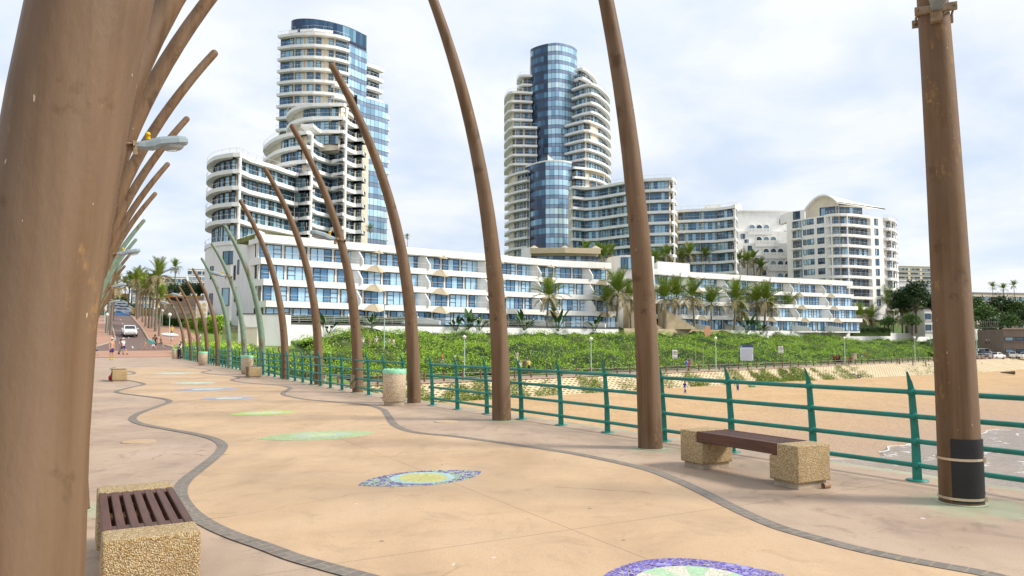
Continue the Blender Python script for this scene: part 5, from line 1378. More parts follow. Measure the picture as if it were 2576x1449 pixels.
roadp = [((400, 846), (406, 742), 'nearest road palm on the right kerb, short crown'), ((391, 834), (397, 688), 'tall bright palm over the right kerb, highest of the road palms'), ((382, 827), (385, 712), 'thick trunked palm left of the tallest road palm'), ((366, 822), (369, 722), 'fourth palm up the right kerb of the road'), ((358, 811), (361, 720), 'fifth palm up the right kerb of the road'), ((345, 804), (339, 698), 'palm at the far bend of the road, tall with broad crown'), ((351, 800), (350, 706), 'palm just right of the one at the far bend'),
         ((374, 826), (378, 716), 'palm wedged between the two thick trunks of the right kerb'), ((341, 797), (331, 712), 'palm behind the bend with sagging crown'), ((322, 786), (322, 704), 'palm above the dark motorcycles'), ((268, 838), (268, 706), 'palm crown just right of the left row of poles'),
          ((278, 844), (284, 712), 'palm on the left kerb beside the walkway lamps'), ((274, 832), (276, 716), 'second palm on the left kerb, behind the first'), ((284, 808), (300, 728), 'far palm left of the road near the parked cars'), ((314, 775), (318, 712), 'palm behind the parked cars at the top of the road'), ((330, 775), (327, 705), 'palm behind the blue car near the ochre wall')]
for i, (b, c, lb) in enumerate(roadp):
    p = hit(*b); zc = pix(c[0], c[1], p.y).z - .4
    place_palm(3 + i % 2, p, (zc - p.z) / 9.5, random.uniform(-3, 3), lb, 'palms lining the road')
p = pix(440, 735, 330); place_palm(3, p, 1.15, 2., 'lone distant palm before the white flats at left', 'palms lining the road')
for px, py in ((2552, 718), (2498, 722), (2525, 726)):
    p = pix(px, py + 25, 262); place_palm(2, p, .62, px, 'small palm sticking out above the wooded hill at far right, %s' % {2552: 'rightmost', 2498: 'leftmost', 2525: 'middle one'}[px], 'palms above the far hill')
for px, py, lb in ((1025, 606, 'tiny rooftop palm on the terraced block between two poles'), (932, 596, 'small rooftop palm before the glass side of the left tower')):
    p = pix(px, py + 8, 150); place_palm(1, p, .26 if px > 1000 else .4, 1., lb, 'rooftop palms')
# ------------------------------------------------------------------ strelitzia clumps along the wall
def banana():
    root = thing('strelitzia_plant', 'strelitzia', 'plant'); out = []; rs = np.random.default_rng(3); mb = MB()
    for i in range(13):
        az = i * 2.4; el = rs.uniform(.5, 1.35); L = rs.uniform(1.2, 1.9); d = Vector((math.cos(az) * math.cos(el), math.sin(az) * math.cos(el), math.sin(el))); s = Vector((-math.sin(az), math.cos(az), 0)); b = d * L * .75; mb.tube([(0, 0, 0), b], .025, 5)
        prev = b; w = [.0, .17, .22, .2, .12, .0]; dd = d.copy()
        for k in range(5):
            q = prev + dd * L * .2; out += [prev - s * w[k], prev + s * w[k], q + s * w[k + 1], q - s * w[k + 1]]; prev = q; dd = (dd + Vector((0, 0, -.22))).normalized()
    mb.build('stems', MAT['banana'], root); np_quads('leaves', np.array([tuple(v) for v in out]), MAT['banana'], root); return root
bp_ = banana()
for i, (px, py, sc, lb) in enumerate(((826, 842, 1.3, 'strelitzia clump by the scrub below the terrace corner'), (935, 825, .9, 'small strelitzia against the wall beside a thin tall post'), (1148, 832, 1.1, 'strelitzia beside the wall lamp at the garden wall'), (1178, 830, 1.5, 'large strelitzia clump left of a tall pole'), (1206, 832, 1.2, 'strelitzia touching the left side of a tall pole'), (1318, 832, 1.5, 'strelitzia clump left of the lone taller palm'), (1404, 834, 1.7, 'broad strelitzia clump under the lone taller palm'), (1497, 834, 1.4, 'strelitzia at the foot of the stair palms'), (1880, 838, 2.2, 'largest strelitzia thicket under the right garden palms'), (1915, 842, 1.6, 'strelitzia right of the largest thicket'))):
    x, y = on_t(px, 104.2); p = (x, y, pix(px, py, y).z)
    if i: dup(bp_, p, i * 1.3, lb, 'strelitzia along the garden wall', sc)
    else: bp_.location = p; bp_.scale = (sc,) * 3; bp_['label'] = lb; bp_['group'] = 'strelitzia along the garden wall'
# ------------------------------------------------------------------ broad trees and hedges
def tree(name, label, p, h, r, mat, n=60, lf=.5, per=26, cat='tree', flat=.8, group=None):
    root = thing(name, label, cat, p, 0, group); mb = MB(); rs = random.Random(int(p[0] * 7 + p[1])); C = []
    mb.tube([p + Vector((0, 0, -1)), p + Vector((.1, 0, h * .3)), p + Vector((-.1, .1, h * .6))], [r * .09, r * .07, r * .04], 7)
    for i in range(9):
        a = i * 2.4; q = p + Vector((math.cos(a) * r * .65 * rs.random(), math.sin(a) * r * .65, h * (.55 + .35 * rs.random()))); mb.tube([p + Vector((0, 0, h * .3)), q], [r * .05, r * .015], 5)
    mb.build('trunk', MAT['bark'], root)
    for i in range(n):
        a, el, k = rs.uniform(0, 6.28), rs.uniform(-.5, 1.5), rs.uniform(.45, 1.) ; k *= .8 + .35 * math.sin(a * 3 + i)
        C.append((p[0] + r * k * math.cos(a) * math.cos(el), p[1] + r * k * math.sin(a) * math.cos(el), p[2] + h * .62 + h * .38 * k * math.sin(el) * flat))
    np_quads('crown', leaves(C, per, (r * .14, r * .14, r * .11), lf, .3), MAT[mat], root); return root
for i, (px, pyb, pyt, Y, rp, mat, lb) in enumerate(((2305, 830, 700, 222, 40, 'bushd', 'tall dark pandanus tree right of the rounded block'), (2270, 830, 728, 226, 26, 'bushd', 'smaller dark tree against the rounded block'), (2345, 800, 745, 224, 22, 'bushd', 'dark bush tree just left of the nearest pole'), (2295, 835, 790, 214, 26, 'bushm', 'low green bush tree under the pandanus tree'), (2235, 835, 795, 214, 24, 'bushm', 'green shrubs at the base of the rounded block'),
        (2475, 850, 762, 250, 44, 'bushm', 'mid green bushy tree just right of the nearest pole'), (2520, 840, 740, 262, 46, 'bushd', 'large dark spreading tree in the middle of the far hill'), (2565, 830, 752, 258, 36, 'bushm', 'dark green tree on the hill at the right edge'), (2495, 860, 800, 236, 34, 'bushd', 'dark shrub low on the hill behind the brick building'), (2540, 850, 790, 238, 30, 'bushm', 'round green tree above the brick building'), (2590, 850, 770, 240, 34, 'bushd', 'dark tree cut by the right edge of the photo'), (2455, 820, 745, 262, 26, 'bushm', 'palmlike green tree touching the nearest pole on its right'),
        (432, 760, 712, 250, 30, 'bushd', 'dark clipped tree left in the row above the earth bank'), (470, 760, 708, 246, 36, 'bushd', 'dark clipped tree in the middle above the earth bank'), (500, 762, 712, 240, 26, 'bushd', 'dark clipped tree next to the white podium wall'), (330, 800, 768, 175, 26, 'bushm', 'green bush under the palms at the road end'), (300, 790, 745, 190, 24, 'bushm', 'green crown behind the left row of poles'))):
    p = pix(px, pyb, Y); h = (pyb - pyt) * Y / F; tree('broad_tree' if pyb - pyt > 60 else 'shrub', lb, p, h, rp * Y / F, mat, 90, h * .055 + .18, 34, 'tree' if pyb - pyt > 60 else 'shrub')
def hedge(label, pxs, Y0, Y1, pyt, hh, mat, n=500, lf=.28, dz=1.2):
    a, b = pix(pxs[0], pyt, Y0), pix(pxs[1], pyt, Y1); C = []
    for _ in range(n):
        q = a.lerp(b, random.random()); C.append((q.x + random.gauss(0, .3), q.y + random.uniform(-.5, .9), q.z - random.random() ** 1.5 * hh))
    o = thing('hedge', label, 'hedge', a); np_quads('foliage', leaves(C, 14, (.25, .25, .16), lf, .4), MAT[mat], o); mb = MB(); d = b - a; mb.obox(a - Vector((0, 0, hh + dz)), d, (0, .5, 0), (0, 0, dz + hh * .7)); mb.build('stems', MAT['soil'], o)
hedge('clipped hedge in front of ground floor of the long terraced block', (700, 830), 113.5, 120, 799, .8, 'bushm')
hedge('low planting before the ground floor windows left of the fin walls', (850, 1010), 118, 127, 801, .9, 'bushm', 600)
hedge('low hedge before the ground floor beside the tall centre pole', (1225, 1330), 138, 146, 806, .9, 'bushm', 400)
hedge('dark low hedge under the right garden palms', (1700, 1760), 186, 190, 823, 1., 'bushd', 300)
hedge('dark clipped hedge in front of the right terraced ground floor', (1880, 2080), 196, 208, 824, 1., 'bushd', 800)
hedge('dark clipped hedge under the thin bare palm', (2140, 2240), 210, 214, 826, 1., 'bushd', 400)
hedge('tall leafy hedge behind the lawn at left', (412, 470), 124, 122, 796, 3.4, 'bushm', 1300, .34)
hedge('leafy hedge between lawn and the white podium', (470, 560), 122, 112, 800, 3.2, 'bush', 1500, .34)
# earth bank behind the lawn
mb = MB(); A_ = [pix(px, py, Y) for px, py, Y in ((402, 800, 128), (440, 801, 128), (480, 802, 127), (520, 806, 126), (402, 758, 200), (440, 752, 215), (480, 748, 225), (522, 752, 215))]
nb_ = 10; rows = []
for k in range(nb_ + 1):
    r = []
    for j in range(13):
        t = j / 12 * 3; i = min(2, int(t)); lo = A_[i].lerp(A_[i + 1], t - i); hi = A_[4 + i].lerp(A_[5 + i], t - i); q = lo.lerp(hi, k / nb_); r.append((q.x, q.y, q.z + 1.2 * noise.noise(Vector((q.x * .2, q.y * .1, 0)))))
    rows.append(r)
mb.loft(rows, 0, close=False); struct('earth_bank', mb, MAT['earth'])
# palisade fences
def palisade(label, p0, p1, h=1.6, st=.28):
    th = thing('palisade_fence', label, 'fence', p0); d = p1 - p0; n = int(d.length / st); mb = MB()
    for k in range(n): p = p0 + d * k / n; mb.box((p.x, p.y, p.z + h / 2), (.07, .05, h))
    mb.build('pickets', MAT['fencew'], th); mb = MB()
    for z in (.3, h - .3): mb.obox(p0 + Vector((0, 0, z)), d, (0, .06, 0), (0, 0, .07))
    mb.build('cross_rail', MAT['fencew'], th)
palisade('grey palisade fence along the top of the lawn hedge at left', pix(420, 800, 121), pix(500, 803, 117), 1.9)
palisade('pale palisade fence in front of the podium wall by the green poles', pix(560, 856, 100), pix(620, 858, 97), 2.)
palisade('tall dark fence above the white wall at far right', pix(2445, 828, 222), pix(2516, 826, 220), 2.2, .5)
def simple_box(name, label, cat, px, py, Y, sz, mat, rz=0., part='body', mat2=None, lid=True):
    p = pix(px, py, Y); th = thing(name, label, cat, p, rz); mb = MB(); mb.box((0, 0, sz[2] / 2), sz, 0, 0, min(sz) * .04)
    o = MB(); o.v = [(p.x + x * math.cos(rz) * 0 + x, p.y + y, p.z + z) for x, y, z in mb.v]; o.f, o.m, o.sm = mb.f, mb.m, mb.sm; o.build(part, mat, th)
    if lid: m2 = MB(); m2.box((p.x, p.y, p.z + sz[2] + .05), (sz[0] + .12, sz[1] + .12, .1)); m2.build('lid', mat2 or mat, th)
    return th
simple_box('utility_cabinet', 'cream utility cabinet between two green poles below the podium', 'cabinet', 632, 872, 92, (1.7, .8, 2.3), MAT['cream'])
simple_box('guard_hut', 'white hut with dark flat roof at the foot of the terrace corner', 'hut', 665, 872, 99, (6., 3, 4.2), MAT['white'], mat2=MAT['greydark'])
simple_box('litter_bin', 'square grey litter bin beside the walking couple on the promenade', 'litter bin', 1735, 922, 118, (.7, .7, 1.1), MAT['plinth'])
simple_box('litter_bin', 'tan litter bin near the group on the promenade', 'litter bin', 2150, 906, 158, (.7, .7, 1.3), MAT['aggpale'])
# ------------------------------------------------------------------ lamps
def lamp_proto():
    root = thing('lamp_post', 'lamp', 'lamp post'); mb = MB(); mb.lathe([(.07, -2.), (.07, 1.), (.045, 3.3)], (0, 0, 0), 9); mb.lathe([(.1, 0), (.1, .15), (.07, .2)], (0, 0, 0), 9); mb.build('pole', MAT['lamppost'], root)
    mb = MB(); mb.lathe([(.05, 3.25), (.12, 3.3), (.24, 3.52), (.24, 3.56)], (0, 0, 0), 10); h = mb.build('lantern', MAT['lamphead'], root)
    mb = MB(); mb.lathe([(.27, 3.561), (.22, 3.66), (.08, 3.74), (.03, 3.82)], (0, 0, 0), 10); mb.build('cap', MAT['lamphead'], h); return root
LPOST = lamp_proto()
lamps = [(1487, 918, 848, 'lamp post at the scrub edge left of the near bench pole'), (1168, 919, 843, 'lamp post standing by the two walkers in black and white'), (1111, 857, 812, 'lamp post by the strelitzia at the garden wall, left of the tall centre pole'), (1436, 846, 812, 'lamp post at the garden wall right of the lone palm'), (1801, 909, 847, 'lamp post between dune signs and big notice board'), (1842, 850, 815, 'lamp post in front of the sandy wall end by the salmon oval'), (1903, 850, 815, 'lamp post under the middle garden palms'), (1932, 891, 846, 'lamp post on the scrub slope right of the big notice board'), (2082, 850, 818, 'lamp post at the white wall between palm groups'), (2125, 897, 847, 'lamp post above the boat trailer by the walkers'), (2216, 850, 819, 'lamp post at the wall below the biggest right palm'), (2302, 893, 846, 'lamp post on the promenade left of the nearest pole'), (2340, 850, 819, 'lamp post by the last white wall next to the nearest pole'), (2457, 874, 834, 'lamp post just right of the nearest pole'), (2511, 855, 824, 'lamp post beside the brick beach building'),
         (751, 873, 810, 'left one of the paired lamp posts before the white wall'), (760, 863, 810, 'right one of the paired lamp posts before the white wall'), (678, 925, 861, 'lamp post just behind the railing near the green poles'), (268, 857, 787, 'nearest walkway lamp post on the left of the road'), (266, 841, 776, 'second walkway lamp post on the left of the road'), (262, 828, 771, 'third walkway lamp post on the left of the road'), (256, 818, 772, 'farthest walkway lamp post on the left of the road'), (407, 838, 778, 'lamp post at the right kerb beside the nearest road palm'), (425, 858, 787, 'lamp post on the lawn edge by the yellow shirted man'), (349, 800, 760, 'lamp post between the palms at the road bend'), (388, 828, 774, 'lamp post half hidden behind the right kerb palms')]
for i, (px, b, t, lb) in enumerate(lamps):
    Y = 3.8 * F / (b - t); p = pix(px, b, Y)
    if i: dup(LPOST, p, 0, lb, 'white headed lamp posts')
    else: LPOST.location = p; LPOST['label'] = lb; LPOST['group'] = 'white headed lamp posts'
p = pix(966, 893, 98); th = thing('light_pole', 'tall thin pale pole with small flood lamp rising from the scrub', 'light pole', p); mb = MB(); mb.lathe([(.09, -1), (.07, 3), (.05, 6.5)], p, 8); mb.build('pole', MAT['lamppost'], th); mb = MB(); mb.box((p.x + .25, p.y, p.z + 6.5), (.6, .25, .12)); mb.build('flood_lamp', MAT['lampgrey'], th); mb = MB(); mb.box((p.x + .12, p.y - .05, p.z + 5.0), (.35, .1, .45)); mb.build('small_panel', MAT['white'], th)
# ------------------------------------------------------------------ post and rope fence along the promenade
def rope_fence(label, P_, h=1.1, step=2.6):
    th = thing('rope_fence', label, 'fence', P_[0]); pts = []
    for a, b in zip(P_, P_[1:]):
        n = max(1, int((b - a).length / step)); pts += [a.lerp(b, k / n) for k in range(n)]
    pts.append(P_[-1])
    for p in pts[:100]: mb = MB(); mb.lathe([(.11, -.3), (.11, h - .02), (.09, h)], p, 8); mb.build('post', MAT['bollard'], th)
    for z in (.5, .92):
        mb = MB(); path = []
        for a, b in zip(pts, pts[1:]): path += [a + Vector((0, 0, z)), a.lerp(b, .5) + Vector((0, 0, z - .06))]
        mb.tube(path, .028, 5); mb.build('rope', MAT['rope'], th)
rope_fence('brown posts with two ropes along the sea side of the promenade', [S(-6, 71.1, -2.95), S(232, 71.1, -2.95)])
rope_fence('short brown post and rope fence slanting down the beach ramp', [S(163, 70.2, -3.0), S(172, 68.6, -3.7), S(186, 66.6, -4.9)], 1.1, 3.2)
rope_fence('brown posts and ropes on grass between pier railing and the block wall', [pix(770, 960, 82), pix(950, 966, 80), pix(1052, 962, 80)], 1.0, 2.6)
# ------------------------------------------------------------------ signs
def text_rows(mb, o, e, up, w, h, rows, m=1, n=Vector((0, -1, 0))):
    for i in range(rows):
        x = 0.
        while x < w * .92:
            l = random.uniform(.04, .12) * w
            mb.obox(o + e * x + up * (h * (rows - i - .8) / rows) + n * .012, e * l, n * -.004, up * (h / rows * .4), m); x += l + .02 * w
def board(name, label, px, pyb, pyt, Y, w, h, kind):
    p = pix(px, pyb, Y); top = pix(px, pyt, Y).z; th = thing(name, label, 'sign', p); e = Vector((1, 0, 0)); up = Vector((0, 0, 1)); o = Vector((p.x - w / 2, p.y, top - h)); n = Vector((0, -1, 0))
    mb = MB(); mb.obox(o, e * w, Vector((0, .05, 0)), up * h); mb.build('panel', MAT['white'] if kind != 'big' else M('pale_blue_board', (.62, .68, .78), .5), th)
    blue = M('sign_blue', (.04, .07, .2), .5); blk = M('sign_dark', (.03, .03, .03), .5); red = M('sign_ring', (.5, .03, .03), .5)
    if kind == 'big':
        mb = MB(); mb.obox(o + up * h * .84 + n * .01, e * w, n * -.006, up * h * .16); mb.build('header', blue, th)
        mb = MB(); text_rows(mb, o + e * w * .06 + up * h * .04, e, up, w * .92, h * .75, 11, 0); tag(mb.build('small_print', M('sign_grey', (.2, .22, .28), .6), th), kind='stuff')
        mb = MB(); c = o + e * w * .1 + up * h * .92; N = 12; mb.add([tuple(c + n * .02 + e * (.08 * math.cos(6.283 * k / N)) + up * (.08 * math.sin(6.283 * k / N))) for k in range(N)], [tuple(range(N))]); mb.build('emblem', MAT['white'], th)
    else:
        c = o + e * w / 2 + up * h * .62; N = 16; mb = MB(); f = lambda a, r: c + n * .02 + e * math.cos(a) * r + up * math.sin(a) * r
        for k in range(N): a, b = 6.2832 * k / N, 6.2832 * (k + 1) / N; mb.quad(f(a, w * .33), f(b, w * .33), f(b, w * .42), f(a, w * .42))
        mb.build('ring_mark', red if kind == 'red' else blk, th); mb = MB(); mb.obox(c - e * .05 - up * w * .22 + n * .015, e * .12, n * -.004, up * w * .44); mb.obox(c - e * .12 + up * .02 + n * .015, e * .24, n * -.004, up * .09); mb.build('symbol', blk, th)
        mb = MB(); text_rows(mb, o + e * w * .1 + up * .03, e, up, w * .85, h * .2, 2, 0); mb.build('lettering', blk, th)
    for s in ((.15, .85) if kind == 'big' else (.5,)):
        mb = MB(); q = o + e * w * s; mb.lathe([(.045, p.z - top + h - 1.5 - (0)), (.045, 0)], (q.x, q.y + .1, top - h * .1 if False else top - h), 7); mb.build('post', MAT['bollard'] if kind != 'big' else MAT['steel'], th)
board('notice_board', 'big pale blue notice board with dark header on the scrub slope', 1879, 905, 868, 124, 2.1, 2.5, 'big')
board('warning_sign', 'small white sign with black ring at right on the scrub slope', 1965, 898, 871, 132, .8, 1.15, 'blk')
board('warning_sign', 'small white sign with black ring just right of the bench pole', 1698, 905, 880, 116, .75, 1.3, 'blk')
for i, (px, b, t) in enumerate(((1750, 909, 868), (1769, 914, 870))):
    p = pix(px, b, 118); mb = MB(); mb.lathe([(.06, -.5), (.055, (b - t) * 118 / F)], (0, 0, 0), 7); o = mb.build('timber_stake', MAT['fencew']); o.location = p; tag(o, ['left bare pale stake in the scrub between the signs', 'right bare pale stake in the scrub between the signs'][i], 'stake', 'bare stakes in the scrub')
# round plaque sign on the lawn
p = pix(506, 800, 100); th = thing('plaque_sign', 'white sign board of round yellow discs on the lawn behind brown poles', 'sign', p); mb = MB(); mb.obox(p + Vector((-.75, .06, .1)), (1.5, 0, 0), (0, .06, 0), (0, 0, 2.2)); mb.build('panel', MAT['white'], th)
for i in range(3):
    for j in range(2):
        c = p + Vector((-.36 + .72 * j, .05, .48 + .64 * i)); mb = MB(); ring = [(c.x + .3 * math.cos(k * math.pi / 7), c.y, c.z + .27 * math.sin(k * math.pi / 7)) for k in range(14)]; mb.loft([ring, [(x, y - .04, z) for x, y, z in ring]], 0, smooth=False); mb.build('disc', vary((.7, .55, .3), .2, 4), th)
mb = MB(); mb.box(p + Vector((-.6, .15, -1)), (.1, .1, 2)); mb.box(p + Vector((.6, .15, -1)), (.1, .1, 2)); mb.build('leg', MAT['fencew'], th)
# ------------------------------------------------------------------ cars
CARGLASS = M('car_glass', (.02, .03, .035), .05, .1, .8); TYRE = M('tyre_rubber', (.015, .015, .016), .8); RIM = M('alloy_rim', (.55, .55, .56), .3, .8); HEAD = M('headlight_glass', (.8, .82, .85), .1, .2, .8); TAIL = M('tail_light', (.35, .01, .01), .2); PLATE = M('number_plate', (.75, .72, .6), .5); TRIM = M('black_trim', (.02, .02, .022), .5)
def paint(nm, c): return M(nm, c, .25, .1, .6, **{'Coat Weight': .5})
CARS = {}
def car(kind, col):
    """local: nose towards -y, length along y"""
    root = thing('parked_car' if kind != 'van' else 'parked_van', 'car', 'car'); pm = col
    if kind == 'hatch': W, L = 1.74, 3.97; low = [(-1.98, .35, .62), (-1.9, .28, .78), (-1.2, .25, .95), (-.8, .24, 1.0), (.9, .24, 1.0), (1.7, .26, 1.0), (1.95, .3, .9), (1.98, .36, .6)]; cab = [(-.95, 1.0), (-.2, 1.42), (.3, 1.47), (1.2, 1.42), (1.85, 1.0)]
    elif kind == 'pickup': W, L = 1.8, 5.2; low = [(-2.6, .45, .8), (-2.55, .4, 1.0), (-1.3, .38, 1.12), (-1.2, .38, 1.15), (.8, .38, 1.15), (2.55, .42, 1.15), (2.6, .5, 1.1)]; cab = [(-1.25, 1.14), (-.55, 1.72), (.2, 1.76), (.8, 1.72), (.98, 1.14)]
    elif kind == 'suv': W, L = 1.85, 4.6; low = [(-2.3, .42, .75), (-2.2, .36, .98), (-1.2, .34, 1.1), (1., .34, 1.1), (2.2, .36, 1.1), (2.3, .45, .85)]; cab = [(-1.15, 1.1), (-.45, 1.68), (.4, 1.76), (1.8, 1.7), (2.2, 1.1)]
    else: W, L = 1.9, 4.9; low = [(-2.45, .4, .8), (-2.35, .35, 1.0), (-1.6, .33, 1.2), (2.35, .33, 1.2), (2.45, .42, 1.0)]; cab = [(-1.75, 1.2), (-1.1, 1.85), (-.5, 2.0), (2.1, 2.0), (2.4, 1.2)]
    mb = MB(); rings = []
    for y, z0, z1 in low:
        k = .9 if abs(y) > L / 2 - .12 else 1.; w = W / 2 * k; rings.append([(-w * .96, y, z0), (w * .96, y, z0), (w, y, z0 + (z1 - z0) * .4), (w * .98, y, z0 + (z1 - z0) * .75), (w * .88, y, z1), (-w * .88, y, z1), (-w * .98, y, z0 + (z1 - z0) * .75), (-w, y, z0 + (z1 - z0) * .4)])
    mb.loft(rings, 0, smooth=False)
    cr = []
    for y, z in cab: k = (z - cab[0][1]) / .75; w = W / 2 * (.87 - .17 * min(1, k)); cr.append([(-w, y, z), (w, y, z)])
    def cabin(inset, mi, m):
        rr = []
        for i, (y, z) in enumerate(cab):
            w = (W / 2) * (.88 - .2 * (z - cab[0][1]) / .7) - inset; rr.append([(-w, y, z - inset), (w, y, z - inset)])
        zb = cab[0][1] - .02
        lw = W / 2 * .88 - inset
        m.add([(-lw, cab[0][0], zb), (lw, cab[0][0], zb), (lw, cab[-1][0], zb), (-lw, cab[-1][0], zb)], [(0, 1, 2, 3)], mi)
        for a, b in zip(rr, rr[1:]): m.quad(a[0], a[1], b[1], b[0], mi)
        for sd in (0, 1):
            for i in range(len(rr) - 1):
                a, b = rr[i][sd], rr[i + 1][sd]; la, lb = ((-lw if sd == 0 else lw), a[1], zb), ((-lw if sd == 0 else lw), b[1], zb); m.quad(*( (la, a, b, lb) if sd else (lb, b, a, la)), mi)
    cabin(0, 0, mb); body = mb.build('body', pm, root)
    # glass: windscreen, rear screen, side windows set proud of the cabin
    def face(i, k0=.08, k1=.92, m=.1):
        (y0, z0), (y1, z1) = cab[i], cab[i + 1]; w = lambda z: (W / 2) * (.88 - .2 * (z - cab[0][1]) / .7) - m
        ya, za, yb, zb = y0 + (y1 - y0) * k0, z0 + (z1 - z0) * k0, y0 + (y1 - y0) * k1, z0 + (z1 - z0) * k1; n = Vector((0, -(z1 - z0), (y1 - y0))).normalized() * .012
        return [(-w(za), ya + n.y, za + n.z), (w(za), ya + n.y, za + n.z), (w(zb), yb + n.y, zb + n.z), (-w(zb), yb + n.y, zb + n.z)]
    g = MB(); g.quad(*face(0)); g.build('windscreen', CARGLASS, root); g = MB(); g.quad(*face(len(cab) - 2)); g.build('rear_window', CARGLASS, root)
    ymid = (cab[0][0] + cab[-1][0]) / 2
    for sd in (-1, 1):
        zb, zt = cab[0][1] + .06, max(z for y, z in cab) - .12; wx = lambda z: sd * ((W / 2) * (.88 - .2 * (z - cab[0][1]) / .7) + .012)
        yf, yr = cab[0][0] + .32, cab[-1][0] - .3; sl = (cab[1][0] - cab[0][0]) * .75
        wz = lambda z: sd * (W / 2 * .88 + .012 - (.2 * W / 2) * max(0, (z - cab[0][1]) / .7))
        for a, b, fa, fb in ((yf, ymid - .05, sl, 0), (ymid + .05, yr, 0, -.2)):
            g = MB(); q = [(wz(zb), a, zb), (wz(zb), b, zb), (wz(zt), b + fb, zt), (wz(zt), a + fa, zt)]; g.quad(*(q if sd > 0 else q[::-1])); g.build('side_window', CARGLASS, root)
        g = MB(); g.box((sd * (W / 2 + .08), cab[0][0] + .35, cab[0][1] + .05), (.18, .1, .13), 0, 0, .02); g.build('wing_mirror', pm, root)
        for y in (-L * .31, L * .3):
            r = .31 if kind == 'hatch' else .37; t = MB(); ring = lambda rr, x: [(x, y + rr * math.cos(6.2832 * k / 18), r + rr * math.sin(6.2832 * k / 18)) for k in range(18)]; xo, xi = sd * (W / 2 + .012), sd * (W / 2 - .2)
            t.loft([ring(r * .6, xo), ring(r * .95, xo), ring(r, xo - sd * .03), ring(r, xi), ring(r * .6, xi)], 0, cap=False); wh = t.build('wheel', TYRE, root); t = MB(); t.loft([ring(r * .61, xo - sd * .012), ring(r * .2, xo + sd * .005)], 0, smooth=False); t.build('rim', RIM, wh)
        hl = MB(); hl.box((sd * W * .36, -L / 2 + .06, low[0][2] + .03), (W * .2, .14, .15), 0, sd * R(14), .03); hl.build('headlight', HEAD, root)
        tl = MB(); tl.box((sd * W * .43, L / 2 - .02, .86 if kind != 'van' else 1.0), (.14, .08, .26), 0, 0, .02); tl.build('tail_light', TAIL, root)
    for yy, nm in ((-L / 2 - .005, 'front_plate'), (L / 2 + .005, 'rear_plate')): g = MB(); g.box((0, yy, .5), (.5, .02, .12)); g.build('number_plate', PLATE, root)
    g = MB(); g.box((0, -L / 2 + .01, .42), (W * .8, .06, .1)); g.box((0, -L / 2 + .03, .66), (W * .5, .05, .08)); g.build('grille', TRIM, root)
    if kind == 'pickup':
        g = MB(); g.box((0, 1.75, 1.151), (W * .8, 1.5, .01)); g.build('load_bed', TRIM, root)
    return root
WH = paint('white_car_paint', (.78, .78, .77)); 
def pcar(root, loc, rz, label, group): root.location = loc; root.rotation_euler = (0, 0, rz); root['label'] = label; root['group'] = group; root['category'] = 'car' if 'van' not in root.name else 'van'; return root
hc = car('hatch', WH); p = P(115.5, 4.5); pcar(hc, (p.x, p.y, G(p.x, p.y) + .06), PIER_RZ + R(2), 'white hatchback driving down the brick road towards the pier', 'cars on the hill road'); hc.rotation_euler.x = R(4)
hc.name = 'car'
blue = car('hatch', paint('blue_car_paint', (.03, .22, .55))); p = pix(303, 800, 152); pcar(blue, p, PIER_RZ + R(62), 'bright blue car parked across the top of the road', 'cars on the hill road')
cc = [paint('silver_paint', (.5, .52, .54)), WH, paint('pale_blue_paint', (.45, .52, .6)), paint('dark_paint', (.03, .035, .04))]
sv = car('hatch', cc[0])
for i, (px, py, Y, rz, lb) in enumerate(((318, 792, 158, 70, 'silver car just behind the bright blue one'), (300, 791, 160, 72, 'pale car at left behind the bright blue one'), (322, 785, 166, 68, 'silver car in the second row of the crowded car park'), (304, 783, 168, 74, 'silver car at left in the second row of the car park'), (315, 777, 176, 70, 'silver car in the third row of the car park'), (298, 775, 178, 70, 'silver car leftmost in the third row'), (306, 769, 186, 70, 'farthest silver car up the hill'))):
    p = pix(px, py, Y)
    if i: dup(sv, p, PIER_RZ + R(rz), lb, 'cars on the hill road')
    else: pcar(sv, p, PIER_RZ + R(rz), lb, 'cars on the hill road')
mb = MB(); C = []
def moto(px, py, Y, lb):
    p = pix(px, py, Y); th = thing('motorcycle', lb, 'motorcycle', p, 0, 'motorcycles by the blue car'); 
    for y in (-.65, .65):
        t = MB(); N = 12; t.tube([(p.x + y, p.y + .0, p.z + .3 - .28 * 0) for _ in ()] or [(p.x + y + .26 * math.cos(6.283 * k / N), p.y, p.z + .3 + .26 * math.sin(6.283 * k / N)) for k in range(N + 1)], .06, 6); t.build('wheel', TYRE, th)
    t = MB(); t.sphere((p.x, p.y, p.z + .62), .3, 0, 8, 6, (1.5, .5, .7)); t.box((p.x + .4, p.y, p.z + .8), (.6, .25, .12)); t.tube([(p.x - .65, p.y, p.z + .3), (p.x - .4, p.y, p.z + 1.05)], .04, 6); t.tube([(p.x - .4, p.y - .3, p.z + 1.05), (p.x - .4, p.y + .3, p.z + 1.05)], .025, 5); t.build('frame', cc[3], th)
moto(330, 800, 150, 'black motorcycle parked right of the bright blue car'); moto(337, 800, 151, 'black motorcycle next to the palm at the road bend')
pk = car('pickup', WH); ex = []
par = 'vehicles parked by the beach at right'
pcar(pk, pix(2508, 903, 197), R(118), 'white pickup truck nearest in the beach car park, rear facing left', par)
dup(pk, pix(2548, 901, 203), R(145), 'second white pickup to the right, tailgate facing the camera', par)
dup(pk, pix(2580, 902, 204), R(118), 'white vehicle cut by the right edge of the car park', par)
pcar(car('suv', paint('tan_paint', (.35, .28, .17))), pix(2457, 905, 196), R(170), 'tan off road car touching the nearest pole', par)
pcar(car('suv', cc[3]), pix(2480, 899, 206), R(100), 'dark off road car behind the nearest white pickup', par)
vn = car('van', WH); pcar(vn, pix(2475, 894, 218), R(95), 'white van in the back row at left of the car park', par)
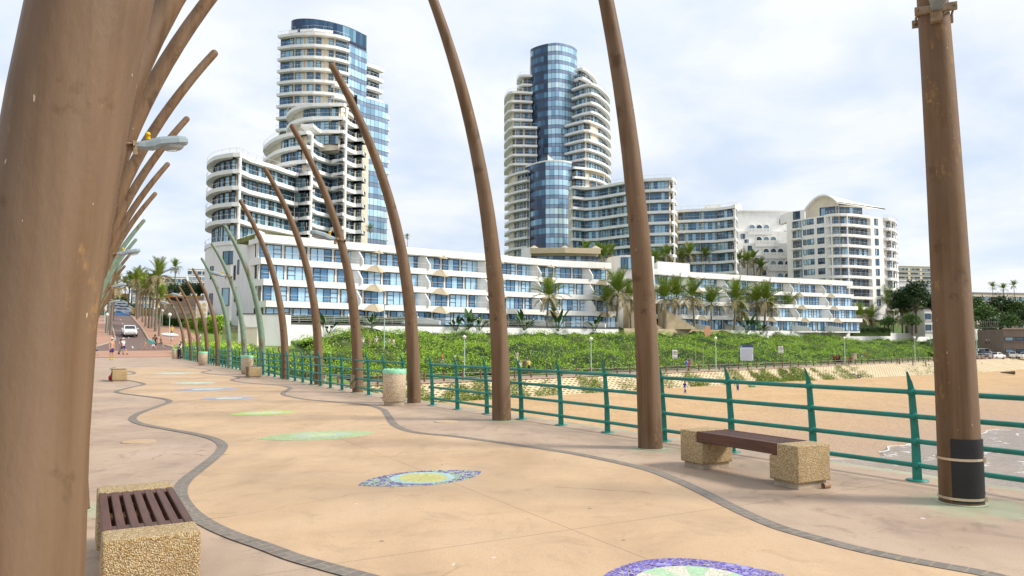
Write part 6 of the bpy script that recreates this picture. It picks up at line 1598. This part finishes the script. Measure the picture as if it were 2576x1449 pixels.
dup(vn, pix(2520, 894, 220), R(95), 'white van in the back row between the two white pickups', par)
# boat trailer and bits on the sand
def trailer():
    p = pix(2135, 951, 140); th = thing('boat_trailer', 'empty boat trailer parked on the sand by the block wall', 'trailer', p, R(8)); th.rotation_euler.z = 0
    mb = MB(); 
    for s in (-.7, .7): mb.tube([p + Vector((2.0, s, .55)), p + Vector((-.6, s, .5)), p + Vector((-2.3, 0, .42))], .06, 6)
    for x in (-.5, .6, 1.7): mb.tube([p + Vector((x, -.75, .55)), p + Vector((x, .75, .55))], .05, 6)
    mb.tube([p + Vector((-2.2, 0, .45)), p + Vector((-2.2, 0, -.05))], .05, 6); mb.build('frame', MAT['steel'], th)
    for s in (-.95, .95):
        mb = MB(); N = 16; r = lambda rr, y: [(p.x + 1.5 + rr * math.cos(6.2832 * k / N), p.y + y, p.z + .36 + rr * math.sin(6.2832 * k / N)) for k in range(N)]
        mb.loft([r(.2, s - .1), r(.36, s - .09), r(.36, s + .09), r(.2, s + .1)], 0, cap=False); w = mb.build('wheel', TYRE, th); mb = MB(); mb.loft([r(.2, s - .08), r(.2, s + .08)], 0, smooth=False); mb.build('hub', RIM, w)
    mb = MB(); mb.tube([p + Vector((-1.6, 0, .5)), p + Vector((-1.5, 0, 1.3))], .06, 6); mb.tube([p + Vector((-.4, .2, .6)), p + Vector((1.2, .2, .75))], .09, 6); mb.box(p + Vector((-1.5, 0, 1.0)), (.3, .3, .25)); mb.build('winch_post', TRIM, th)
trailer()
for px, py, lb in ((1889, 973, 'green rubbish bag on the sand beside a cleaner'), (2186, 947, 'green rubbish bag on the sand right of the boat trailer'), (2322, 934, 'green rubbish bag on the sand left of the nearest pole')):
    p = gnd(px, py, -5.25); mb = MB(); mb.sphere((0, 0, .28), .42, 0, 10, 7, (1.2, 1, .8)); mb.sphere((.5, .1, .18), .3, 0, 9, 6, (1.2, 1, .8)); mb.lathe([(.05, .5), (.12, .72)], (0, 0, 0), 7); o = mb.build('rubbish_bag', MAT['bag']); o.location = p; tag(o, lb, 'rubbish bag', 'green rubbish bags on the sand')
p = gnd(2538, 941, -5.3); mb = MB(); mb.tube([p + Vector((-1.6, .2, .35)), p + Vector((.4, 0, .3)), p + Vector((1.1, -.1, .28))], [.1, .32, .42], 9); tag(mb.build('driftwood_log', MAT['bark']), 'dark driftwood log lying on the open sand at right', 'log')
# excavator on the bank
p = pix(438, 758, 205); th = thing('excavator', 'orange excavator on the earth bank behind the lawn', 'excavator', p)
mb = MB(); 
for s in (-1, 1): mb.box(p + Vector((0, s, .45)), (3.6, .6, .8), 0, 0, .15)
mb.build('track', TYRE, th); mb = MB(); mb.box(p + Vector((.4, 0, 1.5)), (3., 2.4, 1.2), 0, 0, .15); mb.build('body', MAT['orange'], th); mb = MB(); mb.box(p + Vector((-.7, -.6, 2.3)), (1.2, 1., 1.5), 0, 0, .1); mb.build('cab', CARGLASS, th)
mb = MB(); mb.tube([p + Vector((-1, .3, 1.6)), p + Vector((-3.4, .3, 3.4)), p + Vector((-5.2, .3, 2.6))], [.3, .28, .2], 6); mb.tube([p + Vector((-5.2, .3, 2.6)), p + Vector((-5., .3, .9))], [.2, .15], 6); mb.build('boom', MAT['orange'], th); mb = MB(); mb.box(p + Vector((-4.8, .3, .6)), (.8, .9, .6), 0, 0, .1); mb.build('bucket', TRIM, th)
# ------------------------------------------------------------------ people (unit height, facing local -y)
def J(pose):
    j = dict(pelvis=(0, 0, .53), waist=(0, .0, .61), chest=(0, -.005, .74), neck=(0, 0, .835), chin=(0, -.012, .885), head=(0, -.005, .935), crown=(0, .0, .975))
    for s, n in ((-1, 'l'), (1, 'r')):
        j.update({n + 'hip': (s * .052, 0, .50), n + 'kne': (s * .055, -.008, .275), n + 'ank': (s * .055, .01, .045), n + 'toe': (s * .062, -.085, .018), n + 'sho': (s * .108, .0, .80), n + 'elb': (s * .135, .01, .635), n + 'wri': (s * .14, -.02, .49)})
    sw = {'walk': .16, 'stride': .26, 'run': .30}.get(pose, 0)
    if sw:
        for s, n in ((-1, 'l'), (1, 'r')):
            d = s * sw; x = j[n + 'kne'][0]
            j[n + 'kne'] = (x, -.05 - d * .45 if d > 0 else -.03 - d * .35, .285); j[n + 'ank'] = (x, -d * .95, .05 if d > 0 else .085); j[n + 'toe'] = (x * 1.1, -d * .95 - .085, .022 if d > 0 else .03)
            j[n + 'elb'] = (s * .135, d * .35 + .02, .64); j[n + 'wri'] = (s * .13, d * .75 - .05, .52 if pose == 'walk' else .60)
    if pose == 'lean':
        for k in ('chest', 'neck', 'chin', 'head', 'crown', 'lsho', 'rsho'): x, y, z = j[k]; a = (z - .55) * .28; j[k] = (x, y - a, z - a * .2)
        for s, n in ((-1, 'l'), (1, 'r')): j[n + 'elb'] = (s * .14, -.13, .66); j[n + 'wri'] = (s * .09, -.25, .62)
    if pose == 'bend':
        for k in ('waist', 'chest', 'neck', 'chin', 'head', 'crown', 'lsho', 'rsho'): x, y, z = j[k]; a = max(0, z - .53); j[k] = (x, y - a * .62, .53 + a * .78)
        for s, n in ((-1, 'l'), (1, 'r')): j[n + 'elb'] = (s * .12, -.2, .56); j[n + 'wri'] = (s * .08, -.24, .42)
    if pose == 'carry':
        for s, n in ((-1, 'l'), (1, 'r')): j[n + 'elb'] = (s * .15, -.08, .70); j[n + 'wri'] = (s * .12, -.16, .80 if s > 0 else .74)
    if pose == 'hips':
        for s, n in ((-1, 'l'), (1, 'r')): j[n + 'elb'] = (s * .2, .03, .67); j[n + 'wri'] = (s * .10, -.04, .58)
    return {k: Vector(v) for k, v in j.items()}
RAD = dict(pelvis=(.078, .062), waist=(.07, .054), chest=(.086, .062), neck=(.03, .03), chin=(.035, .04), head=(.047, .057), crown=(.03, .036), hip=(.05, .052), kne=(.032, .034), ank=(.021, .023), toe=(.017, .014), sho=(.035, .034), elb=(.023, .023), wri=(.015, .017))
def rad(k, m=1., a=0.): r = RAD.get(k) or RAD[k[1:]]; return (r[0] * m + a, r[1] * m + a)
TMP = bpy.data.objects.new
def skin(name, pts, edges, rads, root=0, sub=1):
    me = bpy.data.meshes.new(name); me.from_pydata([tuple(p) for p in pts], edges, []); o = bpy.data.objects.new('tmp_skin', me); sc2.collection.objects.link(o)
    md = o.modifiers.new('s', 'SKIN'); md.use_smooth_shade = True; md.branch_smoothing = .4
    for v, r in zip(me.skin_vertices[0].data, rads): v.radius = r
    me.skin_vertices[0].data[root].use_root = True
    if sub: o.modifiers.new('d', 'SUBSURF').levels = sub
    vl2.update(); dg = vl2.depsgraph; out = bpy.data.meshes.new_from_object(o.evaluated_get(dg)); out.name = name
    bpy.data.objects.remove(o); return out
sc2 = bpy.data.scenes.new('build_room'); vl2 = sc2.view_layers[0]
LIMB = [(a + b, a + c) for a in 'lr' for b, c in (('hip', 'kne'), ('kne', 'ank'), ('ank', 'toe'), ('sho', 'elb'), ('elb', 'wri'))]
def chainmesh(name, j, edges, rf, root):
    ks = []
    for a, b in edges:
        for k in (a, b):
            if k not in ks: ks.append(k)
    return skin(name, [j[k] for k in ks], [(ks.index(a), ks.index(b)) for a, b in edges], [rf(k) for k in ks], ks.index(root))
CACHE = {}
TORSO = [('pelvis', 'waist'), ('waist', 'chest'), ('chest', 'neck'), ('neck', 'chin'), ('chin', 'head'), ('head', 'crown')]
HUB = [('pelvis', 'lhip'), ('pelvis', 'rhip'), ('chest', 'lsho'), ('chest', 'rsho')]
def pmesh(pose, part):
    key = (pose, part)
    if key in CACHE: return CACHE[key]
    j = J(pose)
    if part == 'body':
        me = chainmesh('body', j, TORSO + HUB + LIMB, lambda k: rad(k), 'pelvis')
        mb = MB(); fw = (j['head'] - j['chin']).normalized(); face = Vector((0, -1, 0))
        # five fingers on each hand, thumb from the side of the palm
        for s, n in ((-1, 'l'), (1, 'r')):
            w = j[n + 'wri']; d = (w - j[n + 'elb']).normalized(); f = Vector((0, -1, 0)); sd = d.cross(f); sd = sd.normalized() if sd.length > .1 else Vector((1, 0, 0)); fr = d.cross(sd).normalized()
            mb.tube([w - d * .01, w + d * .02, w + d * .045], [.013, .02, .018], 7)
            for q, (o_, ln) in enumerate(((-.015, .040), (-.005, .047), (.005, .045), (.015, .036))):
                b = w + d * .042 + fr * o_; mb.tube([b, b + d * ln * .55 + sd * .006 * s, b + d * ln * .95 + sd * .016 * s], [.0058, .005, .0036], 5)
            b = w + d * .018 - fr * .017; mb.tube([b, b + d * .018 - fr * .014, b + d * .036 - fr * .018], [.007, .006, .004], 5)
        h = j['head']; 
        mb.tube([h + Vector((0, -.052, .012)), h + Vector((0, -.066, -.012)), h + Vector((0, -.054, -.016))], [.005, .009, .005], 6)
        for s in (-1, 1): mb.sphere(h + Vector((s * .049, .006, -.004)), .013, 0, 6, 5, (.4, .8, 1.2)); mb.sphere(h + Vector((s * .018, -.05, .006)), .0065, 1, 6, 5)
        mb.box(h + Vector((0, -.05, -.034)), (.026, .008, .005), 2)
        m2 = mb.mesh('t', []); bm = bmesh.new(); bm.from_mesh(me); bm.from_mesh(m2); bm.to_mesh(me); bm.free()
        me.polygons.foreach_set('use_smooth', [True] * len(me.polygons))
        for m in (MAT['skin'], MAT['eye'], MAT['lip']): me.materials.append(m)
    elif part in ('shirt', 'vest'):
        E = [('pelvis', 'waist'), ('waist', 'chest'), ('chest', 'lsho'), ('chest', 'rsho')]; jj = dict(j); jj['pelvis'] = j['pelvis'] + Vector((0, 0, -.02))
        if part == 'shirt':
            for n in 'lr': jj[n + 'mid'] = j[n + 'sho'].lerp(j[n + 'elb'], .75); E.append((n + 'sho', n + 'mid'))
        jj['col'] = j['chest'].lerp(j['neck'], .8); E.append(('chest', 'col'))
        me = chainmesh(part, jj, E, lambda k: (.042, .041) if k[1:] == 'mid' else (.045, .042) if k == 'col' else rad(k, 1.06, .012), 'waist')
    elif part in ('shorts', 'trousers'):
        jj = dict(j); E = [('top', 'pelvis'), ('pelvis', 'lhip'), ('pelvis', 'rhip')]; jj['top'] = j['pelvis'].lerp(j['waist'], .55)
        for n in 'lr':
            if part == 'shorts': jj[n + 'hem'] = j[n + 'hip'].lerp(j[n + 'kne'], .85); E.append((n + 'hip', n + 'hem'))
            else: jj[n + 'hem'] = j[n + 'kne'].lerp(j[n + 'ank'], .93); E += [(n + 'hip', n + 'kne'), (n + 'kne', n + 'hem')]
        me = chainmesh(part, jj, E, lambda k: ((.05, .053) if part == 'shorts' else (.033, .036)) if k[1:] == 'hem' else (.084, .068) if k == 'top' else rad(k, 1.08, .01), 'pelvis')
    elif part == 'skirt':
        mb = MB(); p = j['pelvis']; mb.loft([[(p.x + rx * math.cos(6.283 * k / 14), p.y + ry * math.sin(6.283 * k / 14), z) for k in range(14)] for rx, ry, z in ((.085, .07, .58), (.098, .085, .52), (.115, .11, .38), (.125, .13, .29))]); me = mb.mesh('skirt', [])
    elif part in ('hair', 'long_hair', 'cap'):
        h = j['head']; mb = MB(); rings = []
        for i in range(6):
            a = math.pi / 2 * i / 5; rr = math.cos(a); z = math.sin(a); m = 1.12
            rings.append([(h.x + .053 * m * rr * math.cos(6.283 * k / 14), h.y + .010 + .058 * m * rr * math.sin(6.283 * k / 14), h.z + (-.012 if i == 0 and math.sin(6.283 * k / 14) > -.2 else .014) + .052 * z) for k in range(14)])
        mb.loft(rings)
        if part == 'long_hair': mb.tube([h + Vector((0, .045, .01)), h + Vector((0, .06, -.05)), h + Vector((0, .05, -.12))], [.045, .045, .02], 9)
        if part == 'cap': mb.loft([[(h.x + x, h.y + y, h.z + z) for x, y, z in ((-.04, -.045, .018), (.04, -.045, .018), (.03, -.115, .008), (-.03, -.115, .008))], [(h.x + x, h.y + y, h.z + z) for x, y, z in ((-.04, -.045, .026), (.04, -.045, .026), (.03, -.115, .014), (-.03, -.115, .014))]], smooth=False)
        me = mb.mesh(part, [])
    elif part in ('shoe_l', 'shoe_r'):
        mb = MB()
        for n in part[-1]: a, t = j[n + 'ank'], j[n + 'toe']; mb.tube([a + Vector((0, .028, -.02)), a + Vector((0, -.005, -.015)), t + Vector((0, .02, .004)), t + Vector((0, -.012, .0))], [.024, .03, .027, .012], 8)
        me = mb.mesh('shoe', [])
    me.polygons.foreach_set('use_smooth', [True] * len(me.polygons))
    if not me.materials: me.materials.append(MAT['white'])
    CACHE[key] = me; return me
MAT['skin'] = M('skin', (.42, .24, .16), .6, fn=None); MAT['eye'] = M('eye', (.02, .015, .01), .3); MAT['lip'] = M('lips', (.3, .1, .08), .5)
SK = {'l': M('light_skin', (.52, .29, .19), .55), 'm': M('tan_skin', (.30, .16, .10), .55), 'd': M('dark_skin', (.09, .045, .03), .5)}
CL = {}
def cloth(c):
    if c not in CL: CL[c] = vary(c, .12, 14, .85, 'cloth')
    return CL[c]
def person(p, rz, h, pose, skin_, parts, label, group=None, name='person'):
    root = thing(name, label, 'person', p, rz, group); root.scale = (h, h, h)
    b = bpy.data.objects.new('body', pmesh(pose, 'body')); COL.objects.link(b); b.parent = root
    b.material_slots[0].link = 'OBJECT'; b.material_slots[0].material = SK[skin_]
    for pt, c in [q for p_ in parts for q in ([('shoe_l', p_[1]), ('shoe_r', p_[1])] if p_[0] == 'shoes' else [p_])]:
        o = bpy.data.objects.new(pt.split('_')[0] if pt.startswith('shoe_') else pt, pmesh(pose, pt)); COL.objects.link(o); o.parent = root; o.material_slots[0].link = 'OBJECT'; o.material_slots[0].material = cloth(c)
    return root
def ht(px, py, pyt, Y): return max(.4, (py - pyt) * Y / F)
def toward(px):  # heading so that local -y points: 'l','r','c' (camera), 'a' (away)
    return {'c': 0., 'a': math.pi, 'l': -math.pi / 2, 'r': math.pi / 2}.get(px, px)
WHT, BLK, GRY, NVY, RED, PNK, YEL, TEAL, PUR, KHA = (.75, .74, .72), (.015, .015, .018), (.28, .27, .26), (.02, .035, .13), (.45, .03, .03), (.62, .22, .25), (.72, .58, .05), (.06, .42, .42), (.06, .03, .16), (.3, .24, .15)
HAIR = [(.02, .015, .012), (.09, .05, .025), (.25, .17, .09)]
FOLK = [
 (280, 907.5, 849, 'c', 1.2, 'stand', 'l', [('shorts', PUR), ('cap', WHT), ('shoes', (.55, .7, .05))], 'bare chested man in purple shorts, white cap and lime shoes standing on the pier'),
 (234, 894, 861, None, R(75), 'walk', 'l', [('shirt', GRY), ('shorts', (.05, .05, .07)), ('hair', HAIR[1]), ('shoes', GRY)], 'man in grey shirt and dark shorts walking beside the boy at left'),
 (241, 896, 864, None, R(70), 'walk', 'l', [('shirt', (.2, .2, .2)), ('shorts', NVY), ('hair', HAIR[0]), ('shoes', GRY)], 'boy in dark grey shirt and navy shorts looking down at left'),
 (303, 893, 855, None, R(70), 'walk', 'm', [('shirt', (.7, .45, .4)), ('trousers', GRY), ('hair', HAIR[0]), ('shoes', BLK)], 'woman in pink and white top and grey trousers walking right'),
 (309, 893, 851, None, R(70), 'stride', 'l', [('shirt', WHT), ('shorts', NVY), ('cap', WHT), ('shoes', BLK)], 'man in white shirt and white cap walking behind the woman in grey trousers'),
 (364, 881, 858, None, R(-60), 'run', 'l', [('shirt', YEL), ('shorts', PNK), ('hair', HAIR[2])], 'small child in yellow top and pink shorts running barefoot'),
 (389, 880, 842, None, R(200), 'walk', 'm', [('shirt', BLK), ('skirt', BLK), ('long_hair', HAIR[0])], 'woman in black dress walking towards the road'),
 (386, 882, 852, None, R(-70), 'stride', 'l', [('shirt', TEAL), ('shorts', WHT), ('hair', HAIR[2])], 'barefoot child in teal top beside the woman in black'),
 (404, 876, 848, None, R(80), 'stride', 'l', [('shirt', BLK), ('shorts', (.02, .06, .06)), ('hair', HAIR[2])], 'boy in black shirt and dark shorts walking right, hand at waist'),
 (431, 865, 836, None, R(-30), 'carry', 'l', [('shirt', TEAL), ('shorts', WHT), ('hair', HAIR[1])], 'barefoot surfer carrying a white surfboard across the paving'),
 (432, 848, 819, None, R(10), 'walk', 'l', [('shirt', YEL), ('shorts', (.05, .3, .2)), ('hair', HAIR[2])], 'man in yellow shirt walking on the path beside the lawn'),
 (451, 905.5, 858, None, R(165), 'lean', 'd', [('shirt', WHT), ('trousers', (.03, .032, .045)), ('cap', GRY), ('shoes', BLK)], 'man in white shirt, dark trousers and hat leaning on the railing'),
 (288, 795, 774, None, R(0), 'stand', 'l', [('shirt', WHT), ('trousers', KHA), ('hair', HAIR[0])], 'distant man standing in front of the bright blue car'),
 (502, 867, 838, None, R(150), 'stand', 'm', [('shirt', WHT), ('trousers', GRY), ('cap', (.1, .08, .2))], 'woman in white top seen between brown poles by the lawn'),
 (593, 885, 860, None, R(30), 'stand', 'l', [('shirt', (.05, .2, .1)), ('shorts', NVY), ('hair', HAIR[1])], 'child in green among the bushes behind the green poles'),
 (701, 893, 861, None, R(80), 'bend', 'l', [('shirt', (.75, .5, .5)), ('trousers', PNK), ('hair', HAIR[1])], 'person in pink and white bending by the path left of a brown pole'),
 (913, 877, 848, None, R(40), 'stand', 'm', [('shirt', WHT), ('trousers', GRY), ('cap', WHT)], 'leftmost of the people in white half hidden by the scrub'),
 (928, 878, 851, None, R(-40), 'stand', 'l', [('shirt', KHA), ('trousers', GRY), ('long_hair', HAIR[2])], 'second person from left half hidden by the scrub, tan top'),
 (946, 877, 846, None, R(20), 'stand', 'l', [('shirt', WHT), ('trousers', GRY), ('cap', WHT)], 'person in white with white hat in the middle of the scrub group'),
 (978, 878, 849, None, R(-20), 'stand', 'm', [('shirt', WHT), ('trousers', GRY), ('hair', HAIR[1])], 'person in white shirt right of the thin tall pole in the scrub'),
 (990, 878, 850, None, R(60), 'stand', 'l', [('shirt', (.7, .6, .5)), ('trousers', GRY), ('hair', HAIR[1])], 'rightmost of the people half hidden by the scrub'),
 (1112, 923, 889, None, R(70), 'walk', 'm', [('shirt', (.6, .12, .05)), ('trousers', WHT), ('hair', HAIR[0])], 'walker in orange red top behind the railing'),
 (1152, 925, 890, None, R(75), 'walk', 'm', [('shirt', BLK), ('shorts', (.05, .05, .06)), ('cap', TEAL)], 'walker in black shirt with teal cap on the promenade'),
 (1145, 924, 891, None, R(75), 'walk', 'm', [('shirt', WHT), ('trousers', BLK), ('hair', HAIR[0])], 'walker in white shirt close behind the teal cap walker'),
 (1300, 914, 883, None, R(160), 'stand', 'l', [('shirt', (.7, .6, .55)), ('trousers', WHT), ('long_hair', HAIR[1])], 'woman in pale top standing higher on the scrub path right of the tall pole'),
 (1309, 938, 910, None, R(30), 'stand', 'l', [('shirt', WHT), ('trousers', (.5, .4, .45)), ('cap', WHT)], 'small child in white hat beside the two women at the promenade'),
 (1320, 938, 902, None, R(-20), 'stand', 'm', [('shirt', (.25, .16, .14)), ('trousers', (.2, .13, .12)), ('long_hair', HAIR[1])], 'woman in dull brown dress left of the yellow top woman'),
 (1330, 938, 901, None, R(40), 'hips', 'l', [('shirt', (.65, .6, .12)), ('trousers', BLK), ('hair', HAIR[1])], 'woman in yellow top and black trousers on the promenade'),
 (1727, 934, 904, None, R(150), 'walk', 'l', [('shirt', (.5, .62, .8)), ('shorts', (.1, .25, .5)), ('hair', HAIR[0])], 'man in white and blue with backpack, left one of the walking couple'),
 (1734, 934, 906, None, R(150), 'walk', 'm', [('shirt', (.4, .12, .08)), ('shorts', BLK), ('long_hair', HAIR[0])], 'woman in rust top and black shorts, right one of the walking couple'),
 (2099, 916, 890, None, R(170), 'walk', 'd', [('shirt', (.25, .03, .05)), ('shorts', BLK), ('hair', HAIR[0])], 'person in maroon top, left in the group above the boat trailer'),
 (2106, 915, 889, None, R(170), 'walk', 'd', [('shirt', (.4, .05, .05)), ('trousers', BLK), ('hair', HAIR[0])], 'person in red top second in the group above the boat trailer'),
 (2112, 914, 889, None, R(190), 'walk', 'd', [('shirt', BLK), ('trousers', BLK), ('cap', (.05, .3, .2))], 'person in black with green cap above the boat trailer'),
 (2125, 918, 890, None, R(20), 'stand', 'm', [('shirt', PNK), ('trousers', (.3, .2, .2)), ('long_hair', HAIR[0])], 'person in pink top at the lamp post above the boat trailer'),
 (2140, 917, 892, None, R(-30), 'bend', 'd', [('shirt', (.5, .08, .1)), ('trousers', BLK), ('hair', HAIR[0])], 'person in red leaning on the rope fence right of the lamp post'),
 (2168, 905, 887, None, R(60), 'stride', 'l', [('shirt', (.1, .15, .5)), ('shorts', WHT), ('hair', HAIR[1])], 'jogger in blue top at the far promenade'),
 (2180, 904, 886, None, R(60), 'walk', 'l', [('shirt', (.7, .15, .25)), ('shorts', RED), ('hair', HAIR[1])], 'walker in bright pink top right of the blue jogger'),
 (2249, 902, 885, None, R(20), 'walk', 'd', [('shirt', (.05, .06, .04)), ('trousers', BLK), ('hair', HAIR[0])], 'walker in dark clothes alone on the far promenade'),
 (2307, 939, 917, 's', R(100), 'bend', 'm', [('shirt', NVY), ('shorts', BLK), ('hair', HAIR[0])], 'man in navy shirt bending at the foot of the block wall'),
 (2337, 938, 915, 's', R(-160), 'walk', 'm', [('shirt', RED), ('skirt', WHT), ('long_hair', HAIR[0])], 'woman in red top and white skirt on the sand by the wall'),
 (2471, 931, 914, 's', R(30), 'walk', 'l', [('shorts', NVY), ('hair', HAIR[1])], 'bare chested child on the sand right of the nearest pole'),
 (1723, 991, 959, 's', R(120), 'walk', 'd', [('shirt', (.02, .03, .36)), ('trousers', (.02, .03, .30)), ('hair', HAIR[0]), ('shorts', (.25, .7, .42))], 'beach cleaner in blue overalls and green apron, left one, behind the railing'),
 (1856, 983, 949, 's', R(-60), 'bend', 'd', [('shirt', (.02, .03, .36)), ('trousers', (.02, .03, .30)), ('cap', (.02, .02, .2)), ('shorts', (.25, .7, .42))], 'beach cleaner in blue overalls bending over the sand, right one'),
]
for (px, py, pyt, mode, rz, pose, sk, parts, lb) in FOLK:
    p = gnd(px, py, -5.3) if mode == 's' else hit(px, py)
    u, v = uv_of(p)
    if u < 84 and -1.7 < v < 8.5: p.z = max(p.z, 0)
    if 'scrub' in lb: p = pix(px, py, 103); 
    h = ht(px, py, pyt, p.y); hh = min(1.9, max(.95, h)) if 'child' in lb or 'boy' in lb else min(1.9, max(1.5, h))
    p.z += .04 if u > 83 else .01
    person(p, rz, hh, pose, sk, parts, lb)
# people on the terraces
for (px, py, Y, lb, c) in ((1158, 694.5 - 40, 0, '', None),)[:0]: pass
person(pix(782, 723, 117.2), 0.2, 1.75, 'stand', 'l', [('shirt', WHT), ('trousers', WHT), ('hair', HAIR[1])], 'person in white standing on the middle balcony of the long terraced block')
person(pix(1210, 826, 137), .3, 1.75, 'stand', 'l', [('shirt', (.35, .45, .7)), ('trousers', WHT), ('hair', HAIR[0])], 'man in light blue shirt on the ground floor terrace left of the tall pole')
person(pix(1221, 826, 138), -.3, 1.65, 'stand', 'l', [('shirt', (.65, .15, .12)), ('trousers', WHT), ('hair', HAIR[1])], 'woman in red top on the ground floor terrace left of the tall pole')
person(pix(2488, 866, 205), .3, 1.6, 'stand', 'm', [('shirt', NVY), ('trousers', BLK), ('hair', HAIR[0])], 'person in navy standing before the white wall at far right')
person(pix(2481, 866, 205), -.3, 1.6, 'stand', 'm', [('shirt', KHA), ('trousers', BLK), ('hair', HAIR[0])], 'person in khaki standing before the white wall at far right')
# surfboard held by the surfer
q = hit(431, 865); c = q + Vector((-.05, -.35, 1.12)); N = 16; mb = MB(); ax = Vector((.97, .1, -.08)).normalized(); sd = Vector((0, .35, .9)).normalized(); nn = ax.cross(sd)
ring = []
for k in range(N + 1):
    t = -1 + 2 * k / N; w = .27 * (1 - abs(t) ** 2.6) + .004; a = c + ax * t * 1.15 + nn * (.12 * t * t)
    ring.append([a - sd * w, a + nn * .03, a + sd * w, a - nn * .03])
mb.loft(ring); th = thing('surfboard', 'white surfboard with dark stripe carried by the surfer', 'surfboard', c); mb.build('board', MAT['white'], th)
mb = MB(); mb.obox(c - ax * .35 - sd * .2 - nn * .045, ax * .6, sd * .4, nn * -.004); mb.build('stripe', cloth((.05, .06, .07)), th)
# backpack and second small board
q = hit(1727, 934); mb = MB(); mb.box((0, 0, 0), (.34, .2, .5), 0, 0, .06); o = mb.build('backpack', cloth((.05, .2, .55))); o.location = q + Vector((-.05, -.24, 1.28)); tag(o, 'blue backpack worn by the left one of the walking couple', 'backpack')
q = hit(386, 882); mb = MB(); mb.sphere((0, 0, 0), .26, 0, 14, 8, (1.3, .12, .7)); o = mb.build('bodyboard', cloth((.1, .6, .6))); o.location = q + Vector((-.2, -.3, 1.05)); o.rotation_euler = (.3, .5, .2); tag(o, 'turquoise bodyboard held by the child in teal', 'bodyboard')
bpy.data.scenes.remove(sc2)
# ------------------------------------------------------------------ camera, sky, sun
cam = bpy.data.cameras.new('camera'); co = bpy.data.objects.new('camera', cam); COL.objects.link(co); scn.camera = co
cam.sensor_width = 36.; cam.lens = 36. * F / 2576.; cam.clip_end = 20000; cam.clip_start = .05
co.location = (0, 0, EYE); co.rotation_euler = (math.pi / 2 + TH, 0, 0)
SUN_EL, SUN_AZ = R(40), R(100)     # azimuth clockwise from +y
sd = Vector((math.sin(SUN_AZ) * math.cos(SUN_EL), math.cos(SUN_AZ) * math.cos(SUN_EL), math.sin(SUN_EL)))
L = bpy.data.lights.new('sun', 'SUN'); L.energy = 2.9; L.angle = R(14); L.color = (1, .95, .86); so = bpy.data.objects.new('sun', L); COL.objects.link(so); so.rotation_euler = (-sd).to_track_quat('-Z', 'Y').to_euler()
w = bpy.data.worlds.new('World'); scn.world = w; w.use_nodes = True; t = NT(w); bg = t.n['Background']
sky = t.n.new('ShaderNodeTexSky'); sky.sky_type = 'NISHITA'; sky.sun_disc = False; sky.sun_elevation = SUN_EL; sky.sun_rotation = SUN_AZ; sky.air_density = 1.; sky.dust_density = 1.5
g = t.co('Generated'); sp = t.node('ShaderNodeSeparateXYZ', Vector=g); z = t.math('MAXIMUM', sp.outputs[2], 0.)
dv = t.math('ADD', z, .22); cb = t.node('ShaderNodeCombineXYZ', X=t.math('DIVIDE', sp.outputs[0], dv), Y=t.math('DIVIDE', sp.outputs[1], dv), Z=.3)
n1 = t.noise(cb.outputs[0], .85, 6, .48, .3); n2 = t.noise(cb.outputs[0], 2.6, 5, .5, .2)
cov = t.math('ADD', t.math('MULTIPLY', n1, .8), t.math('MULTIPLY', n2, .2))
mask = t.ramp(cov, [(.36, (.76,) * 3), (.47, (.9,) * 3), (.56, (1, 1, 1))])
cl = t.mix(t.ramp(n2, [(.35, (0, 0, 0)), (.6, (1, 1, 1))]), (5.3, 6.0, 7.1), (6.7, 6.95, 7.3))
c = t.mix(mask, sky.outputs[0], cl)
t.l.new(c, bg.inputs[0]); bg.inputs[1].default_value = .1
scn.view_settings.view_transform = 'Standard'; scn.view_settings.look = 'None'; scn.view_settings.exposure = 0.55; scn.view_settings.gamma = 1.
scn.cycles.max_bounces = 6; scn.cycles.transparent_max_bounces = 6
